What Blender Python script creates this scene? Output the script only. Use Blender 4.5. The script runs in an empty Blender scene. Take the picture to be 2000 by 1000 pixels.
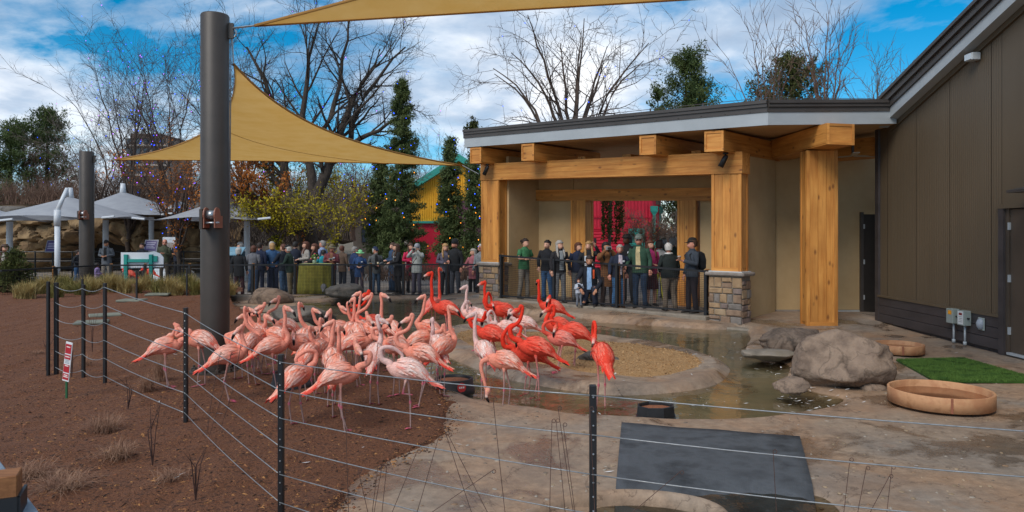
import bpy, math, random
import numpy as np
from mathutils import Vector, Matrix, noise

# ------------------------------------------------------------------ camera, sky, sun, exposure
SC = bpy.context.scene
COL = SC.collection
F, HZ, CZ = 1400.0, 455.0, 2.0          # focal length in photo pixels, horizon row, eye height in metres
cd = bpy.data.cameras.new('camera'); cam = bpy.data.objects.new('camera', cd); COL.objects.link(cam)
cam.location = (0, 0, CZ); cam.rotation_euler = (math.pi/2, 0, 0)
cd.sensor_width = 36; cd.lens = 36*F/2000; cd.shift_y = -(500-HZ)/2000
cd.clip_start = 0.05; cd.clip_end = 3000
SC.camera = cam

SUN_EL, SUN_AZ = math.radians(42), math.radians(215)   # high sun behind the camera's left shoulder, veiled by cloud
W = bpy.data.worlds.new('World'); SC.world = W; W.use_nodes = True
nt = W.node_tree; nt.nodes.clear()
def wn(t, **k):
    n = nt.nodes.new(t)
    for a, b in k.items(): setattr(n, a, b)
    return n
sky = wn('ShaderNodeTexSky', sky_type='NISHITA', sun_disc=False)
sky.sun_elevation = SUN_EL; sky.sun_rotation = SUN_AZ; sky.altitude = 1600; sky.air_density = 1.0; sky.dust_density = 0.0; sky.ozone_density = 2.5
hs = wn('ShaderNodeHueSaturation'); hs.inputs['Saturation'].default_value = 1.5; hs.inputs['Hue'].default_value = 0.485
nt.links.new(sky.outputs[0], hs.inputs['Color'])
tc = wn('ShaderNodeTexCoord')
sep = wn('ShaderNodeSeparateXYZ'); nt.links.new(tc.outputs['Generated'], sep.inputs[0])
def wmath(op, a, b=None):
    n = wn('ShaderNodeMath', operation=op)
    for i, x in enumerate((a, b)):
        if x is None: continue
        if isinstance(x, (int, float)): n.inputs[i].default_value = x
        else: nt.links.new(x, n.inputs[i])
    return n.outputs[0]
zz = wmath('ADD', wmath('MAXIMUM', sep.outputs[2], 0.0), 0.22)
comb = wn('ShaderNodeCombineXYZ')
nt.links.new(wmath('DIVIDE', sep.outputs[0], zz), comb.inputs[0])
nt.links.new(wmath('DIVIDE', sep.outputs[1], zz), comb.inputs[1])
def wnoise(scale, detail, rough, off, dist=0.0):
    mp = wn('ShaderNodeMapping'); mp.inputs['Location'].default_value = off
    nt.links.new(comb.outputs[0], mp.inputs[0])
    n = wn('ShaderNodeTexNoise'); n.inputs['Scale'].default_value = scale; n.inputs['Detail'].default_value = detail
    n.inputs['Roughness'].default_value = rough; n.inputs['Distortion'].default_value = dist
    nt.links.new(mp.outputs[0], n.inputs['Vector']); return n.outputs[0]
def wramp(src, stops):
    r = wn('ShaderNodeValToRGB'); e = r.color_ramp.elements
    while len(e) < len(stops): e.new(0.5)
    for i, (p, c) in enumerate(stops):
        e[i].position = p; e[i].color = (*c, 1) if len(c) == 3 else c
    nt.links.new(src, r.inputs[0]); return r.outputs[0]
CLOUD_OFF = (2.2, 11.3, 0.0)
cmask = wramp(wnoise(1.05, 9, 0.58, CLOUD_OFF, 0.25), [(0.415, (0, 0, 0)), (0.52, (.8, .8, .8)), (0.60, (1, 1, 1))])
ccol = wramp(wnoise(1.7, 7, 0.55, (3.1, 1.7, 0), 0.1), [(0.30, (.25, .33, .46)), (0.46, (.46, .56, .70)), (0.58, (.85, .89, .95)), (0.70, (1.0, 1.0, 1.0))])
b1 = wn('ShaderNodeBackground'); nt.links.new(hs.outputs[0], b1.inputs[0]); b1.inputs[1].default_value = 0.075
b2 = wn('ShaderNodeBackground'); nt.links.new(ccol, b2.inputs[0]); b2.inputs[1].default_value = 0.70
mx = wn('ShaderNodeMixShader'); nt.links.new(cmask, mx.inputs[0]); nt.links.new(b1.outputs[0], mx.inputs[1]); nt.links.new(b2.outputs[0], mx.inputs[2])
wo = wn('ShaderNodeOutputWorld'); nt.links.new(mx.outputs[0], wo.inputs[0])

sl = bpy.data.lights.new('sun', 'SUN'); sl.energy = 1.3; sl.angle = math.radians(28); sl.color = (1.0, 0.93, 0.84)
sun = bpy.data.objects.new('sun', sl); COL.objects.link(sun)
_sd = Vector((math.sin(SUN_AZ)*math.cos(SUN_EL), math.cos(SUN_AZ)*math.cos(SUN_EL), math.sin(SUN_EL)))
sun.rotation_euler = _sd.to_track_quat('Z', 'Y').to_euler()
vs = SC.view_settings; vs.view_transform = 'Standard'; vs.look = 'None'; vs.gamma = 1.0; vs.exposure = 0.80; vs.use_curve_mapping = False
SC.cycles.max_bounces = 6; SC.cycles.diffuse_bounces = 3; SC.cycles.glossy_bounces = 3; SC.cycles.transmission_bounces = 4
SC.cycles.transparent_max_bounces = 12; SC.cycles.use_denoising = True

# ------------------------------------------------------------------ helpers
V = Vector
def G(px, py, z=0.0):                    # point of the ground (height z) seen at a photo pixel
    Y = F*(CZ-z)/(py-HZ); return V(((px-1000)*Y/F, Y, z))
def P(px, py, Y):                        # point at distance Y seen at a photo pixel
    return V(((px-1000)*Y/F, Y, CZ-(py-HZ)*Y/F))
def hx(s):                               # sRGB hex -> linear
    r = []
    for i in (0, 2, 4):
        c = int(s[i:i+2], 16)/255
        r.append(c/12.92 if c <= .04045 else ((c+.055)/1.055)**2.4)
    return tuple(r)
def sm(a, b, x):
    t = np.clip((x-a)/(b-a), 0, 1); return t*t*(3-2*t)

MATS = {}
def mat(name, c1, c2=None, rough=.7, scale=6., detail=5., stretch=(1, 1, 1), bump=0., bscale=None, metal=0., spec=.5,
        lo=.35, hi=.65, c3=None, coord='Object', emit=None, rough2=None, attr=None, trans=0., crack=False):
    if name in MATS: return MATS[name]
    m = bpy.data.materials.new(name); m.use_nodes = True; t = m.node_tree; p = t.nodes['Principled BSDF']
    MATS[name] = m
    p.inputs['Roughness'].default_value = rough; p.inputs['Metallic'].default_value = metal
    p.inputs['Specular IOR Level'].default_value = spec
    p.inputs['Base Color'].default_value = (*c1, 1)
    tcn = t.nodes.new('ShaderNodeTexCoord'); mp = t.nodes.new('ShaderNodeMapping'); mp.inputs['Scale'].default_value = stretch
    t.links.new(tcn.outputs[coord], mp.inputs[0])
    def nz(s, d=detail, r=.6):
        n = t.nodes.new('ShaderNodeTexNoise'); n.inputs['Scale'].default_value = s; n.inputs['Detail'].default_value = d
        n.inputs['Roughness'].default_value = r; t.links.new(mp.outputs[0], n.inputs['Vector']); return n.outputs[0]
    src = None
    if attr:
        at = t.nodes.new('ShaderNodeAttribute'); at.attribute_name = attr; src = at.outputs['Color']
        if c2 is not None:
            r = t.nodes.new('ShaderNodeValToRGB'); r.color_ramp.elements[0].position = lo; r.color_ramp.elements[1].position = hi
            r.color_ramp.elements[0].color = (*c1, 1); r.color_ramp.elements[1].color = (*c2, 1); t.links.new(nz(scale), r.inputs[0])
            mm = t.nodes.new('ShaderNodeMix'); mm.data_type = 'RGBA'; mm.blend_type = 'MULTIPLY'; mm.inputs[0].default_value = 1
            t.links.new(src, mm.inputs[6]); t.links.new(r.outputs[0], mm.inputs[7]); src = mm.outputs[2]
    elif c2 is not None:
        r = t.nodes.new('ShaderNodeValToRGB'); e = r.color_ramp.elements
        e[0].position = lo; e[0].color = (*c1, 1); e[1].position = hi; e[1].color = (*c2, 1)
        if c3 is not None:
            e[1].position = (lo+hi)/2; k = e.new(hi); k.color = (*c3, 1)
        t.links.new(nz(scale), r.inputs[0]); src = r.outputs[0]
    hgt = None
    if crack:                             # thin dark fissures along the ridges of a second noise, cut into the relief too
        n2 = t.nodes.new('ShaderNodeTexNoise'); n2.inputs['Scale'].default_value = 1.9; n2.inputs['Detail'].default_value = 5; n2.inputs['Distortion'].default_value = .7; t.links.new(mp.outputs[0], n2.inputs['Vector'])
        s1_ = t.nodes.new('ShaderNodeMath'); s1_.operation = 'SUBTRACT'; s1_.inputs[1].default_value = .5; t.links.new(n2.outputs[0], s1_.inputs[0])
        s2_ = t.nodes.new('ShaderNodeMath'); s2_.operation = 'ABSOLUTE'; t.links.new(s1_.outputs[0], s2_.inputs[0])
        rr_ = t.nodes.new('ShaderNodeMapRange'); rr_.inputs[2].default_value = .016; rr_.inputs[3].default_value = .62; rr_.inputs[4].default_value = 1.; t.links.new(s2_.outputs[0], rr_.inputs[0]); hgt = rr_.outputs[0]
        cc = t.nodes.new('ShaderNodeCombineColor'); [t.links.new(hgt, cc.inputs[i]) for i in range(3)]
        mm = t.nodes.new('ShaderNodeMix'); mm.data_type = 'RGBA'; mm.blend_type = 'MULTIPLY'; mm.inputs[0].default_value = 1; t.links.new(src, mm.inputs[6]); t.links.new(cc.outputs[0], mm.inputs[7]); src = mm.outputs[2]
    if src is not None: t.links.new(src, p.inputs['Base Color'])
    if rough2 is not None:
        mr = t.nodes.new('ShaderNodeMapRange'); mr.inputs[1].default_value = .4; mr.inputs[2].default_value = .6
        mr.inputs[3].default_value = rough; mr.inputs[4].default_value = rough2
        t.links.new(nz(scale*.35), mr.inputs[0]); t.links.new(mr.outputs[0], p.inputs['Roughness'])
    if bump:
        b = t.nodes.new('ShaderNodeBump'); b.inputs['Strength'].default_value = 1.0; b.inputs['Distance'].default_value = bump
        t.links.new(nz(bscale or scale*4), b.inputs['Height']); t.links.new(b.outputs[0], p.inputs['Normal'])
    if emit:
        p.inputs['Emission Color'].default_value = (*c1, 1); p.inputs['Emission Strength'].default_value = emit
    if trans:
        out = t.nodes['Material Output']; tr = t.nodes.new('ShaderNodeBsdfTranslucent'); tr.inputs[0].default_value = (*c1, 1)
        if src is not None: t.links.new(src, tr.inputs[0])
        ms = t.nodes.new('ShaderNodeMixShader'); ms.inputs[0].default_value = trans
        t.links.new(p.outputs[0], ms.inputs[1]); t.links.new(tr.outputs[0], ms.inputs[2]); t.links.new(ms.outputs[0], out.inputs[0])
    return m

def link(o, parent=None, world=False):
    COL.objects.link(o)
    if parent is not None:
        o.parent = parent
        if world:
            M = Matrix.Translation(parent.location) @ parent.rotation_euler.to_matrix().to_4x4()
            o.matrix_parent_inverse = M.inverted()
    return o
def tag(o, label=None, cat=None, group=None, kind=None):
    if label: o['label'] = label
    if cat: o['category'] = cat
    if group: o['group'] = group
    if kind: o['kind'] = kind
    return o
def thing(name, label, cat, loc=(0, 0, 0), rz=0., group=None):
    o = bpy.data.objects.new(name, None); o.empty_display_size = .2; o.location = loc; o.rotation_euler = (0, 0, rz)
    COL.objects.link(o); return tag(o, label, cat, group)

class MB:
    def __init__(s): s.v = []; s.f = []; s.m = []; s.c = []
    def add(s, vs_, fs, mi=0, col=None):
        b = len(s.v); s.v.extend([tuple(x) for x in vs_]); s.f.extend([tuple(i+b for i in q) for q in fs]); s.m.extend([mi]*len(fs))
        if col is not None: s.c.extend(col if isinstance(col, list) else [col]*len(vs_))
        return s
    def box(s, x0, x1, y0, y1, z0, z1, mi=0, M=None, col=None):
        vv = [V((x, y, z)) for z in (z0, z1) for y in (y0, y1) for x in (x0, x1)]
        if M is not None: vv = [M @ q for q in vv]
        return s.add(vv, [(0, 2, 3, 1), (4, 5, 7, 6), (0, 1, 5, 4), (2, 6, 7, 3), (0, 4, 6, 2), (1, 3, 7, 5)], mi, col)
    def loft(s, rings, mi=0, cap=True, cols=None, closed=True):
        b = len(s.v); n = len(rings[0])
        for i, r in enumerate(rings):
            s.v.extend([tuple(q) for q in r])
            if cols is not None: s.c.extend([cols[i]]*n)
        for i in range(len(rings)-1):
            for j in range(n if closed else n-1):
                k = (j+1) % n
                s.f.append((b+i*n+j, b+i*n+k, b+(i+1)*n+k, b+(i+1)*n+j)); s.m.append(mi)
        if cap:
            s.f.append(tuple(b+j for j in reversed(range(n)))); s.f.append(tuple(b+(len(rings)-1)*n+j for j in range(n))); s.m += [mi, mi]
        return s
    def tube(s, path, rad, n=8, mi=0, cap=True, side=None, cols=None, sq=None):
        path = [V(q) for q in path]; L = len(path)
        if not isinstance(rad, (list, tuple)): rad = [rad]*L
        rings = []; sd = V(side) if side is not None else None
        for i in range(L):
            d = (path[min(i+1, L-1)]-path[max(i-1, 0)])
            d = d.normalized() if d.length > 1e-9 else V((0, 0, 1))
            if sd is None: sd = V((1, 0, 0)) if abs(d.x) < .8 else V((0, 1, 0))
            sd = sd-d*sd.dot(d); sd = sd.normalized() if sd.length > 1e-6 else d.orthogonal().normalized()
            up = d.cross(sd)
            r = rad[i]; ra, rb = (r if isinstance(r, (tuple, list)) else (r, r))
            rings.append([path[i]+sd*(ra*math.cos(2*math.pi*j/n))+up*(rb*math.sin(2*math.pi*j/n)) for j in range(n)])
        return s.loft(rings, mi, cap, cols)
    def sph(s, c, r, n=8, m=6, mi=0, col=None, M=None):
        r = r if isinstance(r, (tuple, list)) else (r, r, r); vv = []; ff = []
        c = V(c)
        for i in range(1, m):
            a = math.pi*i/m
            for j in range(n):
                q = V((r[0]*math.sin(a)*math.cos(2*math.pi*j/n), r[1]*math.sin(a)*math.sin(2*math.pi*j/n), r[2]*math.cos(a)))
                vv.append(c+(M @ q if M is not None else q))
        t_ = V((0, 0, r[2])); t_ = M @ t_ if M is not None else t_
        vv += [c+t_, c-t_]; T = len(vv)-2; B = T+1
        for i in range(m-2):
            for j in range(n):
                k = (j+1) % n; ff.append((i*n+j, (i+1)*n+j, (i+1)*n+k, i*n+k))
        for j in range(n):
            k = (j+1) % n; ff.append((T, j, k)); ff.append((B, (m-2)*n+k, (m-2)*n+j))
        return s.add(vv, ff, mi, col)
    def prism(s, poly, z0, z1, mi=0):
        n = len(poly); vv = [(q[0], q[1], z0) for q in poly]+[(q[0], q[1], z1) for q in poly]
        return s.add(vv, [tuple(reversed(range(n))), tuple(range(n, 2*n))]+[(i, (i+1) % n, n+(i+1) % n, n+i) for i in range(n)], mi)
    def lathe(s, prof, n=24, c=(0, 0, 0), mi=0, cap=False, ax=1., ay=1.):
        return s.loft([[V((c[0]+ax*r*math.cos(2*math.pi*j/n), c[1]+ay*r*math.sin(2*math.pi*j/n), c[2]+z)) for j in range(n)] for r, z in prof], mi, cap)
    def mesh(s, name, mats, smooth=False):
        me = bpy.data.meshes.new(name); me.from_pydata(s.v, [], s.f)
        for m in (mats if isinstance(mats, (list, tuple)) else [mats]): me.materials.append(m)
        if any(s.m): me.polygons.foreach_set('material_index', s.m)
        if smooth: me.polygons.foreach_set('use_smooth', [True]*len(s.f))
        if s.c and len(s.c) == len(s.v):
            a = me.color_attributes.new('Col', 'FLOAT_COLOR', 'POINT')
            a.data.foreach_set('color', np.array([(*c[:3], 1.) for c in s.c], dtype=np.float32).ravel())
        me.update(); return me
    def build(s, name, mats, parent=None, smooth=False, world=False, bevel=0., solid=0.):
        o = bpy.data.objects.new(name, s.mesh(name, mats, smooth))
        link(o, parent, world)
        if solid:
            m = o.modifiers.new('solidify', 'SOLIDIFY'); m.thickness = solid; m.offset = 0
        if bevel:
            m = o.modifiers.new('bevel', 'BEVEL'); m.width = bevel; m.segments = 1; m.limit_method = 'ANGLE'
        return o

def npmesh(name, v, f, m, parent=None, smooth=False, col=None, world=False):
    v = np.asarray(v, np.float32).reshape(-1, 3); f = np.asarray(f, np.int32); k = f.shape[1]
    me = bpy.data.meshes.new(name); me.vertices.add(len(v)); me.vertices.foreach_set('co', v.ravel())
    me.loops.add(f.size); me.loops.foreach_set('vertex_index', f.ravel())
    me.polygons.add(len(f)); me.polygons.foreach_set('loop_start', np.arange(0, f.size, k, dtype=np.int32))
    me.polygons.foreach_set('loop_total', np.full(len(f), k, np.int32))
    me.polygons.foreach_set('use_smooth', np.full(len(f), smooth, bool))
    me.materials.append(m)
    if col is not None:
        a = me.color_attributes.new('Col', 'FLOAT_COLOR', 'POINT')
        c = np.ones((len(v), 4), np.float32); c[:, :3] = col; a.data.foreach_set('color', c.ravel())
    me.update(calc_edges=True); me.validate()
    o = bpy.data.objects.new(name, me); return link(o, parent, world)

def catmull(pts, n=6, closed=False):
    pts = [V(q) for q in pts]; L = len(pts); out = []
    for i in range(L if closed else L-1):
        g = (lambda k: pts[k % L]) if closed else (lambda k: pts[max(0, min(L-1, k))])
        a, b, c, d = g(i-1), g(i), g(i+1), g(i+2)
        for j in range(n):
            t = j/n
            out.append(.5*((2*b)+(c-a)*t+(2*a-5*b+4*c-d)*t*t+(3*b-a-3*c+d)*t**3))
    if not closed: out.append(pts[-1])
    return out
def gpoly(px, z=0., n=6):                # smooth closed outline on the ground from photo pixels
    c = catmull([G(x, y, z) for x, y in px], n, True)
    return np.array([(q.x, q.y) for q in c])
def sdf(poly, X, Y):                     # signed distance, negative inside
    d = np.full(X.shape, 1e9); ins = np.zeros(X.shape, bool); n = len(poly)
    for i in range(n):
        ax, ay = poly[i]; bx, by = poly[(i+1) % n]; ex, ey = bx-ax, by-ay
        t = np.clip(((X-ax)*ex+(Y-ay)*ey)/(ex*ex+ey*ey+1e-12), 0, 1)
        d = np.minimum(d, np.hypot(X-ax-t*ex, Y-ay-t*ey))
        c = ((ay > Y) != (by > Y)) & (X < (bx-ax)*(Y-ay)/(by-ay+1e-12)+ax); ins ^= c
    return np.where(ins, -d, d)
_nr = np.random.RandomState(5)
_ph = _nr.uniform(0, 6.28, (40, 2)); _dr = _nr.uniform(0, 6.28, 40)
def wav(X, Y, lam, k0=0, n=7):           # cheap smooth noise, about -1..1
    s = 0
    for i in range(n):
        a = _dr[k0+i]; l = lam*(0.7+.12*i); s = s+np.sin((X*np.cos(a)+Y*np.sin(a))*6.28/l+_ph[k0+i, 0])
    return s/n*1.6
def grid_mesh(name, xs, ys, Z, m, keep=None, kind='structure', smooth=True, parent=None):
    nx, ny = len(xs), len(ys); X, Y = np.meshgrid(xs, ys)
    v = np.stack([X, Y, Z], -1).reshape(-1, 3); i = np.arange(nx*ny).reshape(ny, nx)
    f = np.stack([i[:-1, :-1], i[:-1, 1:], i[1:, 1:], i[1:, :-1]], -1).reshape(-1, 4)
    if keep is not None:
        kk = keep.ravel()[f].any(1); f = f[kk]
        u, inv = np.unique(f, return_inverse=True); v = v[u]; f = inv.reshape(f.shape)
    o = npmesh(name, v, f, m, parent, smooth)
    if kind: o['kind'] = kind
    return o
# ------------------------------------------------------------------ the ground, the pool and its water
# outlines traced on the ground
WATER = gpoly([(585,592),(640,588),(700,587),(770,584),(830,583),(900,600),(1000,612),(1100,622),(1200,630),(1300,637),(1390,643),(1450,642),(1472,656),(1462,685),
               (1490,700),(1545,712),(1552,745),(1600,765),(1655,778),(1640,793),(1590,806),(1500,818),(1400,822),(1300,821),(1200,818),(1100,809),(1010,797),
               (950,789),(905,776),(872,752),(800,716),(720,684),(640,652),(590,622)], -.05)
ISLAND = gpoly([(1432,708),(1428,732),(1385,753),(1300,764),(1200,767),(1100,757),(1010,741),(940,722),(885,700),(840,680),(800,668),(795,656),(850,642),(930,632),(1020,633),(1120,647),(1220,660),(1310,672),(1380,688)], 0.)
SAND = gpoly([(1382,708),(1350,724),(1260,735),(1150,728),(1060,712),(980,695),(910,672),(880,655),(900,644),(960,640),(1040,645),(1130,655),(1220,667),(1310,680),(1365,694)], 0.03)
MULCH = [(655,1010),(680,966),(720,927),(780,892),(840,866),(872,845),(886,815),(878,788),(856,758),(800,728),(720,700),(640,672),(560,645),(500,624),(452,610),(440,598),(447,590),(466,586)]
POND2 = gpoly([(1080,1010),(1130,985),(1230,962),(1340,950),(1480,946),(1600,958),(1660,985),(1690,1040),(1660,1120),(1500,1180),(1300,1190),(1120,1120),(1060,1050)], -.03)
xs = np.linspace(-10, 10.5, 401); ys = np.concatenate([np.arange(2.2, 14, .045), np.arange(14, 23.45, .09)])
X, Y = np.meshgrid(xs, ys)
def deck_z(X, Y):
    z = .012*wav(X, Y, 2.3)+.006*wav(X, Y, .8, 9)+.11*sm(13.5, 17.5, Y)*sm(-2.5, -.6, X)
    dw = sdf(WATER, X, Y); di = sdf(ISLAND, X, Y)
    wid = np.where(Y > 14.5, .16, .38)
    dep = (.14+.16*sm(-.6, -2.5, dw))*sm(0, 1, np.clip(-dw/wid+.30, 0, 1))
    z = z-dep
    isl = sm(.10, -.28, di)
    z = z*(1-isl)+isl*(.06+.02*wav(X, Y, 1.4, 3)-.05*sm(-.2, -.7, di))
    d2 = sdf(POND2, X, Y)
    z = z-.16*sm(.05, -.5, d2)
    return z
mul_xy = [G(x, y, .02) for x, y in MULCH]
mul = [V((-1.0, 2.3, 0))]+mul_xy+[V((-8.6, 22.6, 0)), V((-9.6, 23.4, 0)), V((-14, 24.5, 0)), V((-24, 26.5, 0)), V((-24, 2.3, 0))]
MUL = np.array([(q.x, q.y) for q in mul])
DZ = deck_z(X, Y)-.16*sm(-.06, -.30, sdf(MUL, X, Y))          # the slab ends under the planting bed
def zat(x, y):
    j = min(max(int(np.searchsorted(ys, y)), 0), len(ys)-1); i = min(max(int(np.searchsorted(xs, x)), 0), len(xs)-1)
    return float(DZ[j, i])

# stained, partly wet cast concrete; algae below the water line
def concrete():
    m = bpy.data.materials.new('stained_concrete'); m.use_nodes = True; t = m.node_tree; p = t.nodes['Principled BSDF']
    N = t.nodes.new; Lk = t.links.new
    tcn = N('ShaderNodeTexCoord')
    def nz(s, d=6, r=.6, dist=0.):
        n = N('ShaderNodeTexNoise'); n.inputs['Scale'].default_value = s; n.inputs['Detail'].default_value = d
        n.inputs['Roughness'].default_value = r; n.inputs['Distortion'].default_value = dist; Lk(tcn.outputs['Object'], n.inputs['Vector']); return n.outputs[0]
    def ramp(src, stops):
        r = N('ShaderNodeValToRGB'); e = r.color_ramp.elements
        while len(e) < len(stops): e.new(.5)
        for i, (q, c) in enumerate(stops): e[i].position = q; e[i].color = (*c, 1)
        Lk(src, r.inputs[0]); return r.outputs[0]
    def mix(f, a, b, mode='MIX'):
        k = N('ShaderNodeMix'); k.data_type = 'RGBA'; k.blend_type = mode
        if isinstance(f, float): k.inputs[0].default_value = f
        else: Lk(f, k.inputs[0])
        Lk(a, k.inputs[6]); Lk(b, k.inputs[7]); return k.outputs[2]
    base = ramp(nz(.55, 4, .55, .6), [(.32, hx('90857a')), (.45, hx('a08d7a')), (.56, hx('a4886f')), (.68, hx('95897d'))])
    fine = ramp(nz(9, 8, .7), [(.3, (.62, .6, .58)), (.7, (1.12, 1.1, 1.08))])
    c = mix(1., base, fine, 'MULTIPLY')
    stain = ramp(nz(1.3, 6, .62, .4), [(.50, (0, 0, 0)), (.62, (1, 1, 1))])
    st = N('ShaderNodeRGB'); st.outputs[0].default_value = (*hx('7b685a'), 1)
    sf = N('ShaderNodeMath'); sf.operation = 'MULTIPLY'; Lk(stain, sf.inputs[0]); sf.inputs[1].default_value = .45
    c = mix(sf.outputs[0], c, st.outputs[0])
    orange = ramp(nz(.9, 5, .6, .3), [(.6, (0, 0, 0)), (.75, (.7, .7, .7))])
    og = N('ShaderNodeRGB'); og.outputs[0].default_value = (*hx('9f7450'), 1)
    c = mix(orange, c, og.outputs[0])
    ck = N('ShaderNodeMath'); ck.operation = 'ABSOLUTE'; cs_ = N('ShaderNodeMath'); cs_.operation = 'SUBTRACT'; cs_.inputs[1].default_value = .5; Lk(nz(.8, 7, .6, .9), cs_.inputs[0]); Lk(cs_.outputs[0], ck.inputs[0])
    crk = ramp(ck.outputs[0], [(.0, (.55, .52, .5)), (.006, (1, 1, 1))]); c = mix(1., c, crk, 'MULTIPLY')
    sepn = N('ShaderNodeSeparateXYZ'); Lk(tcn.outputs['Object'], sepn.inputs[0])
    mr = N('ShaderNodeMapRange'); mr.inputs[1].default_value = -.06; mr.inputs[2].default_value = -.16; Lk(sepn.outputs[2], mr.inputs[0])
    al = ramp(nz(1.2, 5), [(.35, hx('827a64')), (.65, hx('9d8f7b'))])
    c = mix(mr.outputs[0], c, al)
    wn_ = nz(.7, 6, .62, .6)
    damp = ramp(wn_, [(.53, (1, 1, 1)), (.565, (.66, .63, .60))]); c = mix(1., c, damp, 'MULTIPLY')
    Lk(c, p.inputs['Base Color'])
    wet = ramp(wn_, [(.53, (.72, .72, .72)), (.57, (.22, .22, .22))])
    Lk(wet, p.inputs['Roughness']); p.inputs['Specular IOR Level'].default_value = .5
    b = N('ShaderNodeBump'); b.inputs['Distance'].default_value = .01; b.inputs['Strength'].default_value = .8; Lk(nz(22, 6), b.inputs['Height']); Lk(b.outputs[0], p.inputs['Normal'])
    MATS['stained_concrete'] = m; return m
M_CONC = concrete()
grid_mesh('pool_deck', xs, ys, DZ, M_CONC)

def water_mat(name, tint, bump, rough=.02, scale=2.2):
    m = bpy.data.materials.new(name); m.use_nodes = True; t = m.node_tree; t.nodes.clear(); N = t.nodes.new
    o = N('ShaderNodeOutputMaterial'); tr = N('ShaderNodeBsdfTransparent'); tr.inputs[0].default_value = (*tint, 1)
    gl = N('ShaderNodeBsdfGlossy'); gl.inputs['Roughness'].default_value = rough; gl.inputs[0].default_value = (.95, .95, .95, 1)
    fr = N('ShaderNodeFresnel'); fr.inputs[0].default_value = 1.33
    tcn = N('ShaderNodeTexCoord'); n = N('ShaderNodeTexNoise'); n.inputs['Scale'].default_value = scale; n.inputs['Detail'].default_value = 4
    t.links.new(tcn.outputs['Object'], n.inputs['Vector'])
    b = N('ShaderNodeBump'); b.inputs['Distance'].default_value = bump; b.inputs['Strength'].default_value = 1; t.links.new(n.outputs[0], b.inputs['Height'])
    t.links.new(b.outputs[0], gl.inputs['Normal']); t.links.new(b.outputs[0], fr.inputs['Normal'])
    ms = N('ShaderNodeMixShader'); t.links.new(fr.outputs[0], ms.inputs[0]); t.links.new(tr.outputs[0], ms.inputs[1]); t.links.new(gl.outputs[0], ms.inputs[2])
    t.links.new(ms.outputs[0], o.inputs[0]); return m
M_WATER = water_mat('pool_water', (.88, .89, .78), .018, .03, 2.6)
M_WATER2 = water_mat('basin_water', (.80, .84, .80), .012, .05, 3.0)
def water_sheet(name, poly, z, m, grow):
    c = poly.mean(0); d = poly-c; p2 = c+d*(1+grow/np.maximum(np.hypot(d[:, 0], d[:, 1]), .3))[:, None]
    mb = MB(); n = len(p2); ar = sum(p2[i][0]*p2[(i+1) % n][1]-p2[(i+1) % n][0]*p2[i][1] for i in range(n)); p2 = p2 if ar > 0 else p2[::-1]
    mb.add([(x, y, z) for x, y in p2], [tuple(range(n))])
    o = mb.build(name, m); o['kind'] = 'structure'; return o
water_sheet('pool_water', WATER, -.055, M_WATER, .06)
water_sheet('shallow_basin_water', POND2, -.035, M_WATER2, .0)
# raised rounded lip inside the near basin
lip = catmull([G(x, y, .0) for x, y in [(1000,1040),(1060,1000),(1140,980),(1230,973),(1330,982),(1400,1003),(1440,1050)]], 8)
mb = MB(); mb.tube([q+V((0, 0, -.03)) for q in lip], [(.10, .055)]*len(lip), 12, side=(0, 0, 1)); o = mb.build('basin_lip', M_CONC, smooth=True); o['kind'] = 'structure'

# sandy gravel of the island
M_SAND = mat('gravel_sand', hx('86653f'), hx('a9855a'), .95, 30, c3=hx('96744a'), bump=.012, bscale=60)
ks = sdf(SAND, X, Y)
zs = DZ-.012+.012*wav(X, Y, .5, 4)*sm(0, -.3, ks)+.045*sm(.02, -.35, ks)
grid_mesh('island_gravel', xs, ys, zs, M_SAND, ks < .03)
rng = np.random.RandomState(3)
def scatter(name, pts, size, m, cols=None, flat=.5, label=None, cat=None):   # small angular pebbles / chips
    n = len(pts); base = np.array([(1, 0, 0), (-.5, .87, 0), (-.5, -.87, 0), (0, 0, 1)], float)
    ang = rng.uniform(0, 6.28, n); s = rng.uniform(.4, 1., n)**1.0*size*np.where(rng.uniform(0, 1, n) < .12, 1.9, 1.); el = rng.uniform(.7, 2.6, n)
    b = base[None]*np.stack([s*el, s, s*flat*rng.uniform(.5, 1.5, n)], 1)[:, None, :]
    ca, sa = np.cos(ang), np.sin(ang)
    v = np.stack([b[..., 0]*ca[:, None]-b[..., 1]*sa[:, None], b[..., 0]*sa[:, None]+b[..., 1]*ca[:, None], b[..., 2]], -1)+np.asarray(pts)[:, None, :]
    f = np.array([(0, 1, 3), (1, 2, 3), (2, 0, 3)])[None]+np.arange(n)[:, None, None]*4
    c = None
    if cols is not None: c = np.repeat(np.array(cols)[rng.randint(0, len(cols), n)], 4, 0)
    o = npmesh(name, v.reshape(-1, 3), f.reshape(-1, 3), m, col=c); o['kind'] = 'stuff'
    if label: tag(o, label, cat)
    return o
def pts_in(poly, n, zf, inset=0.):
    mn, mx_ = poly.min(0), poly.max(0); x = rng.uniform(mn[0], mx_[0], n); y = rng.uniform(mn[1], mx_[1], n)
    k = sdf(poly, x, y) < -inset; x, y = x[k], y[k]
    return np.stack([x, y, zf(x, y)], -1)
M_CHIP = mat('loose_chips', (.9, .9, .9), (1.1, 1.1, 1.1), .95, 3, attr='Col')
zi = lambda x, y: np.array([zat(a, b) for a, b in zip(x, y)])-.014+.012*wav(x, y, .5, 4)*sm(0, -.3, sdf(SAND, x, y))+.045*sm(.02, -.35, sdf(SAND, x, y))
scatter('gravel_grains', pts_in(SAND, 26000, zi), .011, M_CHIP, [hx('85623b'), hx('a8845a'), hx('957046'), hx('b3926a'), hx('745838')], .8, 'loose tan gravel grains covering the pool island', 'gravel')

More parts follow.
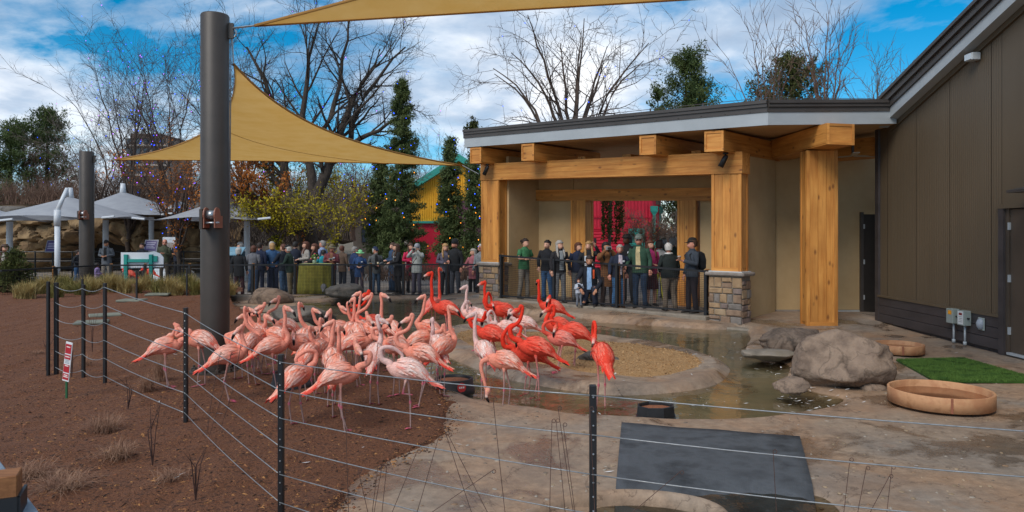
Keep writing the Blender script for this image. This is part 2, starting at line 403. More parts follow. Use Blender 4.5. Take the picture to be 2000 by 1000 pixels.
# planting bed of shredded bark
mxs = np.linspace(-22, 1.2, 400); mys = np.concatenate([np.arange(2.3, 12, .05), np.arange(12, 26.6, .12)])
MX, MY = np.meshgrid(mxs, mys)
dm = sdf(MUL, MX, MY)
def mulch_z(x, y):
    return .03+.03*wav(x, y, 1.7, 2)+.016*wav(x, y, .45, 12)+.008*wav(x, y, .2, 20)+.30*sm(9, 19, y)*sm(-4.5, -8.5, x)+.15*sm(-2.2, -5, x)*sm(9, 3, y)
mz = mulch_z(MX, MY)-.05*sm(-.10, .03, dm)
M_MULCH = mat('bark_mulch', hx('301c12'), hx('7b4d31'), .95, 24, detail=9, lo=.3, hi=.72, c3=hx('573622'), bump=.05, bscale=34)
grid_mesh('mulch_bed', mxs, mys, mz, M_MULCH, dm < .04)
def mulch_pts(n, ymin, ymax):
    y = ymin*(ymax/ymin)**rng.uniform(0, 1, n); x = rng.uniform(-.78, .15, n)*y
    k = sdf(MUL, x, y) < -.01; x, y = x[k], y[k]
    return np.stack([x, y, mulch_z(x, y)-.004], -1)
CHC = [hx('2e1a10'), hx('5f3a24'), hx('8a5c3a'), hx('40271a'), hx('a47445'), hx('35200f'), hx('7a4c33'), hx('4f3020'), hx('95683f'), hx('2a180e')]
scatter('mulch_chips', np.concatenate([mulch_pts(95000, 2.6, 12), mulch_pts(30000, 8, 24)]), .0115, M_CHIP, CHC, .55, 'brown shredded bark chips of the planting bed', 'mulch')

# bark kicked out over the concrete edge
n_ = 60000; y_ = rng.uniform(4, 12, n_); x_ = rng.uniform(-.5, .05, n_)*y_; s_ = sdf(MUL, x_, y_); k_ = (s_ > -.02) & (s_ < .16*rng.uniform(0, 1, n_)**2.2) & (sdf(WATER, x_, y_) > .1)
x_, y_ = x_[k_], y_[k_]; scatter('stray_mulch_chips', np.stack([x_, y_, np.array([zat(a, b) for a, b in zip(x_, y_)])], -1), .012, M_CHIP, CHC, .5, 'stray bark chips along the edge of the concrete', 'mulch')
# plaza and the wider ground
M_PLAZA = mat('plaza_pavement', hx('77706a'), hx('958b82'), .9, 1.2, c3=hx('857a6e'), bump=.004, bscale=40)
mb = MB(); mb.add([(-60, 23, -.13), (60, 23, -.13), (60, 75, -.13), (-60, 75, -.13)], [(0, 1, 2, 3)]); o = mb.build('plaza_pavement', M_PLAZA); o['kind'] = 'structure'
M_EARTH = mat('dry_earth', hx('5d5140'), hx('75664f'), .95, .4)
mb = MB(); mb.add([(-900, -60, -.5), (900, -60, -.5), (900, 1800, -.5), (-900, 1800, -.5)], [(0, 1, 2, 3)]); o = mb.build('ground', M_EARTH); o['kind'] = 'structure'
# visitors' walk in front, where the photographer stands
M_WALK = mat('walk_concrete', hx('6f6a66'), hx('8a847e'), .85, 2)
mb = MB(); mb.box(-24, 12, -12, 2.25, -.5, .012); o = mb.build('visitor_walk', M_WALK); o['kind'] = 'structure'
# pavement inside the pavilion
mb = MB(); mb.prism([(-1.2, 21.2), (5.0, 15.65), (6.2, 17.25), (9, 17.3), (14, 26), (2, 29)], -.3, .15); o = mb.build('pavilion_floor', M_PLAZA); o['kind'] = 'structure'
# ------------------------------------------------------------------ viewing pavilion (local frame: x along the front, y into it)
def wood_mat(name, axis, tone=1.0):
    m = bpy.data.materials.new(name); m.use_nodes = True; t = m.node_tree; p = t.nodes['Principled BSDF']; N = t.nodes.new; Lk = t.links.new
    tcn = N('ShaderNodeTexCoord'); mp = N('ShaderNodeMapping'); s = [14., 14., 14.]; s['xyz'.index(axis)] = .9; mp.inputs['Scale'].default_value = s
    oi = N('ShaderNodeObjectInfo'); ad = N('ShaderNodeVectorMath'); ad.operation = 'ADD'
    cx = N('ShaderNodeCombineXYZ'); ml = N('ShaderNodeMath'); ml.operation = 'MULTIPLY'; ml.inputs[1].default_value = 37.; Lk(oi.outputs['Random'], ml.inputs[0])
    for i in range(3): Lk(ml.outputs[0], cx.inputs[i])
    Lk(tcn.outputs['Object'], ad.inputs[0]); Lk(cx.outputs[0], ad.inputs[1]); Lk(ad.outputs[0], mp.inputs[0])
    n = N('ShaderNodeTexNoise'); n.inputs['Scale'].default_value = 1.; n.inputs['Detail'].default_value = 7; n.inputs['Roughness'].default_value = .65; n.inputs['Distortion'].default_value = .5
    Lk(mp.outputs[0], n.inputs['Vector'])
    r = N('ShaderNodeValToRGB'); e = r.color_ramp.elements; e[0].position = .3; e[1].position = .72
    e[0].color = (*[c*tone for c in hx('be7830')], 1); e[1].color = (*[c*tone for c in hx('e6a555')], 1); Lk(n.outputs[0], r.inputs[0])
    # tone of each board
    hv = N('ShaderNodeMapRange'); hv.inputs[3].default_value = .82; hv.inputs[4].default_value = 1.08; Lk(oi.outputs['Random'], hv.inputs[0])
    mm = N('ShaderNodeMix'); mm.data_type = 'RGBA'; mm.blend_type = 'MULTIPLY'; mm.inputs[0].default_value = 1; Lk(r.outputs[0], mm.inputs[6])
    cc = N('ShaderNodeCombineColor'); [Lk(hv.outputs[0], cc.inputs[i]) for i in range(3)]; Lk(cc.outputs[0], mm.inputs[7])
    # knots
    mk = N('ShaderNodeMapping'); s2 = [5., 5., 5.]; s2['xyz'.index(axis)] = 2.6; mk.inputs['Scale'].default_value = s2; Lk(ad.outputs[0], mk.inputs[0])
    vo = N('ShaderNodeTexVoronoi'); vo.inputs['Scale'].default_value = 1.; Lk(mk.outputs[0], vo.inputs['Vector'])
    rk = N('ShaderNodeValToRGB'); rk.color_ramp.elements[0].position = .06; rk.color_ramp.elements[0].color = (1, 1, 1, 1); rk.color_ramp.elements[1].position = .19; rk.color_ramp.elements[1].color = (0, 0, 0, 1)
    Lk(vo.outputs['Distance'], rk.inputs[0])
    km = N('ShaderNodeMath'); km.operation = 'MULTIPLY'; km.inputs[1].default_value = .75; Lk(rk.outputs[0], km.inputs[0])
    m2 = N('ShaderNodeMix'); m2.data_type = 'RGBA'; Lk(km.outputs[0], m2.inputs[0]); Lk(mm.outputs[2], m2.inputs[6]); m2.inputs[7].default_value = (*hx('6a3a1c'), 1)
    mc_ = N('ShaderNodeMapping'); s3 = [60., 60., 60.]; s3['xyz'.index(axis)] = 1.1; mc_.inputs['Scale'].default_value = s3; Lk(ad.outputs[0], mc_.inputs[0])
    nc = N('ShaderNodeTexNoise'); nc.inputs['Scale'].default_value = 1.; nc.inputs['Detail'].default_value = 2; Lk(mc_.outputs[0], nc.inputs['Vector'])
    rc_ = N('ShaderNodeValToRGB'); rc_.color_ramp.elements[0].position = .66; rc_.color_ramp.elements[0].color = (1, 1, 1, 1); rc_.color_ramp.elements[1].position = .72; rc_.color_ramp.elements[1].color = (.68, .60, .54, 1); Lk(nc.outputs[0], rc_.inputs[0])
    nw = N('ShaderNodeTexNoise'); nw.inputs['Scale'].default_value = 1.3; nw.inputs['Detail'].default_value = 5; Lk(ad.outputs[0], nw.inputs['Vector'])
    rw2 = N('ShaderNodeValToRGB'); rw2.color_ramp.elements[0].position = .35; rw2.color_ramp.elements[0].color = (.80, .76, .72, 1); rw2.color_ramp.elements[1].position = .6; rw2.color_ramp.elements[1].color = (1, 1, 1, 1); Lk(nw.outputs[0], rw2.inputs[0])
    m3 = N('ShaderNodeMix'); m3.data_type = 'RGBA'; m3.blend_type = 'MULTIPLY'; m3.inputs[0].default_value = 1; Lk(m2.outputs[2], m3.inputs[6]); Lk(rc_.outputs[0], m3.inputs[7])
    m4 = N('ShaderNodeMix'); m4.data_type = 'RGBA'; m4.blend_type = 'MULTIPLY'; m4.inputs[0].default_value = 1; Lk(m3.outputs[2], m4.inputs[6]); Lk(rw2.outputs[0], m4.inputs[7]); m2 = m4
    Lk(m2.outputs[2], p.inputs['Base Color']); p.inputs['Roughness'].default_value = .62
    b = N('ShaderNodeBump'); b.inputs['Distance'].default_value = .003; Lk(n.outputs[0], b.inputs['Height']); Lk(b.outputs[0], p.inputs['Normal'])
    MATS[name] = m; return m
WZ, WX, WY = wood_mat('cedar_vertical', 'z'), wood_mat('cedar_long', 'x'), wood_mat('cedar_cross', 'y')
M_STUC = mat('tan_stucco', hx('b79a70'), hx('c4a87e'), .95, 1.2, bump=.004, bscale=60)
M_SOFF = mat('tan_soffit', hx('bd9a6c'), hx('c4a276'), .8, 2)
M_MORT = mat('grey_mortar', hx('77716a'), hx('8b857c'), .95, 12, bump=.004)
STN = [mat('stone_%s' % n, hx(a), hx(b), .9, 7, bump=.008, bscale=18) for n, a, b in (('mauve', '74645e', '8a7971'), ('tan', '91765a', 'a88c6c'), ('brown', '7d6654', '947b66'), ('grey', '736c66', '877e77'), ('buff', '998266', 'ab9478'))]
M_CAP = mat('cast_capstone', hx('7d746d'), hx('928981'), .9, 8, bump=.006)
M_GALV = mat('galvanised_fascia', hx('a3a9ad'), hx('adb3b7'), .45, 1.5, metal=.0)
M_DKMET = mat('bronze_metal', hx('45403d'), hx('4d4845'), .45, 2)
M_BLACK = mat('black_steel', hx('17171a'), hx('1f1f22'), .5, 5)
M_WHTRIM = mat('pale_flashing', hx('c5c9c8'), None, .5)

PL = V((-.52, 20.7, 0)); PRZ = -math.radians(42.6); PW = 7.23
SH = -.031                                                   # the roof falls slightly along the front
pav = thing('viewing_pavilion', 'timber viewing pavilion with cedar posts, stone bases and dark metal roof edge', 'pavilion', PL, PRZ)
rs = random.Random(11)

def stone(mb_faces_name, parent, c, w, h, d, nrm, mt):
    # one rough faced block, c = centre on the wall face, nrm = 'x+','x-','y-'
    mb = MB(); j = lambda a: rs.uniform(-a, a); e = .018
    pts = []
    for (dd, k) in ((0, 1.), (d*.65, 1.), (d, 0.)):
        for (sx, sz) in ((-1, -1), (1, -1), (1, 1), (-1, 1)):
            hw, hh = w/2-(e if k == 0 else 0), h/2-(e if k == 0 else 0)
            pts.append((sx*hw+j(.008), dd+(j(.008) if k == 0 else 0), sz*hh+j(.006)))
    vv = []
    for a, b, z in pts:
        if nrm == 'y-': vv.append((c[0]+a, c[1]-b, c[2]+z))
        elif nrm == 'x+': vv.append((c[0]+b, c[1]+a, c[2]+z))
        else: vv.append((c[0]-b, c[1]-a, c[2]+z))
    fs = [(8, 9, 10, 11)]
    for r in (0, 4):
        for i in range(4): fs.append((r+i, r+(i+1) % 4, r+4+(i+1) % 4, r+4+i))
    mb.add(vv, fs); return mb.build(mb_faces_name, mt, parent)

def stone_base(cx, parent, w=.74, d=.42, z0=-.06, h=1.12):
    y0, y1 = -d/2, d/2
    core = MB().box(cx-w/2, cx+w/2, y0, y1, z0, z0+h).build('stone_base', M_MORT, parent)
    tot = 0
    for face, wid in (('y-', w+.04), ('x+', d), ('x-', d)):
        z = z0+.07
        while z < z0+h-.10:
            hh = min(rs.choice([.13, .15, .18, .20]), z0+h-.02-z)
            if z0+h-.02-z-hh < .07: hh = z0+h-.02-z
            a = -wid/2
            while a < wid/2-.02:
                ww = rs.choice([.13, .18, .24, .28, .33]); ww = min(ww, wid/2-a)
                if wid/2-a-ww < .09: ww = wid/2-a
                mid = a+ww/2; mt = STN[rs.choice([0, 0, 1, 1, 2, 2, 3, 4])]
                # occasionally split a tall course into two flat stones
                subs = [(z+hh/2, hh)] if hh < .17 or rs.random() < .8 else [(z+hh*.25, hh*.5), (z+hh*.75, hh*.5)]
                for zc, h2 in subs:
                    dd = rs.uniform(.022, .042)
                    if face == 'y-': stone('stone', core, (cx+mid, y0, zc), ww-.022, h2-.022, dd, face, mt)
                    elif face == 'x+': stone('stone', core, (cx+w/2, mid, zc), ww-.022, h2-.022, dd, face, mt)
                    else: stone('stone', core, (cx-w/2, mid, zc), ww-.022, h2-.022, dd, face, mt)
                    mt = STN[rs.randrange(5)]
                a += ww
            z += hh
    cap = MB().box(cx-w/2-.09, cx+w/2+.09, y0-.09, y1+.09, z0+h, z0+h+.085).build('capstone', M_CAP, core, bevel=.025)
    MB().box(cx-w/2-.02, cx+w/2+.02, y0-.02, y1+.02, z0+h+.085, z0+h+.105).build('flashing', M_WHTRIM, core)
    MB().box(cx-w/2-.05, cx+w/2+.05, y0-.05, y1+.05, z0-.0, z0+.05).build('base_flashing', M_WHTRIM, core)
    return z0+h+.105

def clad_column(cx, cy, w, d, z0, z1, parent, nb=3, name='column'):
    core = MB().box(cx-w/2+.03, cx+w/2-.03, cy-d/2+.03, cy+d/2-.03, z0, z1).build(name, WZ, parent)
    tw = .07
    bw = (w-2*tw)/nb
    for i in range(nb):
        a = cx-w/2+tw+i*bw
        for y0, y1 in ((cy-d/2+.012, cy-d/2+.03), (cy+d/2-.03, cy+d/2-.012)):
            MB().box(a+.003, a+bw-.003, y0, y1, z0+.08, z1).build('board', WZ, core)
    for sx in (-1, 1):
        x = cx+sx*(w/2-.03)
        MB().box(min(x, x+sx*.018), max(x, x+sx*.018), cy-d/2+tw, cy+d/2-tw, z0+.08, z1).build('board', WZ, core)
        for sy in (-1, 1):
            MB().box(min(cx+sx*w/2, cx+sx*(w/2-tw)), max(cx+sx*w/2, cx+sx*(w/2-tw)), min(cy+sy*d/2, cy+sy*(d/2-.031)), max(cy+sy*d/2, cy+sy*(d/2-.031)), z0, z1).build('corner_board', WZ, core, bevel=.004)
            MB().box(min(cx+sx*(w/2+.002), cx+sx*(w/2-.028)), max(cx+sx*(w/2+.002), cx+sx*(w/2-.028)), min(cy+sy*(d/2-.032), cy+sy*(d/2-tw)), max(cy+sy*(d/2-.032), cy+sy*(d/2-tw)), z0, z1).build('corner_board', WZ, core)
    MB().box(cx-w/2+tw, cx+w/2-tw, cy-d/2-.001, cy-d/2+.03, z0, z0+.08).build('skirt_board', WX, core)
    return core
for cx in (0., PW):
    zt = stone_base(cx, pav)
    clad_column(cx, 0, .70, .36, zt, 3.72+SH*cx, pav)

def shear(o):                                                # let roof timbers follow the fall of the roof
    me = o.data
    for v in me.vertices: v.co.z += SH*v.co.x
    me.update(); return o
def long_beam(name, x0, x1, y0, y1, z0, z1, parent, m, sub=True):
    b = shear(MB().box(x0, x1, y0+.02, y1-.02, z0+.02, z1-.02).build(name, m, parent))
    if sub:
        h = (z1-z0-.10)
        for i in range(3):
            shear(MB().box(x0, x1, y0+.006, y0+.02, z0+.05+h*i/3+.002, z0+.05+h*(i+1)/3-.002).build('board', m, b))
        for a, c in ((z0, z0+.05), (z1-.05, z1)):
            shear(MB().box(x0, x1, y0, y0+.02, a, c).build('trim_board', m, b))
        shear(MB().box(x0, x1, y0+.001, y1-.001, z0, z0+.02).build('soffit_board', m, b))
    return b
long_beam('front_beam', -.36, PW+.38, -.20, .20, 3.52, 3.99, pav, WX)
def rafter(x, y0, y1, parent, w=.44, z0=3.96, z1=4.40):
    r = shear(MB().box(x-w/2+.02, x+w/2-.02, y0+.05, y1, z0+.02, z1).build('rafter', WY, parent))
    shear(MB().box(x-w/2, x+w/2, y0+.02, y0+.05, z0, z1).build('end_panel', WX, r))
    t = .05
    for a, b, c, d in ((x-w/2, x-w/2+t, z0, z1), (x+w/2-t, x+w/2, z0, z1), (x-w/2+t, x+w/2-t, z0, z0+t), (x-w/2+t, x+w/2-t, z1-t, z1)):
        shear(MB().box(a, b, y0, y0+.02, c, d).build('end_trim', WX, r))
    shear(MB().box(x-w/2+.003, x+w/2-.003, y0+.05, y1, z0, z0+.02).build('soffit_board', WY, r))
    for sx in (-1, 1):
        xx = x+sx*(w/2-.02)
        for k in range(2):
            shear(MB().box(min(xx, xx+sx*.018), max(xx, xx+sx*.018), y0+.05, y1, z0+.03+.2*k, z0+.225+.2*k).build('board', WY, r))
    return r
for x in (0., 1.95, 5.6, PW): rafter(x, -.75, 2.2 if x < PW else 2.3, pav)
# rear wall with its opening, side wall, ceiling
DB = 1.5
wl = MB().box(.30, .42, .18, DB, .15, 4.2).build('side_wall', M_STUC, pav)
bwl = MB(); bwl.box(.42, 1.72, DB, DB+.15, .15, 4.1); bwl.build('rear_wall', M_STUC, pav)
MB().box(5.72, PW+.1, DB, DB+.15, .15, 4.0).build('rear_wall', M_STUC, pav)
MB().box(1.72, 5.72, DB+.03, DB+.15, 2.9, 4.05).build('rear_wall', M_STUC, pav)
long_beam('rear_beam', .42, PW, DB-.14, DB+.02, 2.98, 3.30, pav, WX)
for x in (2.0, 5.42): clad_column(x, DB+.05, .52, .40, .15, 3.0+SH*x, pav, nb=3, name='rear_column')
MB().box(PW+.05, PW+.19, .20, 2.0, .04, 4.0).build('side_wall', M_STUC, pav)
for x in (1.1, 3.0, 4.4, 6.3): shear(MB().box(x-.12, x+.12, .2, DB, 3.62, 4.1).build('ceiling_joist', WY, pav))
# two black adjustable spotlights under the outer rafters
for x in (.18, PW+.12):
    z = 3.95+SH*x
    s_ = thing('spotlight', 'black spotlight under the rafter end at the pavilion\'s %s corner' % ('far left' if x < 1 else 'near right'), 'spotlight', (0, 0, 0), 0, 'black spotlights under the rafters')
    s_.location = PL+Matrix.Rotation(PRZ, 4, 'Z') @ V((x, -.45, z)); s_.rotation_euler = (0, 0, PRZ)
    MB().tube([(0, 0, 0), (0, 0, -.03)], .06, 12).build('mount', M_BLACK, s_, True)
    MB().tube([(0, 0, -.03), (0, 0, -.09)], .018, 8).build('stem', M_BLACK, s_, True)
    h_ = MB().tube([(.03, .0, -.05), (0, -.01, -.10), (-.09, -.05, -.30)], [.035, .055, .06], 12).build('lamp_head', M_BLACK, s_, True)
    MB().tube([(-.0905, -.0502, -.301), (-.092, -.051, -.305)], .045, 12).build('lens', mat('lamp_lens', hx('b98a3a'), None, .2), h_)

# roof edge: dark metal over pale fascia, cranked to meet the brown building (world coordinates)
K0, K1, K2 = V((-1.36, 20.45, 4.44)), V((5.14, 14.4, 4.17)), V((8.02, 14.95, 4.28))
roof = pav
def edge_run(name, a, b, dz0, dz1, out, m, thick=.05):
    d = (b-a); n = V((d.y, -d.x, 0)).normalized()*out; up0, up1 = V((0, 0, dz0)), V((0, 0, dz1)); bk = -V((d.y, -d.x, 0)).normalized()*thick
    vv = [a+n+up0, b+n+up0, b+n+up1, a+n+up1]; vv += [q+bk for q in vv]
    mb = MB().add(vv, [(0, 1, 2, 3), (5, 4, 7, 6), (4, 0, 3, 7), (1, 5, 6, 2), (3, 2, 6, 7), (4, 5, 1, 0)])
    return mb.build(name, m, roof, world=True)
for a, b in ((K0, K1), (K1, K2)):
    fz = edge_run('fascia', a, b, 0, .26, 0, M_GALV)
    edge_run('gutter', a, b, .26, .36, .02, M_DKMET, .07)
    edge_run('gutter', a, b, .36, .43, .05, M_DKMET, .10)
    edge_run('gutter_cap', a, b, .43, .50, .075, M_DKMET, .13)
    L = (b-a).length; d = (b-a).normalized(); n = V((d.y, -d.x, 0)).normalized()
    for i in range(int(L/.55)):
        q = a+(b-a)*((i+.5)*.55/L)+n*.022+V((0, 0, .285)); MB().sph(q, .014, 6, 4).build('rivet', M_DKMET, fz, world=True)
E0 = V((-1.3, 20.5, 4.46)); B0 = V((2.6, 25.0, 4.46))
mb = MB(); pts = [K0+V((.02, .03, .02)), K1+V((0, .06, .02)), K2+V((.3, .06, .02)), V((9.5, 19.0, 4.3)), V((7.2, 21.5, 4.3)), V((2.0, 25.0, 4.46))]
mb.add(pts, [tuple(range(len(pts)))]); mb.add([q+V((0, 0, .42)) for q in pts], [tuple(range(len(pts)))]); mb.build('soffit', M_SOFF, roof, world=True)
# left return of the roof edge
edge_run('fascia', V((2.0, 25.0, 4.46)), K0, 0, .26, 0, M_GALV); edge_run('gutter', V((2.0, 25.0, 4.46)), K0, .26, .50, .04, M_DKMET, .09)
# roof-top snow wire on short pins
sw = thing('snow_guard_wire', 'thin wire on short pins along the pavilion roof edge', 'roof wire', K1+V((0, .3, .5)))
for q in [K0.lerp(K1, t) for t in (.55, .7, .85, .99)]+[K1.lerp(K2, .5)]:
    MB().box(q.x-.015, q.x+.015, q.y+.3, q.y+.33, q.z+.48, q.z+.62).build('pin', M_DKMET, sw, world=True)
MB().tube([K0.lerp(K1, .4)+V((0, .315, .60)), K1+V((0, .315, .60)), K2+V((-.3, .315, .58))], .007, 5).build('wire', M_DKMET, sw, world=True)

# the stucco bay between pavilion and brown building
M_DOOR2 = mat('dark_door', hx('2b2724'), hx('332e2a'), .5, 3)
bay = thing('stucco_bay', 'tan stucco recess with dark door between the pavilion and the brown building', 'wall', (6.2, 17.3, 0))
MB().box(6.12, 9.2, 17.30, 17.5, .02, 4.35).build('wall_face', M_STUC, bay, world=True)
MB().box(6.14, 8.43, 17.27, 17.30, .05, .13).build('base_flashing', M_WHTRIM, bay, world=True)
dr = MB().box(8.45, 9.1, 17.24, 17.30, .05, 2.45).build('door', M_DOOR2, bay, world=True)
MB().box(8.38, 8.45, 17.22, 17.29, .05, 2.50).build('door_frame', M_DKMET, bay, world=True)
for z in (.4, 1.25, 2.1): MB().box(8.44, 8.47, 17.20, 17.24, z, z+.11).build('hinge', M_GALV, dr, world=True)
# free standing cedar column and its rafter
fc = thing('cedar_column', 'tall square cedar clad column standing alone beside the brown building', 'column', (6.54, 15.28, .04))
clad_column(6.54, 15.28, .66, .36, .04, 3.74, fc, nb=3).matrix_parent_inverse = Matrix.Translation((-6.54, -15.28, -.04))
r = rafter(0, -1.0, 2.1, fc, w=.56, z0=3.76, z1=4.18); r.location = (-.04, 0, -.04); r.rotation_euler = (0, 0, math.radians(3))
r2 = rafter(0, -.2, 2.0, fc, w=.5, z0=3.75, z1=4.15); r2.location = (1.75, 1.2, -.05); r2.rotation_euler = (0, 0, math.radians(38))
cf = thing('ceiling_fan', 'pale ceiling fan blade under the soffit beside the brown building', 'fan', (7.75, 16.3, 3.75))
MB().tube([(0, 0, .4), (0, 0, .02)], .03, 8).build('stem', M_DKMET, cf)
for a in (10, 130, 250):
    MB().box(.05, .75, -.07, .07, -.01, .01, M=Matrix.Rotation(math.radians(a), 4, 'Z')).build('blade', mat('fan_blade', hx('b9aa92'), None, .5), cf)

# pool wall under the pavilion rail
M_CURB = mat('curb_concrete', hx('6f675c'), hx('8d8376'), .9, 2.5, detail=8, c3=hx('7f7464'), bump=.008, bscale=25)
cw = MB().box(.38, PW-.36, -.42, -.06, -.35, .165).build('pool_wall', M_CURB, None, bevel=.02)
cw.location = PL; cw.rotation_euler = (0, 0, PRZ); tag(cw, kind='structure')
cw = MB().box(-.7, .42, -.60, .3, -.35, .02).build('pool_wall', M_CURB, None, bevel=.03)
cw.location = PL; cw.rotation_euler = (0, 0, PRZ); tag(cw, kind='structure')
cw = MB().box(PW-.5, PW+.75, -.55, .35, -.35, -.01).build('pool_wall', M_CURB, None, bevel=.03)
cw.location = PL; cw.rotation_euler = (0, 0, PRZ); tag(cw, kind='structure')

# ------------------------------------------------------------------ wire mesh railings
M_MESH = mat('dark_wire', hx('1c1c1e'), None, .5, metal=.3)
M_PCAP = mat('post_cap_wood', hx('8a5a2c'), hx('a06c36'), .7, 8)
def mesh_rail(name, label, pts, posts, zb, zt, cell=.05, wire=.0035, group=None, pw=.034):
    # pts: polyline of (x,y); zb/zt: lists of heights along it
    r = thing(name, label, 'railing', (*pts[0], zb[0]), 0, group)
    for i in range(len(pts)-1):
        a, b = V((*pts[i], 0)), V((*pts[i+1], 0)); d = (b-a); L = d.length; d.normalize(); n = V((-d.y, d.x, 0))
        la, lb, ta, tb = zb[i], zb[i+1], zt[i], zt[i+1]
        U = V((0, 0, 1))
        def bar(p, q, w, h, nm):
            vv = [x+n*s+U*t for x in (p, q) for s, t in ((-w, -h), (w, -h), (w, h), (-w, h))]
            MB().add(vv, [(0, 1, 2, 3), (7, 6, 5, 4), (0, 4, 5, 1), (1, 5, 6, 2), (2, 6, 7, 3), (3, 7, 4, 0)]).build(nm, M_BLACK, r, world=True)
        bar(a+U*ta, b+U*tb, .03, .024, 'top_rail'); bar(a+U*(la+.04), b+U*(lb+.04), .022, .02, 'bottom_rail')
        mb = MB(); nv = int(L/cell)
        for k in range(1, nv):
            t = k/nv; q = a.lerp(b, t); z0 = la+(lb-la)*t+.05; z1 = ta+(tb-ta)*t-.02
            w = d*(wire); mb.add([q-w+U*z0, q+w+U*z0, q+w+U*z1, q-w+U*z1], [(0, 1, 2, 3)])
        nh = int((ta-la)/cell)
        for k in range(1, nh):
            s = k/nh; p_, q_ = a+U*(la+.05+(ta-la-.07)*s)+n*.004, b+U*(lb+.05+(tb-lb-.07)*s)+n*.004; w = U*wire
            mb.add([p_-w, q_-w, q_+w, p_+w], [(0, 1, 2, 3)])
        o = mb.build('wire_mesh', M_MESH, r, world=True); o['kind'] = 'stuff'
    for (i, t) in posts:
        a, b = V((*pts[i], 0)), V((*pts[i+1], 0)); q = a.lerp(b, t); z0 = zb[i]+(zb[i+1]-zb[i])*t; z1 = zt[i]+(zt[i+1]-zt[i])*t
        d = (b-a).normalized(); M = Matrix.Translation((q.x, q.y, 0)) @ Matrix.Rotation(math.atan2(d.y, d.x), 4, 'Z')
        po = MB().box(-pw, pw, -.045, .045, z0-.06, z1+.03, M=M).build('post', M_BLACK, r, world=True)
        MB().box(-pw-.004, pw+.004, .046, .085, z0-.05, z1+.055, M=M).build('wood_backer', M_PCAP, po, world=True)
    return r
def loc(u, v): q = PL+Matrix.Rotation(PRZ, 4, 'Z') @ V((u, v, 0)); return (q.x, q.y)
mesh_rail('mesh_railing', 'black wire mesh railing across the pavilion front', [loc(.42, -.2), loc(PW-.40, -.2)], [(0, .01), (0, .31), (0, .62), (0, .99)], [.19, .21], [1.36, 1.14], .055, .0035)
mesh_rail('mesh_railing', 'long black wire mesh railing behind the pool, left of the pavilion', [P(1, 531, 19.3).to_2d(), P(204, 519, 22.6).to_2d(), P(445, 518, 23.3).to_2d(), P(937, 516, 22.9).to_2d()],
          [(0, .49), (1, .05), (1, .32), (1, .68), (1, .98), (2, .1), (2, .27), (2, .42), (2, .57), (2, .70), (2, .87), (2, .99)], [-.05, -.05, -.05, -.02], [.98, .98, .96, .99], .05, .0035)

# ------------------------------------------------------------------ brown metal building on the right
M_BRN = mat('brown_panel', hx('5a4d3c'), hx('605342'), .55, 1.6, stretch=(1, 1, .12), detail=8, lo=.3, hi=.7)
M_WAIN = mat('charcoal_board', hx('373233'), hx('474142'), .6, 3, detail=8, stretch=(1, .4, 1))
M_BDOOR = mat('brown_door', hx('4c4137'), hx('54483d'), .5, 2)
bb = thing('brown_building', 'dark brown metal clad building with sloping roof edge on the right', 'building', (8.1, 15.8, 0))
def rz(Y): return 4.40+.33*(14.9-Y)
def wall_quad(y0, y1, z0, z1a, z1b, x=8.1):
    return MB().add([(x, y0, z0), (x, y1, z0), (x, y1, z1b), (x, y0, z1a)], [(0, 1, 2, 3)])
mb = MB(); mb.add([(8.13, 15.8, -.2), (8.13, 1.5, -.2), (8.13, 1.5, rz(1.5)+.3), (8.13, 15.8, rz(15.8)+.3)], [(0, 1, 2, 3)])
mb.add([(8.13, 15.8, -.2), (13, 15.8, -.2), (13, 15.8, 4.4), (8.13, 15.8, 4.4)], [(0, 1, 2, 3)]); mb.build('wall_core', M_WAIN, bb, world=True)
seams = [15.8, 15.45, 14.35, 13.25, 12.1, 11.84]
for i in range(len(seams)-1):
    a, b = seams[i]-.006, seams[i+1]+.006
    mb = MB(); nr = max(2, int((a-b)/.055))
    for k in range(nr):                                     # shallow ribs pressed into each sheet
        y0, y1 = a+(b-a)*k/nr, a+(b-a)*(k+1)/nr; ym = (y0+y1)/2
        for p_, q_, xa, xb in ((y0, ym, 8.095, 8.0985), (ym, y1, 8.0985, 8.095)):
            mb.add([(xa, p_, .63), (xb, q_, .63), (xb, q_, rz(q_)+.2), (xa, p_, rz(p_)+.2)], [(0, 1, 2, 3)])
    mb.build('wall_panel', M_BRN, bb, world=True)
mb = MB().box(8.04, 8.13, 11.84, 15.8, .60, .64); mb.build('drip_trim', M_BRN, bb, world=True)
for k, (z0, z1) in enumerate(((0.06, .235), (.242, .415), (.422, .60))):
    MB().box(8.06, 8.13, 11.84, 15.78, z0, z1).build('wainscot_board', M_WAIN, bb, world=True, bevel=.006)
MB().box(8.03, 8.14, 11.72, 11.84, 0, 2.45).build('door_jamb', M_WAIN, bb, world=True)
MB().box(8.05, 8.14, 15.76, 15.9, 0, 4.35).build('corner_trim', M_WAIN, bb, world=True)
MB().box(8.02, 8.14, 10.4, 11.9, 2.40, 2.47).build('door_head', M_BRN, bb, world=True)
MB().box(8.07, 8.14, 11.64, 11.72, .05, 2.40).build('door_frame', M_BDOOR, bb, world=True)
d_ = MB().box(8.09, 8.13, 10.5, 11.635, .07, 2.38).build('door', M_BDOOR, bb, world=True)
for z in (.35, 1.2, 2.05): MB().box(8.06, 8.10, 11.62, 11.66, z, z+.12).build('hinge', M_GALV, d_, world=True)
MB().box(8.02, 8.12, 10.5, 11.63, .03, .065).build('threshold', M_GALV, bb, world=True)
mb = MB(); mb.add([(8.13, 1.5, 2.47), (8.13, 11.8, 2.47), (8.13, 11.8, rz(11.8)), (8.13, 1.5, rz(1.5))], [(0, 1, 2, 3)]); 
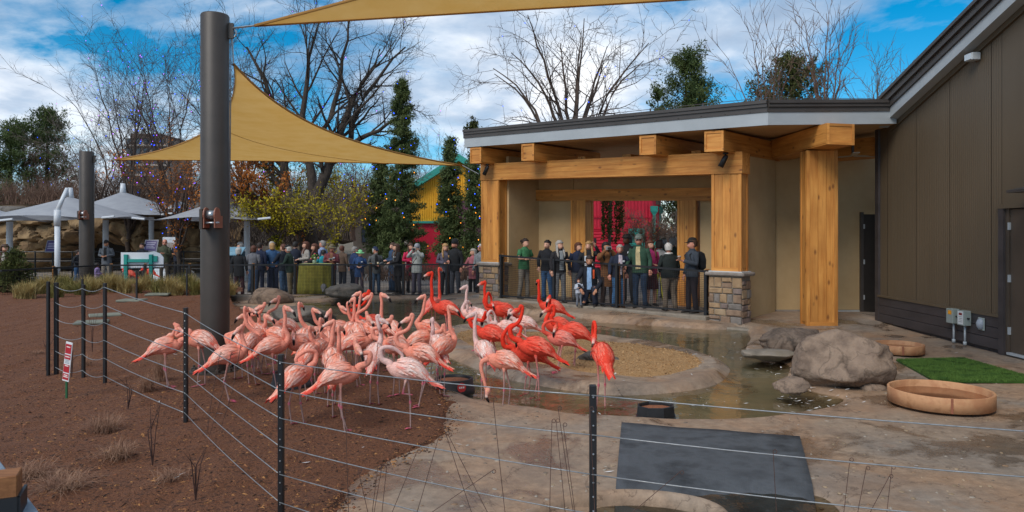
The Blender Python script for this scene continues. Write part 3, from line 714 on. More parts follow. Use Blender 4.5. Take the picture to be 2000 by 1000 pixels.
MB().box(8.095, 8.125, 1.5, 11.84, 2.47, 6.0).build('wall_panel', M_BRN, bb, world=True)
MB().box(8.095, 8.125, 1.5, 10.45, .05, 2.44).build('wall_panel', M_BRN, bb, world=True)
hd = MB().add([(8.09, 11.1, 2.75), (7.65, 11.1, 2.66), (7.65, 10.2, 2.66), (8.09, 10.2, 2.75), (8.09, 11.1, 2.62), (7.65, 11.1, 2.62), (7.65, 10.2, 2.62), (8.09, 10.2, 2.62)], [(0, 1, 2, 3), (7, 6, 5, 4), (0, 4, 5, 1), (1, 5, 6, 2), (2, 6, 7, 3)]).build('door_hood', M_DKMET, bb, world=True)
def rake(nm, z0, z1, xo, m, xi=8.13):
    ya, yb = 15.35, 1.5
    vv = [(xo, ya, rz(ya)+z0), (xo, yb, rz(yb)+z0), (xo, yb, rz(yb)+z1), (xo, ya, rz(ya)+z1)]; vv += [(xi, y, z) for _, y, z in vv]
    MB().add(vv, [(3, 2, 1, 0), (0, 1, 5, 4), (7, 6, 2, 3), (4, 7, 3, 0)]).build(nm, m, bb, world=True)
rake('rake_soffit_trim', -.10, 0, 8.05, M_BRN); rake('rake_fascia', .003, .21, 7.86, M_GALV); rake('rake_gutter', .213, .34, 7.82, M_DKMET); rake('rake_gutter', .343, .47, 7.77, M_DKMET)
rake('rake_cap', .473, .54, 7.72, M_DKMET)
# flood light high on the wall
fl = thing('flood_light', 'small white flood light high on the brown wall', 'light', (8.05, 12.45, 5.05))
MB().box(-.12, .03, -.10, .10, -.06, .07).build('housing', M_GALV, fl, bevel=.01); MB().box(-.14, -.121, -.085, .085, -.045, .055).build('lens', mat('clear_lens', hx('c9d2da'), None, .1), fl)
MB().tube([(.03, 0, 0), (.08, 0, .02)], .03, 8).build('bracket', M_DKMET, fl)
# electrical boxes and conduits
M_EBOX = mat('grey_enamel', hx('8d9894'), hx('959f9b'), .4, 3)
for k, (y, hasr) in enumerate(((12.98, 0), (12.66, 1))):
    e = thing('electrical_box', ('grey electrical box with an orange warning sticker' if not hasr else 'grey electrical box with a white label and red mark')+' on the dark wall base', 'electrical box', (8.05, y, .5))
    b_ = MB().box(-.13, .0, -.10, .10, -.13, .13).build('box', M_EBOX, e, bevel=.006)
    if not hasr: MB().box(-.133, -.131, -.06, .04, .03, .10).build('warning_sticker', mat('orange_sticker', hx('f0a01c'), None, .5), b_)
    else:
        MB().box(-.133, -.131, -.075, .075, -.11, .12).build('label_plate', mat('white_label', hx('d5d8d8'), None, .5), b_); MB().box(-.1345, -.1335, -.05, .04, .05, .09).build('red_mark', mat('red_mark', hx('7b1720'), None, .4), b_)
        for i in range(4): MB().box(-.1345, -.1335, -.05, .05-.012*(i % 3), .02-.03*i, .027-.03*i).build('printed_line', mat('print_grey', hx('6a6f70'), None, .6), b_)
    MB().tube([(-.05, 0, -.13), (-.05, 0, -.47)], .018, 8).build('conduit', M_GALV, e, True); MB().tube([(-.05, 0, -.42), (-.05, 0, -.48)], .03, 8).build('conduit_coupling', M_GALV, e, True)
    MB().tube([(-.07, -.10, -.0), (-.07, -.15, .0)], .014, 8).build('switch_lever', M_BLACK, e)
e = thing('outlet_cover', 'clear bubble outlet cover on the dark wall base', 'outlet', (8.05, 12.28, .44))
MB().box(-.02, .0, -.085, .085, -.11, .11).build('plate', M_EBOX, e, bevel=.01); MB().sph((-.02, 0, 0), (.07, .075, .10), 10, 8).build('cover', mat('cloudy_plastic', hx('9aa2ad'), None, .15), e, True)
# ------------------------------------------------------------------ shade sails and their poles
M_POLE = mat('bronze_pole_paint', hx('3b342e'), hx('423a34'), .5, 4)
M_RUST = mat('winch_paint', hx('8a5744'), hx('94604c'), .5, 8)
M_STEEL = mat('bright_steel', hx('9a9ea2'), hx('b4b8bb'), .3, 10, metal=.8)
def sail_pole(label, base, r, h, grow_base=True, seed=0):
    p_ = thing('sail_pole', label, 'pole', base, 0, 'dark shade sail poles')
    MB().lathe([(r, .05), (r, h-.02), (r-.012, h), (0.001, h)], 32).build('shaft', M_POLE, p_, True)
    if grow_base:
        MB().lathe([(r*1.75, 0), (r*1.75, .045), (r, .047)], 32).build('base_plate', M_POLE, p_)
        MB().lathe([(r*2.3, -.12), (r*2.3, .0), (.01, .003)], 32).build('footing', M_CURB, p_)
        for k in range(10):
            a = 2*math.pi*k/10+.2; c = (r*1.45*math.cos(a), r*1.45*math.sin(a))
            MB().lathe([(.04, .047), (.04, .085), (.02, .09), (.02, .12), (.001, .12)], 6, (c[0], c[1], 0)).build('anchor_bolt', M_POLE, p_)
    # lug with shackle near the top
    MB().box(r-.02, r+.07, -.02, .02, h-.34, h-.12).build('lug', M_POLE, p_)
    MB().tube([V((r+.06+.05*math.sin(a), 0, h-.20-.06*(1-math.cos(a)))) for a in np.linspace(0, 2*math.pi, 13)], .012, 6).build('shackle', M_STEEL, p_, True)
    return p_
pB = G(420, 728, .0); pole1 = sail_pole('thick dark pole beside the flamingos, nearest of the shade sail poles', pB, .195, 5.12)
pole2 = sail_pole('dark shade sail pole farther back, behind the tufted grass', V((-13.35, 22.5, .2)), .21, 4.35)
def winch(parent, r, z, s=1.):
    y0 = -r-.10*s
    w_ = MB().box(-.06*s, -.02*s, y0-.09*s, -r*.8, z-.15*s, z+.13*s).build('winch_plate', M_POLE, parent)
    for x in (0.0, .15*s):
        MB().tube([(x-.008, y0, z+.05*s), (x+.008, y0, z+.05*s)], .105*s, 18).build('winch_flange', M_RUST, w_)
        MB().box(x-.007, x+.007, y0-.09*s, -r*.6, z-.13*s, z+.04*s).build('winch_cheek', M_RUST, w_)
    MB().tube([(.01, y0, z+.05*s), (.14*s, y0, z+.05*s)], .065*s, 14).build('cable_drum', M_STEEL, w_, True)
    MB().tube([(-.02, y0-.05, z-.06*s), (.20*s, y0-.05, z-.06*s)], .016*s, 8).build('crank_shaft', M_STEEL, w_, True)
winch(pole1, .195, 2.2); winch(pole2, .21, 2.35)
for p_, r, z0, z1 in ((pole1, .21, 2.15, 4.85), (pole2, .225, 2.4, 4.1)):
    MB().tube([(r, 0, z0), (r+.02, 0, z1)], .008, 5).build('hoist_cable', M_STEEL, p_)

def sail_mat(name, c1, c2):
    return mat(name, hx(c1), hx(c2), .85, 2.0, bump=.002, bscale=120, trans=.6)
M_SAIL = sail_mat('sand_sailcloth', 'd6a658', 'ddb168'); M_HEM = mat('sail_hem', hx('bd8f4e'), None, .85, trans=.4)
def sail(name, label, A, B, C, sab, sbc, sca, sagz, n=26):
    A, B, C = V(A), V(B), V(C); ctr = (A+B+C)/3
    def pt(a, b, c):
        q = A*a+B*b+C*c
        def e(p, q_, r, s, tgt): return (tgt)*(4*p*q_*s*(1-r)**2)
        q = q+e(a, b, c, sab, C-(A+B)/2)+e(b, c, a, sbc, A-(B+C)/2)+e(c, a, b, sca, B-(C+A)/2)
        return q+V((0, 0, -sagz*27*a*b*c))
    mb = MB(); idx = {}; vv = []
    for i in range(n+1):
        for j in range(n+1-i):
            idx[(i, j)] = len(vv); vv.append(pt(1-(i+j)/n, i/n, j/n))
    ff = []
    for i in range(n):
        for j in range(n-i):
            ff.append((idx[(i, j)], idx[(i+1, j)], idx[(i, j+1)]))
            if i+j < n-1: ff.append((idx[(i+1, j)], idx[(i+1, j+1)], idx[(i, j+1)]))
    s = thing(name, label, 'shade sail', A, 0, 'tan shade sails')
    mb.add(vv, ff).build('cloth', M_SAIL, s, True, world=True)
    def strip(f, w, nm, m):
        ps = [f(t/30) for t in range(31)]
        MB().tube([p for p in ps], [(w, .006)]*31, 6, side=(0, 0, 1)).build(nm, m, s, True, world=True)
    strip(lambda t: pt(1-t, t, 0), .022, 'hem', M_HEM); strip(lambda t: pt(0, 1-t, t), .022, 'hem', M_HEM); strip(lambda t: pt(t, 0, 1-t), .022, 'hem', M_HEM)
    return s, pt, strip
SA, SB, SCc = P(456, 124, 10.35), P(222, 312, 22.2), P(903, 323, 20.1)
s1, pt1, st1 = sail('shade_sail', 'tan triangular shade sail stretched low behind the big pole', SA, SB, SCc, .13, .03, .12, .10)
st1(lambda t: pt1(.62-.62*t, .38-.16*t, .78*t), .009, 'seam', M_HEM)
for a, b in ((SA, pB+V((.22, .05, 4.9))), (SB, V((-13.1, 22.5, 4.3))), (SCc, P(935, 340, 20.0))):
    MB().tube([a, b], .012, 6).build('turnbuckle', M_STEEL, s1, world=True)
UA, UB, UC = P(497, 50, 10.1), V((6.2, 4.3, 6.2)), V((7.3, 8.9, 5.22))
s2, pt2, st2 = sail('shade_sail', 'tan shade sail overhead, cut off by the top of the picture', UA, UB, UC, .10, .08, .0, .06)
st2(lambda t: pt2(.42*(1-t)+.30*t, .58*t, .58*(1-t)+.12*t), .02, 'seam', M_HEM)
MB().tube([UA, pB+V((.24, .0, 4.93))], .014, 6).build('turnbuckle', M_STEEL, s2, world=True)

# ------------------------------------------------------------------ cable fence
cfz = thing('cable_fence', 'black post and steel cable fence along the flamingo bed', 'fence', G(363, 835, .03))
FP = [(110, 552, 9.9), (163, 556, 9.75), (205, 553, 9.45), (363, 601, 7.45), (549, 692, 4.98), (1158, 752, 3.80)]
posts = []
for k, (px, py, Yd) in enumerate(FP):
    top = P(px, py, Yd); zb = float(mulch_z(np.array(top.x), np.array(top.y))) if top.x < .2 else zat(top.x, top.y)
    posts.append((top, zb))
posts.append((V((2.95, 3.05, 1.16)), .03))
for k, (top, zb) in enumerate(posts):
    w = .018 if k != 0 else .024
    b = MB().box(top.x-w, top.x+w, top.y-.022, top.y+.022, zb-.05, top.z).build('post', M_BLACK, cfz, world=True, bevel=.003)
    if k in (3, 4, 5):
        for i in range(14):
            z = top.z-.06-.075*i
            if z > zb+.05: MB().sph((top.x, top.y-.023, z), .006, 6, 4).build('cable_hole', M_STEEL, b, world=True)
    if k == 0:
        MB().box(top.x-.075, top.x-.045, top.y-.1, top.y-.06, zb-.05, top.z+.02).build('post', M_BLACK, cfz, world=True)
M_CABLE = mat('stainless_cable', hx('85888b'), hx('9da0a2'), .4, 30, metal=.5)
NC = 6
for k in range(len(posts)-1):
    (a, za), (b, zb) = posts[k], posts[k+1]
    for i in range(NC):
        p0 = V((a.x, a.y-.024, a.z-.05-(a.z-za-.15)*i/(NC-1))); p1 = V((b.x, b.y-.024, b.z-.05-(b.z-zb-.15)*i/(NC-1)))
        sg = .012+.02*((i*7+k*3) % 5)/5 if k > 1 else .05
        MB().tube([p0.lerp(p1, t)-V((0, 0, sg*4*t*(1-t))) for t in np.linspace(0, 1, 9)], .0035 if k > 2 else .0045, 6).build('cable', M_CABLE, cfz, True, world=True)
# thin posts of the second line behind
for k, (px, y0, y1) in enumerate(((161, 545, 625), (267, 528, 606), (365, 523, 594))):
    q = G(px, y1, .1); MB_ = MB().box(-.018, .018, -.018, .018, -.1, (y1-y0)*q.y/F).build('fence_stake', M_BLACK); MB_.location = q
    tag(MB_, 'thin black fence stake in the mulch, %s' % ('leftmost, behind the corner of the cable fence', 'beside the small brown plaque', 'just left of the thick dark pole')[k], 'stake', 'thin black stakes in the mulch')

# ------------------------------------------------------------------ boulders, basins, mats, feeders
M_ROCK = mat('sandstone_boulder', hx('65554a'), hx('94806f'), .9, 2.2, detail=9, c3=hx('7c6a5d'), bump=.05, bscale=7, crack=True)
M_ROCKD = mat('dark_boulder', hx('51443a'), hx('857262'), .85, 2.5, detail=8, c3=hx('68574b'), bump=.04, bscale=9, crack=True)
M_ROCKG = mat('grey_rock', hx('55504b'), hx('787169'), .9, 5, bump=.03, crack=True)
def boulder(name, label, c, r, m, seed, n=44, kk=28, flat=0., amp=.28, rz=0., cuts=9):
    rr = random.Random(seed); o = V((rr.uniform(-50, 50), rr.uniform(-50, 50), rr.uniform(-50, 50)))
    planes = []
    for _ in range(cuts):
        d = V((rr.gauss(0, 1), rr.gauss(0, 1), rr.gauss(.35, .6))).normalized(); planes.append((d, rr.uniform(.66, .92)))
    if flat: planes.append((V((0.05, 0, 1)).normalized(), flat))
    rings = []; 
    for i in range(kk+1):
        th = math.pi*(i+.02)/(kk+.04)
        ring = []
        for j in range(n):
            a = 2*math.pi*j/n; d = V((math.sin(th)*math.cos(a), math.sin(th)*math.sin(a), math.cos(th)))
            s = 1+amp*noise.noise(d*1.3+o)+amp*.45*noise.noise(d*3+o)
            for pn, pd in planes:
                t = d.dot(pn)
                if t > 1e-4 and s*t > pd: s = pd/t+(s-pd/t)*.05
            s += amp*.16*noise.noise(d*7+o)+amp*.10*noise.noise(d*15+o)-amp*.22*max(0, .10-abs(noise.noise(d*2.3+o*1.7)))*6
            ring.append(V((d.x*r[0]*s, d.y*r[1]*s, d.z*r[2]*s)))
        rings.append(ring)
    mb = MB().loft(rings); ob = mb.build(name, m, None, True); ob.location = c; ob.rotation_euler = (0, 0, rz)
    return tag(ob, label, 'rock')
boulder('boulder', 'largest brown boulder overhanging the pool edge', P(1642, 704, 9.6), (.70, .58, .38), M_ROCK, 4, 64, 40, amp=.20, cuts=7)
boulder('boulder', 'dark flat boulder at the water behind the largest one', P(1543, 664, 12.2), (.60, .5, .23), M_ROCKD, 8, 56, 32, flat=.8)
boulder('boulder', 'low rounded brown rock beneath the left end of the largest boulder', P(1545, 752, 9.0), (.20, .25, .12), M_ROCK, 21)
boulder('boulder', 'pale flat rock shelf at the waterline before the dark flat boulder', P(1505, 692, 11.4), (.42, .3, .10), M_CURB, 12, flat=.7)
boulder('boulder', 'rounded grey brown boulder behind the pool near the tall pole', P(526, 584, 20.6), (.72, .6, .34), M_ROCKD, 31, flat=.9, amp=.18)
boulder('boulder', 'grey flat topped boulder at the far pool edge before the green table', P(677, 568, 21.6), (.66, .55, .28), M_ROCKG, 35, flat=.75, amp=.2)
boulder('boulder', 'grey brown slab of rock at the far left pool edge', P(592, 617, 16.6), (.8, .7, .28), M_ROCKG, 37, flat=.7, amp=.2)
boulder('boulder', 'low grey slab of rock beside the mulch at the far left end of the pool', P(508, 604, 18.6), (.75, .8, .10), M_CURB, 39, flat=.7, amp=.2)
boulder('boulder', 'small dark grey rock on the gravel island', P(1165, 702, 11.2), (.30, .22, .17), M_ROCKG, 44, amp=.35)
boulder('boulder', 'smallest dark grey rock beside the red bird on the gravel island', P(1202, 708, 11.1), (.09, .10, .09), M_ROCKG, 47, amp=.35)
for k, (px, py, Yq, r_) in enumerate(((1706, 760, 9.35, (.26, .3, .14)), (1660, 735, 10.2, (.45, .2, .2)))):
    boulder('boulder', ('brown rock propping the right end of the largest boulder', 'brown rock closing the hollow behind the largest boulder')[k], P(px, py, Yq), r_, M_ROCK, 70+k, 28, 18)
M_TERRA = mat('terracotta_plastic', hx('9c6a45'), hx('c4946c'), .75, 5, detail=9, lo=.3, hi=.6, c3=hx('b37f5a'), bump=.001)
M_TUBW = mat('brown_tub_water', hx('6b3f28'), hx('8a5738'), .12, 4)
def tub(label, c, r, h, wz):
    t_ = thing('shallow_tub', label, 'tub', c, 0, 'terracotta coloured tubs')
    MB().lathe([(r-.03, .01), (r-.03, h-.006), (r-.024, h), (r-.006, h), (r, h-.006), (r, 0), (r-.03, .0)], 64).build('rim_wall', M_TERRA, t_, True)
    MB().lathe([(r-.03, .012), (.001, .012)], 48).build('tub_floor', M_TERRA, t_)
    MB().lathe([(r-.031, wz), (.001, wz)], 48).build('water', M_TUBW, t_)
    a = -1.9; MB().box(r-.005, r+.004, -.012, .012, .002, h, M=Matrix.Rotation(a, 4, 'Z')).build('seam', mat('tub_seam', hx('8d563f'), None, .7), t_)
tub('large round terracotta tub on the concrete in front', G(1836, 787, .03), .545, .165, .085)
tub('small round terracotta tub behind the artificial turf', G(1755, 687, .03), .385, .14, .07)

# green turf rug
TURF = [G(1750, 704, .02), G(1882, 701, .02), G(2010, 737, .02), G(2010, 748, .02), G(1826, 745, .02)]
tf = thing('turf_rug', 'bright green artificial turf rug on the concrete', 'turf', TURF[0])
M_TURFB = mat('turf_backing', hx('26440f'), hx('365a18'), .95, 20)
M_TURF = mat('turf_blades', hx('2b4a18'), hx('55762f'), .9, 3.5, detail=8, c3=hx('3a5c22'))
zt_ = max(q.z for q in [V((p.x, p.y, zat(p.x, p.y))) for p in TURF])+.02
MB().prism([(q.x, q.y) for q in TURF], zt_-.02, zt_).build('backing', M_TURFB, tf, world=True)
tp = np.array([(q.x, q.y) for q in TURF]); tp = tp if sdf(tp, np.array([tp[:, 0].mean()]), np.array([tp[:, 1].mean()]))[0] < 0 else tp[::-1]
q = pts_in(tp, 42000, lambda x, y: x*0+zt_, .005); nb = len(q)
dx = rng.normal(0, .012, (nb, 2)); hgt = rng.uniform(.018, .034, nb); wv = rng.normal(0, 1, (nb, 2)); wv = wv/np.linalg.norm(wv, axis=1)[:, None]*.004
v0 = q.copy(); v0[:, :2] -= wv; v1 = q.copy(); v1[:, :2] += wv; v2 = q.copy(); v2[:, :2] += dx; v2[:, 2] += hgt
o = npmesh('turf_blades', np.stack([v0, v1, v2], 1).reshape(-1, 3), np.arange(nb*3).reshape(-1, 3), M_TURF, tf, world=True); o['kind'] = 'stuff'

# black rubber mat running down into the near basin
MATQ = [G(1214, 827, .02), G(1562, 852, .02), G(1640, 1150, .02), G(1190, 1090, .02)]
M_RUB = mat('black_rubber_mat', hx('24272a'), hx('53575c'), .8, 2.5, detail=14, lo=.3, hi=.72, c3=hx('3a3d41'), bump=.006, bscale=160)
def bil(u, v): a = MATQ[0].lerp(MATQ[1], u); b = MATQ[3].lerp(MATQ[2], u); return a.lerp(b, v)
mbm = MB(); nu, nv = 16, 22; vv = []
for j in range(nv+1):
    for i in range(nu+1):
        q = bil(i/nu, j/nv); vv.append((q.x, q.y, zat(q.x, q.y)+.016))
mbm.add(vv, [(j*(nu+1)+i, (j+1)*(nu+1)+i, (j+1)*(nu+1)+i+1, j*(nu+1)+i+1) for j in range(nv) for i in range(nu)])
o = mbm.build('rubber_mat', M_RUB, None, True, solid=.02); tag(o, 'black textured rubber mat sloping into the near basin', 'mat')

# black feed pans
M_PAN = mat('black_pan_rubber', hx('1a1b1d'), hx('26272a'), .5, 8)
M_FEED = mat('feed_pellets', hx('7c4a30'), hx('a56a48'), .9, 60, bump=.006)
def feeder(label, c, r, h, sq=False, stickers=()):
    f_ = thing('feed_pan', label, 'feed pan', c, .3, 'black feed pans'); n = 8 if sq else 28
    MB().lathe([(r*1.06, -.03), (r*1.06, .03), (r, .035), (r*.96, h), (r*.88, h+.004), (r*.84, h-.012), (r*.82, .05)], n, ay=.8 if sq else 1.).build('rim', M_PAN, f_, not sq)
    MB().lathe([(r*.86, h-.035), (.001, h-.02)], n, ay=.8 if sq else 1.).build('feed', M_FEED, f_)
    for a in stickers:
        M = Matrix.Rotation(a, 4, 'Z') @ Matrix.Translation((r*1.0, 0, h*.52)) @ Matrix.Rotation(math.radians(82), 4, 'Y')
        st = MB().add([M @ V((.06*math.cos(t), .06*math.sin(t), .006)) for t in np.linspace(0, 6.283, 21)[:-1]], [tuple(range(20))]).build('sticker', mat('red_sticker', hx('c62f2c'), None, .5), f_)
        mbx = MB()
        for i, (ya, yb) in enumerate(((-.034, -.018), (-.012, .006), (.012, .036))):
            mbx.add([M @ V((x, y, .008)) for x, y in ((-.012, ya), (.012, ya), (.012, yb), (-.012, yb))], [(0, 1, 2, 3)])
        mbx.build('sticker_lettering', mat('sticker_white', hx('eed9d4'), None, .5), st)
feeder('black octagonal feed pan standing in the water by the black mat', V((1.62, 8.08, -.09)), .235, .15, True)
feeder('black feed pan with red round stickers among the flamingos', V((-.76, 9.35, -.05)), .26, .16, False, (-1.1-.3, -2.3-.3))
feeder('black feed pan mostly hidden by the flamingos on the mulch', V((-2.85, 9.3, .04)), .25, .16)

# ------------------------------------------------------------------ foreground ledge with timber post
lg = thing('stone_ledge', 'blue grey ledge with stone slabs at the lower left corner', 'ledge', (-3.0, 3.4, 0))
M_SLATE = mat('slate_cap', hx('6f7c8a'), hx('8593a0'), .7, 5, bump=.004)
ea, eb = P(-14, 880, 3.8), P(84, 1004, 2.92); ez = .86; ed = (eb-ea).normalized(); en = V((-ed.y, ed.x, 0))
if en.x > 0: en = -en
for k in range(3):
    a = ea+(eb-ea)*(k*.42-.1); b = ea+(eb-ea)*(k*.42+.31)
    pl = [a.to_2d(), b.to_2d(), (b+en*.45).to_2d(), (a+en*.45).to_2d()]
    MB().prism(pl, min(ea.z, eb.z)-.06, min(ea.z, eb.z)).build('cap_slab', M_SLATE, lg, world=True, bevel=.006)
pl = [(ea-(eb-ea)*.1+en*.03).to_2d(), (eb+(eb-ea)*.3+en*.03).to_2d(), (eb+(eb-ea)*.3+en*.4).to_2d(), (ea-(eb-ea)*.1+en*.4).to_2d()]
MB().prism(pl, -.1, min(ea.z, eb.z)-.065).build('ledge_wall', M_CURB, lg, world=True)
wp = thing('timber_post', 'sawn timber post with black steel bracket at the lower left corner', 'post', (-2.2, 2.85, .5))
c_ = P(2, 960, 2.95); MW = Matrix.Translation(c_) @ Matrix.Rotation(.45, 4, 'Z')
MB().box(-.08, .065, -.06, .06, -.5, .075, M=MW).build('timber', mat('weathered_timber', hx('7d4f2c'), hx('96643c'), .8, 8, stretch=(1, 8, 8)), wp, world=True, bevel=.004)
MB().box(-.03, .075, -.075, -.061, -.5, -.01, M=MW).build('bracket_plate', M_BLACK, wp, world=True)
MB().box(.066, .078, -.075, .09, -.5, -.01, M=MW).build('bracket_plate', M_BLACK, wp, world=True)

# small garden signs
gs = thing('plant_sign', 'red and white warning sign on a green stake in the mulch', 'sign', G(130, 770, .05), -.35)
MB().box(-.014, .014, -.006, .006, -.1, .22).build('stake', mat('green_stake', hx('1f5a38'), None, .6), gs)
MSg = Matrix.Translation((0, -.012, .16)) @ Matrix.Rotation(math.radians(8), 4, 'Y')
pnl = MB().box(-.055, .055, -.006, .004, 0, .48, M=MSg).build('panel', mat('sign_white', hx('d9dcde'), None, .5), gs, bevel=.003)
M_SRED = mat('sign_red', hx('b0202c'), None, .5); M_SGRY = mat('sign_grey', hx('7d8794'), None, .6)
for z0, z1 in ((.34, .455), (.27, .325), (.11, .205), (.02, .095)): MB().box(-.047, .047, -.0085, -.0065, z0, z1, M=MSg).build('red_panel', M_SRED, pnl)
for z0, w in ((.415, .03), (.295, .038), (.185, .03), (.05, .038), (.07, .03)): MB().box(-w, w, -.0095, -.0088, z0, z0+.012, M=MSg).build('lettering', mat('sign_letter', hx('e6dcd8'), None, .5), pnl)
for z0, w in ((.255, .036), (.238, .03), (.222, .036)): MB().box(-w, w, -.0085, -.0068, z0, z0+.006, M=MSg).build('lettering', M_SGRY, pnl)
for k, (px, py) in enumerate(((258, 603), (310, 591), (179, 638), (205, 628))):
    q = G(px, py, .12); z = float(mulch_z(np.array(q.x), np.array(q.y)))
    o = MB().box(-.30, .30, -.22, .22, -.03, .03).build('valve_box_lid', mat('lid_grey', hx('6d7064'), hx('7f8276'), .9, 6), None, bevel=.02); o.location = (q.x, q.y, z+.01); o.rotation_euler = (0, 0, .2*k)
    tag(o, 'flat grey green valve lid set in the mulch, %s' % ('below the small brown plaque', 'farthest of four', 'nearest of four', 'beside the nearest lid, slightly behind it')[k], 'lid', 'valve lids in the mulch')
pq = thing('brown_plaque', 'small brown plaque on a stake in the far mulch', 'sign', G(263, 588, .12)); MB().box(-.012, .012, -.01, .01, 0, .4).build('stake', M_BLACK, pq); MB().box(-.09, .09, -.03, -.011, .15, .48).build('panel', mat('plaque_brown', hx('6a5038'), hx('75593f'), .7, 6), pq)

# thin rusty plant stakes in the foreground, each with a curled tip
M_STK = mat('rusty_stake', hx('3a2722'), hx('5a3f36'), .8, 20)
STK = [(1078,822,1083,1010),(1086,822,1100,1010),(1090,798,1126,1010),(1100,830,1115,1010),(876,851,956,1010),(871,848,932,1010),(963,918,828,1010),(963,780,992,1010),(856,856,803,1010),(815,880,762,1010),
       (746,910,735,1010),(738,912,722,1010),(756,905,748,1010),(700,920,714,1010),(1510,882,1518,1010),(1330,920,1232,1010),(1660,897,1645,1010),(1692,913,1678,1010),(1742,912,1726,1010),(1738,928,1696,1010),
       (675,803,690,1010),(452,690,425,790),(430,690,412,800),(470,676,440,795),(1152,798,1160,960)]
ORD = 'first second third fourth fifth sixth seventh eighth ninth tenth eleventh twelfth thirteenth fourteenth fifteenth sixteenth seventeenth eighteenth nineteenth twentieth twenty-first twenty-second twenty-third twenty-fourth twenty-fifth twenty-sixth twenty-seventh twenty-eighth twenty-ninth thirtieth thirty-first thirty-second thirty-third thirty-fourth thirty-fifth'.split()
for k, (x0, y0, x1, y1) in enumerate(STK):
    Yd = 3.3+.25*((k*5) % 7)/7 if k not in (21, 22, 23) else 7.0
    a, b = P(x1, y1, Yd), P(x0, y0, Yd+.05); zb = .0
    if b.z > a.z: a = a+(a-b)*((a.z-zb)/(b.z-a.z))
    mid = a.lerp(b, .5)+V((.012*((k*3) % 5-2), .01, 0))
    pts = catmull([a, mid, b], 5); d = (b-mid).normalized(); s_ = V((d.z, 0, -d.x))
    curl = [b+d*(.009*math.sin(t))+s_*(.009*(1-math.cos(t))) for t in np.linspace(.4, 5.6, 8)]
    o = MB().tube(pts+curl, .0016 if Yd < 5 else .003, 5).build('plant_stake', M_STK, None, True)
    tag(o, 'thin rusty wire plant stake with a curled tip, %s of the stakes from the left' % ORD[sorted(range(len(STK)), key=lambda i_: STK[i_][0]).index(k)], 'plant stake', 'thin rusty plant stakes')

# scattered white feathers on water and ground
fp = []
rf = random.Random(9)
for k in range(220):
    t = rf.random()
    if t < .35: px, py = rf.uniform(1520, 1660), rf.uniform(745, 800)
    elif t < .6: px, py = rf.gauss(1480, 70), rf.gauss(690, 22)
    elif t < .85: px, py = rf.uniform(1180, 1700), rf.uniform(690, 820)
    else: px, py = rf.uniform(300, 1900), rf.uniform(640, 960)
    if py < 620: continue
    q = G(px, py, -.04); z = max(zat(q.x, q.y), -.052)+.006
    if sdf(MUL, np.array([q.x]), np.array([q.y]))[0] < 0: z = float(mulch_z(np.array(q.x), np.array(q.y)))+.012
    fp.append((q.x, q.y, z))
mb = MB()
for x, y, z in fp:
    a = rf.uniform(0, 6.28); L = rf.uniform(.012, .05); w = L*rf.uniform(.15, .35); c, s_ = math.cos(a), math.sin(a)
    mb.add([(x-c*L, y-s_*L, z), (x-s_*w, y+c*w, z+.006), (x+c*L, y+s_*L, z+.012), (x+s_*w, y-c*w, z+.004)], [(0, 1, 2, 3)])
o = mb.build('fallen_feathers', mat('white_feather', hx('d8d6d4'), None, .9)); tag(o, 'small white feathers scattered on the water and deck', 'feathers', kind='stuff')
# leaf shaped pebbles pressed into the deck
pp = []; MATA = np.array([(m_.x, m_.y) for m_ in MATQ])
for k in range(420):
    px, py = rf.uniform(760, 2000), rf.uniform(740, 1000); q = G(px, py, .0)
    if sdf(WATER, np.array([q.x]), np.array([q.y]))[0] < .12 or sdf(MUL, np.array([q.x]), np.array([q.y]))[0] < .1 or q.y < 3 or sdf(MATA, np.array([q.x]), np.array([q.y]))[0] < 0: continue
    pp.append((q.x, q.y, zat(q.x, q.y)))
mb = MB()
for x, y, z in pp:
    r_ = rf.uniform(.010, .03); mb.sph((x, y, z), (r_, r_*rf.uniform(.5, .8), .006), 7, 4, M=Matrix.Rotation(rf.uniform(0, 3), 3, 'Z'), col=rf.choice([hx('8d7a62'), hx('a08b72'), hx('6f6356'), hx('8a6f56'), hx('9b9184')]))
o = mb.build('embedded_pebbles', mat('pebble', (.9, .9, .9), (1.1, 1.1, 1.1), .6, 9, attr='Col'), None, True); tag(o, 'small pebbles embedded in the stained concrete deck', 'pebbles', kind='stuff')
# ------------------------------------------------------------------ flamingos
M_BIRD = mat('flamingo_plumage', (.80, .78, .76), (1.12, 1.1, 1.08), .8, 34, stretch=(1, 2.4, 2.4), attr='Col', bump=.004, bscale=70, spec=.25)
M_EYE = mat('bird_eye', hx('d9b24a'), None, .3)
PALES = {   # neck, body, feather light, feather warm, tail, leg, joint
 'P': dict(neck=hx('ee9984'), head=hx('f0a692'), body=hx('f0967f'), lite=hx('fbd0c1'), warm=hx('f48462'), tail=hx('ec3f30'), leg=hx('a58a86'), joint=hx('cc5f78')),
 'W': dict(neck=hx('e6c0ba'), head=hx('e0c0bc'), body=hx('f3c0b5'), lite=hx('fde6df'), warm=hx('f4ab97'), tail=hx('ea5546'), leg=hx('a58a86'), joint=hx('cc5f78')),
 'R': dict(neck=hx('ee3b26'), head=hx('ee4530'), body=hx('f0503c'), lite=hx('f7806c'), warm=hx('f04430'), tail=hx('ee3420'), leg=hx('c08a86'), joint=hx('c4566a')),
 'M': dict(neck=hx('ee5a48'), head=hx('ee6450'), body=hx('f27f70'), lite=hx('f9a99c'), warm=hx('f26a55'), tail=hx('f04a38'), leg=hx('b88a86'), joint=hx('c4566a')),
}
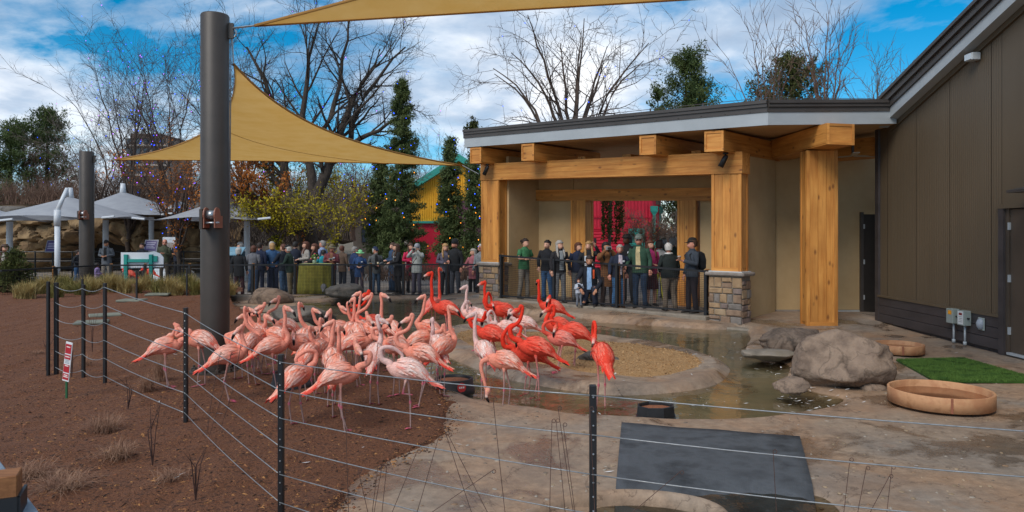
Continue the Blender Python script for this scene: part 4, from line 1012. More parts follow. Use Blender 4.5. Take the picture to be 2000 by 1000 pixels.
BODY = [(-.285, -.145, .006, .008), (-.255, -.118, .030, .026), (-.205, -.068, .064, .060), (-.13, -.022, .090, .093), (-.04, .0, .104, .117), (.05, .004, .102, .121), (.125, .002, .085, .104), (.18, .015, .066, .076), (.215, .042, .054, .060)]
BODY = [(x, z, a*(1.1 if x < .2 else 1), b*(1.1 if x < .2 else 1)) for x, z, a, b in BODY]
def body_at(x):
    b = BODY
    for i in range(len(b)-1):
        if b[i][0] <= x <= b[i+1][0]:
            t = (x-b[i][0])/(b[i+1][0]-b[i][0]); return [b[i][k]+(b[i+1][k]-b[i][k])*t for k in (1, 2, 3)]
    return list(b[0][1:]) if x < b[0][0] else list(b[-1][1:])
def mixc(a, b, t): return tuple(a[i]+(b[i]-a[i])*t for i in range(3))
BIRD_N = [0]
def flamingo(label, bx, by, Yd, head, hdg, kind='P', bill=None, zg=None, neck='up', legs=2, scale=1., tilt=0., group='flamingos at the pool', wingdroop=0.):
    """bx,by: body centre pixel; Yd distance; head: pixel of the head; hdg: 0 faces right, 180 left, 90 away, 270 to the viewer"""
    BIRD_N[0] += 1; rr = random.Random(BIRD_N[0]*17+3); C = PALES[kind]
    c = P(bx, by, Yd)
    if zg is None:
        zg = zat(c.x, c.y)
        if sdf(MUL, np.array([c.x]), np.array([c.y]))[0] < 0: zg = float(mulch_z(np.array(c.x), np.array(c.y)))
    h = c.z-zg; S = scale
    root = thing('flamingo', label, 'flamingo', (c.x, c.y, zg), math.radians(hdg), group)
    Ri = Matrix.Rotation(-math.radians(hdg), 4, 'Z')
    T = Matrix.Translation((0, 0, h)) @ Matrix.Rotation(math.radians(-tilt), 4, 'Y') @ Matrix.Scale(S, 4)
    mb = MB(); n = 12
    path = []; rad = []; cols = []
    for (x, z, ry, rz_) in BODY:
        path.append(T @ V((x, 0, z))); rad.append((ry*S, rz_*S))
        cols.append(mixc(C['tail'], C['body'], min(1, max(0, (x+.33)/.16))))
    # neck to the head target
    nb = T @ V((.235, 0, .075 if neck != 'down' else .01))
    ny = (Ri.inverted() @ nb).y*(1. if neck in ('up', 's', 'down') else .6)
    hp = P(head[0], head[1], Yd+(head[2] if len(head) > 2 else ny)); hl = Ri @ (hp-V((c.x, c.y, zg)))
    bd = bill if bill is not None else (-1 if 90 < hdg < 270 else 1)
    # bill direction as world x sign (or vector) -> local
    bw = V((bd, -.15, -.45)) if not isinstance(bd, (tuple, list)) else V(bd)
    bl = (Ri @ bw).normalized()
    up = V((0, 0, 1))
    hb = hl-bl*.045*S+up*.012
    if neck == 'up':
        d = hb-nb; hz_ = lambda t, w: nb+V((d.x*t, d.y*t, d.z*w)); sx = rr.uniform(-.012, .012)
        np_ = [nb, hz_(.42, .13)+V((.018*S, 0, 0)), hz_(.82, .36)+V((sx, 0, 0)), hz_(1.0, .68), hb-up*.045*S-bl*.022*S, hb-bl*.012*S-up*.004]
    elif neck == 's':
        d = (hb-nb); np_ = [nb, nb+V((.10, 0, .045))*S, nb+V((.12, 0, .14))*S+d*.06, nb+d*.60+V((.005, 0, .0)), nb+d*.88-bl*.045*S+up*.03, hb-bl*.015*S+up*.03*S]
    elif neck == 'down':
        np_ = [nb, nb+V((.09, 0, -.04))*S, nb.lerp(hb, .35)+V((.075, 0, 0)), nb.lerp(hb, .7)+V((.03, 0, 0)), hb+up*.035]
    elif neck == 'coil':                                       # folded back over the body
        np_ = [nb, nb+V((.11, 0, .02))*S, nb+V((.13, 0, .16))*S, nb.lerp(hb, .5)+V((.07, 0, .21))*S, hb+up*.06*S-bl*.03*S]
    else:                                                      # preen: neck bends down and back along the flank
        np_ = [nb, nb+V((.085, 0, .05))*S, nb+V((.09, 0, .17))*S, nb.lerp(hb, .45)+V((.03, 0, .16))*S, hb+up*.05*S]
    sp = catmull([path[-1]]+np_+[hb], 5)[1:]
    L = len(sp)
    for i, q in enumerate(sp):
        t = i/(L-1); r = .030*(1-t)**2.5+.0235-.003*t
        path.append(q); rad.append(r*S); cols.append(mixc(C['body'], C['neck'], min(1, t*4)) if t < .8 else mixc(C['neck'], C['head'], (t-.8)*5))
    # head and bent bill
    dn = (bl*.35-up*.94).normalized() if neck != 'down' else (Ri @ V((bd if not isinstance(bd, (tuple, list)) else bd[0], 0, -.2))).normalized()
    if neck == 'down': bl = (-up*.9+(Ri @ V((-.25 if not isinstance(bd, (tuple, list)) else bd[0]*.2, 0, 0)))).normalized(); dn = (bl*.7+Ri @ V((.7, 0, 0))).normalized()
    hs_ = [(0.0, .031, .034), (.028, .036, .041), (.055, .034, .037), (.078, .026, .027), (.098, .022, .022)]
    for x, a, b in hs_:
        path.append(hl+bl*(x-.03)*S); rad.append((a*S, b*S)); cols.append(mixc(C['head'], hx('f2c3b8'), max(0, (x-.05)*14)))
    q = path[-1]
    bc = [hx('ecd0c4'), hx('3a2a2a'), hx('131112'), hx('131112'), hx('131112')]
    for k, (a, b, r) in enumerate(((.016, .004, .022), (.014, .012, .022), (.010, .022, .020), (.005, .026, .014), (.002, .016, .004))):
        q = q+bl*a*S+dn*b*S; path.append(q); rad.append((r*.8*S, r*S)); cols.append(bc[k])
    mb.tube(path, rad, n, side=(0, 1, 0), cols=cols)
    # legs, with backward bending ankles and webbed feet
    la = []
    for k, sy in enumerate((-1, 1)):
        hipp = T @ V((.01, sy*.045, -.085)); kx = rr.uniform(-.03, .03); 
        fx = .015+rr.uniform(-.06, .07); fy = sy*(.04+rr.uniform(-.01, .02))
        if legs == 1 and k == 1:
            kn = V((.05, sy*.03, h*.62)); ft = V((-.05, sy*.03, h*.60)); pts = [hipp, kn, ft]; rd = [.02, .014, .010]
            mb.tube([hipp, hipp.lerp(kn, .5), kn, kn.lerp(ft, .5), ft], [.022*S, .012*S, .015*S, .008*S, .008*S], 6, cols=[C['body'], C['leg'], C['joint'], C['leg'], C['joint']]); continue
        kn = V((hipp.x*.4+fx*.6-.035+kx, (hipp.y+fy)/2, h*.46)); ft = V((fx, fy, .012))
        mb.tube([hipp, hipp.lerp(kn, .25), hipp.lerp(kn, .9), kn, kn.lerp(ft, .12), kn.lerp(ft, .93), ft], [.034*S, .013*S, .0095*S, .0165*S, .0095*S, .0085*S, .013*S], 7,
                cols=[C['body'], mixc(C['body'], C['leg'], .6), C['leg'], C['joint'], C['leg'], C['leg'], C['joint']])
        fd = rr.uniform(-.3, .3); vv = [ft+V((-.01, 0, .012))]
        for a in (-.55, -.28, 0, .28, .55):
            L_ = .085 if abs(a) in (0, .55) else .062; vv.append(V((ft.x+L_*math.cos(a+fd), ft.y+L_*math.sin(a+fd), .004)))
        mb.add(vv, [(0, i, i+1) for i in range(1, 5)], 0, C['joint'])
    mb.build('body', M_BIRD, root, True)
    ex = MB()
    for sy in (-1, 1):
        sd = bl.cross(up); sd = sd.normalized() if sd.length > .01 else V((0, 1, 0)); ex.sph(hl+bl*.012*S+sd*sy*.033*S+up*.012*S, .0075*S, 6, 4)
    ex.build('eyes', M_EYE, root, True)
    # wings: overlapping feather blades laid over the back and flanks
    for sy in (-1, 1):
        wb = MB()
        for row in range(9):
            x0 = .13-.046*row; nf = 6 if row < 6 else 5
            for k in range(nf):
                th = math.radians(86-16.5*k-(6 if row % 2 else 0)+rr.uniform(-4, 4)); ln = rr.uniform(.11, .155)+.010*row; wd = rr.uniform(.012, .019)
                pr = []
                for t in (0, .3, .62, .86, 1.):
                    x = x0-ln*t+(.03*(1-math.sin(th)))*t; z, ry, rz_ = body_at(max(x, -.28)); z -= max(0, -.27-x)*.55; fl_ = .055 if x > -.18 else max(.022, .055+(x+.18)*.19); thd = th-.20*t-wingdroop*t; off = .006+.020*t*t+.002*row
                    ws = wd*(.55, 1., 1.05, .7, .12)[(0, .3, .62, .86, 1.).index(t)]
                    ra, rb = max(ry, fl_)+off*(1 if x > -.2 else .6), max(rz_, fl_*1.05)+off*(1 if x > -.2 else .6)
                    cc_ = V((x, sy*ra*math.cos(thd), z+rb*math.sin(thd))); tg = V((0, -sy*ra*math.sin(thd), rb*math.cos(thd))).normalized()
                    pr.append((cc_-tg*ws, cc_+V((0, sy*math.cos(thd), math.sin(thd)))*.004, cc_+tg*ws))
                u = rr.random(); base = mixc(C['lite'], C['warm'], u*u*1.0 if row < 6 else .35+.5*u)
                if row >= 6 and k >= 1+(8-row): base = mixc(base, C['tail'], .85)
                elif row >= 5 and k >= 2: base = mixc(base, C['tail'], .2+.35*(row-5)*rr.random())
                if row == 8 and k >= 4: base = hx('191314') if rr.random() < .5 else C['tail']
                if row <= 1: base = mixc(base, C['body'], .6)
                if k >= 4 and rr.random() < .25: base = mixc(base, C['tail'], .6)
                vv = [T @ q_ for tr in pr for q_ in tr]; ff = []
                for i in range(4):
                    for j in range(2): ff.append((i*3+j, i*3+j+1, i*3+j+4, i*3+j+3))
                sh = [mixc(base, C['warm'], .8), mixc(base, C['warm'], .35), base, mixc(base, C['lite'], .3 if row < 6 else 0), mixc(base, C['lite'], .5 if row < 6 else 0)]
                wb.add(vv, ff, 0, [sh[i//3] for i in range(15)])
        w_ = wb.build('wing', M_BIRD, root, True)
    tb = MB()
    for k in range(9):                                        # tail plumes
        a = (k-4)/4; vv = []
        for t, ws in ((0, .016), (.5, .022), (.8, .016), (1., .004)):
            q = V((-.19-.085*t, a*(.035+.035*t), -.055-.095*t-.012*abs(a)+.012*math.sin(k*2.)))
            vv += [T @ (q+V((0, -ws, 0))), T @ (q+V((0, ws, 0)))]
        tb.add(vv, [(0, 1, 3, 2), (2, 3, 5, 4), (4, 5, 7, 6)], 0, mixc(C['tail'], C['lite'], .14*(k % 3)))
    tb.build('tail', M_BIRD, root, True)
    return root

def by2Y(by, hb=.60, zg=.03): return F*(CZ-zg-hb)/(by-HZ)
FL = [
 # label, bx, by, Y, head(px,py[,dY]), heading, kind, bill, neck, legs
 ('pink flamingo at the far left, neck curled over its chest', 322, 676, 9.0, (333, 655), 12, 'P', -1, 's', 2),
 ('pink flamingo stepping left in front of the thick pole', 392, 663, 9.1, (348, 642), 180, 'P', 1, 's', 2),
 ('pink flamingo facing right at the foot of the thick pole', 444, 694, 8.4, (467, 643), 20, 'P', (-.6, -.7, -.7), 'up', 2),
 ('pale pink flamingo half hidden behind the thick pole', 462, 668, 9.6, (474, 617, .1), 150, 'P', -1, 'up', 2),
 ('pink flamingo with back turned and neck straight up, right of the thick pole', 487, 668, 9.2, (481, 604), 75, 'P', (.1, 1, -.5), 'up', 2),
 ('pink flamingo with bill to the right in the leftmost cluster', 500, 660, 9.8, (491, 606), 60, 'P', 1, 'up', 2),
 ('pink flamingo at the back of the leftmost cluster, bill down', 512, 652, 10.2, (502, 603), 120, 'P', (-.8, -.3, -.7), 'up', 2),
 ('pink flamingo with gently curved neck in the leftmost cluster', 507, 648, 10.0, (510, 600), 140, 'P', -1, 's', 2),
 ('pink flamingo with lowered bill beside the curved necked one', 540, 655, 9.9, (523, 619), 170, 'P', 1, 'up', 2),
 ('pink flamingo facing left by the grey slab rock', 560, 636, 11.3, (538, 586), 180, 'P', -1, 's', 2),
 ('pink flamingo facing right with long raised neck near the grey slab rock', 530, 676, 8.9, (562, 603), 18, 'P', 1, 'up', 1),
 ('pink flamingo seen from behind with neck straight up by the water', 594, 658, 9.7, (587, 595), 85, 'P', (.2, 1, -.4), 'up', 2),
 ('pink flamingo preening, head buried in its back feathers', 586, 670, 9.2, (573, 655), 240, 'P', (.3, -.8, -.6), 'preen', 2),
 ('pink flamingo with bill to the right at the water, left half of the flock', 616, 655, 9.9, (617, 607), 60, 'P', 1, 'up', 2),
 ('pink flamingo standing behind the preening one at the fence post, neck up', 603, 690, 8.4, (608, 642), 75, 'P', (.2, 1, -.4), 'up', 2),
 ('pink flamingo beside the cable fence post with head turned onto its back', 578, 735, 7.3, (583, 714), 60, 'P', (.7, -.4, -.6), 'preen', 2),
 ('pink flamingo nearest the viewer with curved neck, facing right', 663, 731, 7.05, (699, 679), 12, 'P', (.6, -.5, -.7), 's', 2),
 ('pink flamingo with back turned and orange tail behind the nearest one', 657, 714, 7.5, (665, 641), 95, 'P', (.2, 1, -.3), 'up', 2),
 ('pink flamingo with bill to the left, behind the two nearest ones', 648, 700, 8.0, (644, 631), 110, 'P', -1, 'up', 2),
 ('pink flamingo with short straight neck in the middle left of the flock', 622, 682, 8.7, (628, 626), 70, 'P', (.1, 1, -.4), 'up', 2),
 ('pink flamingo looking down in the middle of the flock', 640, 664, 9.3, (642, 611), 100, 'P', (-.4, -.8, -.7), 'up', 2),
 ('pink flamingo facing right at the water\'s edge, middle of the flock', 660, 642, 10.4, (668, 601), 30, 'P', 1, 's', 2),
 ('pink flamingo at the back by the pool with thin straight neck', 683, 645, 10.3, (682, 594), 80, 'P', (.3, 1, -.4), 'up', 2),
 ('pink flamingo at the back by the pool, neck leaning left', 697, 646, 10.2, (689, 585), 120, 'P', (-.7, .6, -.4), 'up', 2),
 ('pink flamingo highest in the middle of the flock, bill to the left', 706, 640, 10.6, (698, 574), 150, 'P', -1, 'up', 2),
 ('red flamingo in the middle of the pink flock', 729, 632, 11.0, (713, 576), 170, 'R', -1, 's', 2),
 ('pink flamingo just left of the middle red one, bill down to the left', 727, 644, 10.2, (719, 581), 150, 'P', -1, 's', 2),
 ('pink flamingo with long upright neck and bill to the right by the dark water', 764, 641, 10.2, (750, 577), 140, 'P', 1, 'up', 2),
 ('pink flamingo facing right with arched neck in the centre of the flock', 696, 668, 9.2, (721, 622), 10, 'P', (.7, -.4, -.8), 's', 2),
 ('pink flamingo with back turned and pale rounded wings in the centre', 733, 690, 8.2, (747, 626), 88, 'W', 1, 's', 2),
 ('pink flamingo facing left behind the round backed one', 773, 676, 8.7, (757, 627), 170, 'P', -1, 's', 2),
 ('pink flamingo facing left with boldly curved neck, right of centre', 824, 690, 8.15, (796, 624), 176, 'P', -1, 's', 2),
 ('pale flamingo nearest the mulch edge, preening with its neck bent down', 797, 722, 7.2, (789, 706, .10), 180, 'W', (.5, .6, -.6), 'preen', 1),
 ('pale pink flamingo with bill to the left before the dark water', 838, 640, 10.6, (824, 580), 165, 'P', -1, 'up', 2),
 ('pink flamingo with neck folded low, behind the bold curved one', 822, 662, 9.6, (878, 654), 8, 'P', -1, 's', 2),
 ('pink flamingo seen from behind above the black feed pan', 856, 672, 9.0, (844, 625), 115, 'W', (-.3, 1, -.4), 'up', 2),
 ('pink flamingo above the black feed pan with bill to the right', 866, 676, 8.8, (883, 602), 50, 'P', 1, 'up', 2),
 ('tall red flamingo facing left, highest in the picture on the left of the island', 872, 602, 12.6, (838, 535), 178, 'R', -1, 'up', 2),
 ('pinkish red flamingo behind the tallest red one, back turned', 846, 593, 13.2, (860, 526), 60, 'M', (.4, .8, -.3), 'up', 2),
 ('pale grey necked flamingo at the back of the island, bill to the left', 925, 613, 12.0, (907, 561), 165, 'W', -1, 'up', 2),
 ('pale flamingo facing away at the back of the island', 938, 617, 11.8, (914, 590), 160, 'W', (.5, .8, -.3), 'up', 2),
 ('red flamingo facing left at the far edge of the island by the stone column', 972, 603, 13.2, (942, 553), 176, 'R', -1, 'up', 2),
 ('red flamingo with neck coiled beside the far island edge', 985, 606, 13.0, (961, 592), 200, 'R', (.3, -.8, -.5), 'coil', 2),
 ('pale grey necked flamingo on the island slope, bill to the left', 945, 684, 8.8, (922, 615), 120, 'W', -1, 'up', 2),
 ('red flamingo with arched neck on the island, left side', 962, 652, 10.6, (946, 620), 172, 'R', (-.3, .7, -.6), 's', 2),
 ('pale flamingo on the island behind the large red one', 990, 640, 11.2, (968, 630), 190, 'W', (.2, -.6, -.6), 'coil', 2),
 ('pale flamingo with dark wing tips resting its head, back of the island', 1026, 631, 11.8, (1002, 624), 190, 'W', (.5, -.5, -.5), 'preen', 2),
 ('flamingo feeding with its bill down in the water', 987, 704, 8.35, (953, 762), 172, 'P', 1, 'down', 2),
 ('large red flamingo facing left with sweeping neck on the island edge', 1048, 678, 9.2, (1009, 607), 176, 'R', -1, 's', 2),
 ('red flamingo with neck straight up at the far edge of the island', 1079, 599, 13.4, (1051, 549), 178, 'R', (-.2, .9, -.2), 'up', 2),
 ('red flamingo looking at the viewer behind the two right ones', 1092, 636, 11.4, (1072, 583), 200, 'R', (-.4, -.9, -.6), 'up', 2),
 ('red flamingo standing on the gravel with legs crossed, bill left', 1122, 647, 10.6, (1070, 605), 178, 'R', -1, 's', 2),
 ('pale red flamingo half hidden behind the gravel standing one', 1098, 662, 10.2, (1085, 640), 190, 'M', (-.3, -.6, -.6), 'preen', 2),
 ('red flamingo at the right with back turned and looped neck, in the water', 1175, 692, 8.5, (1161, 659), 100, 'R', (-.3, -.8, -.8), 'coil', 2),
 ('red flamingo with coiled neck behind the large sweeping one', 1033, 690, 9.5, (1014, 656), 185, 'R', (-.3, -.7, -.6), 'coil', 2),
]
for (lb, bx, by, Yd, hd, hg, kd, bl_, nk, lg_) in FL:
    w = -.10 if bx in (987, 1175) else None
    c = P(bx, by, Yd)
    flamingo(lb, bx, by, Yd, hd, hg, kd, bl_, zg=w, neck=nk, legs=lg_, scale=.95 if kd == 'R' else .83, tilt=2)
# ------------------------------------------------------------------ people
FABC = {}
def fab(h, rough=.9):
    if h not in FABC:
        c = hx(h); FABC[h] = mat('cloth_'+h, tuple(x*.72 for x in c), tuple(min(1, x*1.12) for x in c), rough, 9, detail=4, bump=.006, bscale=14)
    return FABC[h]
SKIN = {k: mat('skin_'+k, tuple(x*.92 for x in hx(v)), hx(v), .55, 12, spec=.35) for k, v in dict(f='d9a58c', m='c18a6c', t='a8714f', d='5a3a2a', r='d3927b').items()}
HAIR = {k: mat('hair_'+k, tuple(x*.6 for x in hx(v)), tuple(min(1, x*1.25) for x in hx(v)), .6, 40, stretch=(3, 3, .4), bump=.006, bscale=60) for k, v in dict(black='1c1715', dark='2e211a', brown='4a3122', auburn='5e3523', blond='b58d5c', grey='8d8883', white='c9c4bd', silver='a9a39b').items()}
M_FEYE = mat('face_dark', hx('2a1c17'), None, .4); M_LIP = mat('face_lip', hx('a05a4e'), None, .5)
M_SHOE = mat('shoe_dark', hx('26211f'), hx('37302c'), .6, 8); M_SHOEW = mat('shoe_white', hx('c9c7c3'), None, .6)
ARMS = {  # elbow, wrist of the right (+x) arm; mirrored for the left
 'down': ((.25, .02, 1.15), (.26, -.06, .90)), 'front': ((.27, .02, 1.16), (.07, -.26, 1.12)), 'rail': ((.28, -.14, 1.14), (.12, -.36, 1.10)),
 'fold': ((.27, -.06, 1.17), (-.06, -.22, 1.17)), 'eye': ((.27, -.20, 1.32), (.07, -.27, 1.56)), 'up': ((.29, -.16, 1.40), (.14, -.30, 1.66)),
 'chin': ((.20, -.16, 1.18), (.06, -.17, 1.44)), 'pocket': ((.31, .07, 1.18), (.21, -.09, .96)), 'hold': ((.25, -.02, 1.14), (.10, -.30, 1.22)), 'cane': ((.26, -.04, 1.16), (.28, -.26, .98)), 'hip': ((.30, .03, 1.17), (.17, -.20, 1.02)),
}
PN = [0]
def wob(q, a, sd): return q+V((noise.noise(q*9+V((sd, 0, 0))), noise.noise(q*9+V((0, sd, 7))), noise.noise(q*9+V((3, 9, sd)))*.6))*a
def person(label, pos, H, hdg, top='333333', legs='2a3a55', skin='f', hair=('short', 'brown'), arms=('down', 'down'), hem=.86, inner=None, hat=None, lean=0., tw=0., build=1., tagc=False, sleeve=1., skirt=None, shades=False, beard=None, crouch=False, group='visitors watching the flamingos', bag=None, scarf=None, shoe=None, stripe=None, emblem=False):
    PN[0] += 1; sd = PN[0]*3.7; rr = random.Random(PN[0])
    k = H/1.75
    root = thing('person', label, 'person', pos, math.radians(hdg), group)
    S = Matrix.Scale(k, 4)
    if not crouch and H > 1.2:
        if lean == 0.: lean = rr.uniform(-2, 6)
        tw += rr.uniform(-28, 28)
    if arms == ('down', 'down') and H > 1.2: arms = rr.choice([('down', 'front'), ('pocket', 'down'), ('front', 'front'), ('rail', 'down'), ('pocket', 'pocket'), ('hold', 'down')])
    roll = rr.uniform(-3.5, 3.5) if not crouch else 0.
    drop = 0.
    hipz = .90
    if crouch: drop = .50
    TU = S @ Matrix.Translation((0, 0, -drop)) @ Matrix.Translation((0, 0, hipz)) @ Matrix.Rotation(math.radians(lean), 4, 'X') @ Matrix.Rotation(math.radians(roll), 4, 'Y') @ Matrix.Translation((0, 0, -hipz))   # upper body
    HD = TU @ Matrix.Translation((0, 0, 1.5)) @ Matrix.Rotation(math.radians(tw), 4, 'Z') @ Matrix.Scale(1.10, 4) @ Matrix.Translation((0, 0, -1.526))
    b = build; n = 14
    def ring(z, rx, ry, cy=0., M=TU, w=0., sq=0., cx=0.):
        out = []
        for j in range(n):
            a = 2*math.pi*j/n; q = M @ V((cx+rx*math.cos(a), cy+ry*math.sin(a), z)); out.append(wob(q, w, sd) if w else q)
        return out
    # body: trunk, neck and head as one surface
    mb = MB()
    tr = [(.80, .05, .05, 0), (.86, .14*b, .10*b, 0), (.95, .155*b, .11*b, 0), (1.08, .135*b, .10*b, 0), (1.25, .155*b, .11*b, .0), (1.38, .165, .105, .0), (1.44, .13, .085, .005), (1.475, .07, .065, .01), (1.50, .055, .058, .012)]
    rings = [ring(z, x, y, c) for z, x, y, c in tr]
    hd = [(1.535, .052, .058, .008), (1.552, .050, .066, -.006), (1.568, .060, .082, -.012), (1.60, .069, .094, -.010), (1.635, .074, .099, -.004), (1.665, .075, .099, .0), (1.70, .070, .090, .004), (1.73, .052, .066, .006), (1.746, .026, .034, .006), (1.75, .004, .004, .006)]
    for z, x, y, c in hd:
        r_ = ring(z, x, y, c, HD)
        f = {1.568: .004, 1.60: .017, 1.635: .008}.get(z, 0)          # nose and chin
        if f: j = int(n*.75); 
        if f:
            for jj, ww in ((10, 1.), (11, 1.)): r_[jj] = r_[jj]+(HD.to_3x3() @ V((0, -f*ww, 0)))
        rings.append(r_)
    mb.loft(rings)
    for sx in (-1, 1):
        mb.sph(HD @ V((sx*.076, .008, 1.615)), (.010*k, .018*k, .028*k), 6, 5)                          # ear
        mb.sph(HD @ V((sx*.030, -.092, 1.642)), (.013*k, .008*k, .007*k), 6, 4, 1)                      # eye
        mb.sph(HD @ V((sx*.030, -.094, 1.662)), (.018*k, .006*k, .004*k), 6, 4, 1)                      # brow
    mb.sph(HD @ V((0, -.100, 1.578)), (.022*k, .008*k, .006*k), 8, 4, 2)
    # arms and hands
    AJ = []
    for i, sx in enumerate((1, -1)):
        e, w = ARMS[arms[i]] if isinstance(arms[i], str) else arms[i]
        sh = V((sx*.175, 0, 1.405)); e = V((sx*e[0], e[1], e[2])); w = V((sx*w[0], w[1], w[2]))
        sh, e, w = TU @ sh, TU @ e, TU @ w; AJ.append((sh, e, w))
        mb.tube([sh, sh.lerp(e, .5), e, e.lerp(w, .4), w], [.050*k, .045*k, .038*k, .037*k, .026*k], 8)
        d = (w-e).normalized(); pm = w+d*.085*k
        sdv = d.cross(V((0, 0, 1))); sdv = sdv.normalized() if sdv.length > .1 else V((1, 0, 0)); nv = d.cross(sdv)
        mb.tube([w-d*.01, w+d*.03*k, pm], [(.026*k, .022*k), (.040*k, .018*k), (.038*k, .015*k)], 8, side=sdv)
        curl = nv if nv.z < 0 else -nv
        for f in range(4):
            o = sdv*((f-1.5)*.019*k); L = (.066, .076, .072, .056)[f]*k
            mb.tube([pm+o-d*.01, pm+o+d*L*.5+curl*.006*k, pm+o+d*L*.85+curl*.028*k], [.0095*k, .0088*k, .0068*k], 5)
        tb = w+d*.03*k; sg = -1 if i == 0 else 1
        mb.tube([tb+sdv*.03*k*sg, tb+sdv*.055*k*sg+d*.025*k, tb+sdv*.055*k*sg+d*.06*k+curl*.012], [.012*k, .010*k, .008*k], 5)
    # legs
    LJ = []
    for i, sx in enumerate((1, -1)):
        if crouch:
            hp = S @ V((sx*.09, 0, .40)); kn, an = ((S @ V((sx*.16, -.36, .46)), S @ V((sx*.16, -.24, .08))) if i == 0 else (S @ V((sx*.12, -.26, .10)), S @ V((sx*.12, .18, .10))))
        else:
            st = rr.uniform(-.05, .06); hp = S @ V((sx*.085*b, 0, .88)); kn = S @ V((sx*(.10+.01*rr.random()), -.02+st*.5, .48)); an = S @ V((sx*(.11+.03*rr.random()), .01+st, .085))
        LJ.append((hp, kn, an))
        mb.tube([hp, hp.lerp(kn, .5), kn, kn.lerp(an, .35), an, an-V((0, 0, .05*k))], [.078*k*b, .068*k*b, .050*k, .050*k, .036*k, .036*k], 8)
    mb.build('body', [SKIN[skin], M_FEYE, M_LIP], root, True)
    # shoes
    for i, (hp, kn, an) in enumerate(LJ):
        x, y, z = an; z0 = z-.085*k
        s_ = MB(); rg = []
        for t, w_, h_ in ((-.07, .020, .03), (-.055, .038, .07), (0, .042, .085), (.08, .045, .06), (.15, .040, .045), (.19, .018, .03)):
            rg.append([V((x+w_*k*math.cos(a), y-t*k, z0+h_*k*(.5+.5*math.sin(a)))) for a in np.linspace(0, 2*math.pi, 9)[:-1]])
        s_.loft(rg).build('shoe', M_SHOEW if shoe == 'w' else M_SHOE, root, True)
    # trousers or skirt
    tm = MB()
    if legs:
        if not crouch:
            tm.loft([ring(z, x*b, y*b, 0, S, .006) for z, x, y in ((.80, .13, .10), (.84, .165, .118), (.92, .172, .125), (1.0, .160, .118), (1.04, .150, .112))])
        else:
            tm.loft([ring(z, x*b, y*b, 0, TU, .006) for z, x, y in ((.82, .12, .10), (.88, .17, .13), (.96, .17, .125), (1.04, .155, .115))])
        for hp, kn, an in LJ:
            ps = [hp+V((0, 0, .02)), hp.lerp(kn, .3), hp.lerp(kn, .7), kn, kn.lerp(an, .4), kn.lerp(an, .8), an-V((0, 0, .035*k))]; rd = [.098*b, .094*b, .078*b, .069, .068, .064, .064]
            b0 = len(tm.v); tm.tube(ps, [r*k for r in rd], 10)
            for q in range(b0, len(tm.v)): tm.v[q] = tuple(wob(V(tm.v[q]), .012, sd))
        tm.build('trousers', fab(legs), root, True)
    if skirt:
        MB().loft([ring(z, x, y, 0, S, .012) for z, x, y in ((.45, .22, .19), (.65, .20, .17), (.85, .18, .14), (1.02, .15, .115))]).build('skirt', fab(skirt), root, True)
    # top with sleeves
    jb = b*1.06; jm = MB()
    prof = [(hem, .178*jb, .130*jb), (hem+.03, .182*jb, .134*jb), (.98, .176*jb, .130*jb), (1.08, .166*jb, .126*jb), (1.2, .176*jb, .132*jb), (1.32, .190*jb, .134*jb), (1.40, .188, .122), (1.445, .150, .100), (1.475, .095, .082), (1.497, .070, .072), (1.515, .066, .070)]
    prof = [p_ for i, p_ in enumerate(prof) if i < 2 or p_[0] > hem+.05]
    jm.loft([ring(z, x, y, .0, TU, .011) for z, x, y in prof], cap=False)
    for (sh, e, w) in AJ:
        e2 = e if sleeve > .5 else sh.lerp(e, .65); w2 = e.lerp(w, .95) if sleeve > .9 else (e.lerp(w, .3) if sleeve > .5 else None)
        ps = [sh+V((0, 0, .012*k)), sh.lerp(e, .35), sh.lerp(e, .75), e]+([e.lerp(w2, .35), e.lerp(w2, .75), w2] if w2 is not None else []); rd = [.070, .068, .060, .057, .056, .050, .044]
        if sleeve <= .5: ps = [sh+V((0, 0, .012*k)), sh.lerp(e, .3), sh.lerp(e, .7)]; rd = [.070, .068, .068]
        b0 = len(jm.v); jm.tube(ps, [r*k for r in rd[:len(ps)]], 9)
        for q in range(b0, len(jm.v)): jm.v[q] = tuple(wob(V(jm.v[q]), .010, sd))
    jk = jm.build('jacket' if hem < .86 or inner else 'shirt', fab(top), root, True)
    def front_strip(nm, wtop, wbot, z0, z1, mt, off=.008, cx=0., back=False):
        vv = []; zs_ = np.linspace(z0, z1, 7)
        for z in zs_:
            t = (z-z0)/(z1-z0); w_ = wbot+(wtop-wbot)*t
            rx = np.interp(z, [p_[0] for p_ in prof], [p_[1] for p_ in prof]); ry = np.interp(z, [p_[0] for p_ in prof], [p_[2] for p_ in prof])
            for s_ in np.linspace(-1, 1, 5):
                x = cx+w_*s_; y = -(ry)*math.sqrt(max(0, 1-(x/rx)**2))-off; vv.append(TU @ V((x, -y if back else y, z)))
        MB().add(vv, [(i*5+j, i*5+j+1, i*5+j+6, i*5+j+5) for i in range(6) for j in range(4)]).build(nm, mt, root, True)
    if inner: front_strip('inner_shirt', .050, .062, max(hem, .93), 1.47, fab(inner), .012)
    if stripe: front_strip('shoulder_stripe', .02, .02, 1.2, 1.42, fab(stripe), .014, .11); 
    if tagc: front_strip('name_tag', .034, .034, 1.28, 1.33, mat('paper_white', hx('dfe3e8'), None, .6), .016, .09)
    if emblem:
        front_strip('back_emblem', .060, .060, 1.10, 1.34, mat('emblem_white', hx('d8d8d0'), None, .7), .014, 0., True); front_strip('emblem_picture', .038, .038, 1.13, 1.31, mat('emblem_orange', hx('c4622c'), hx('3a2a22'), .7, 12, lo=.45, hi=.55), .018, 0., True)
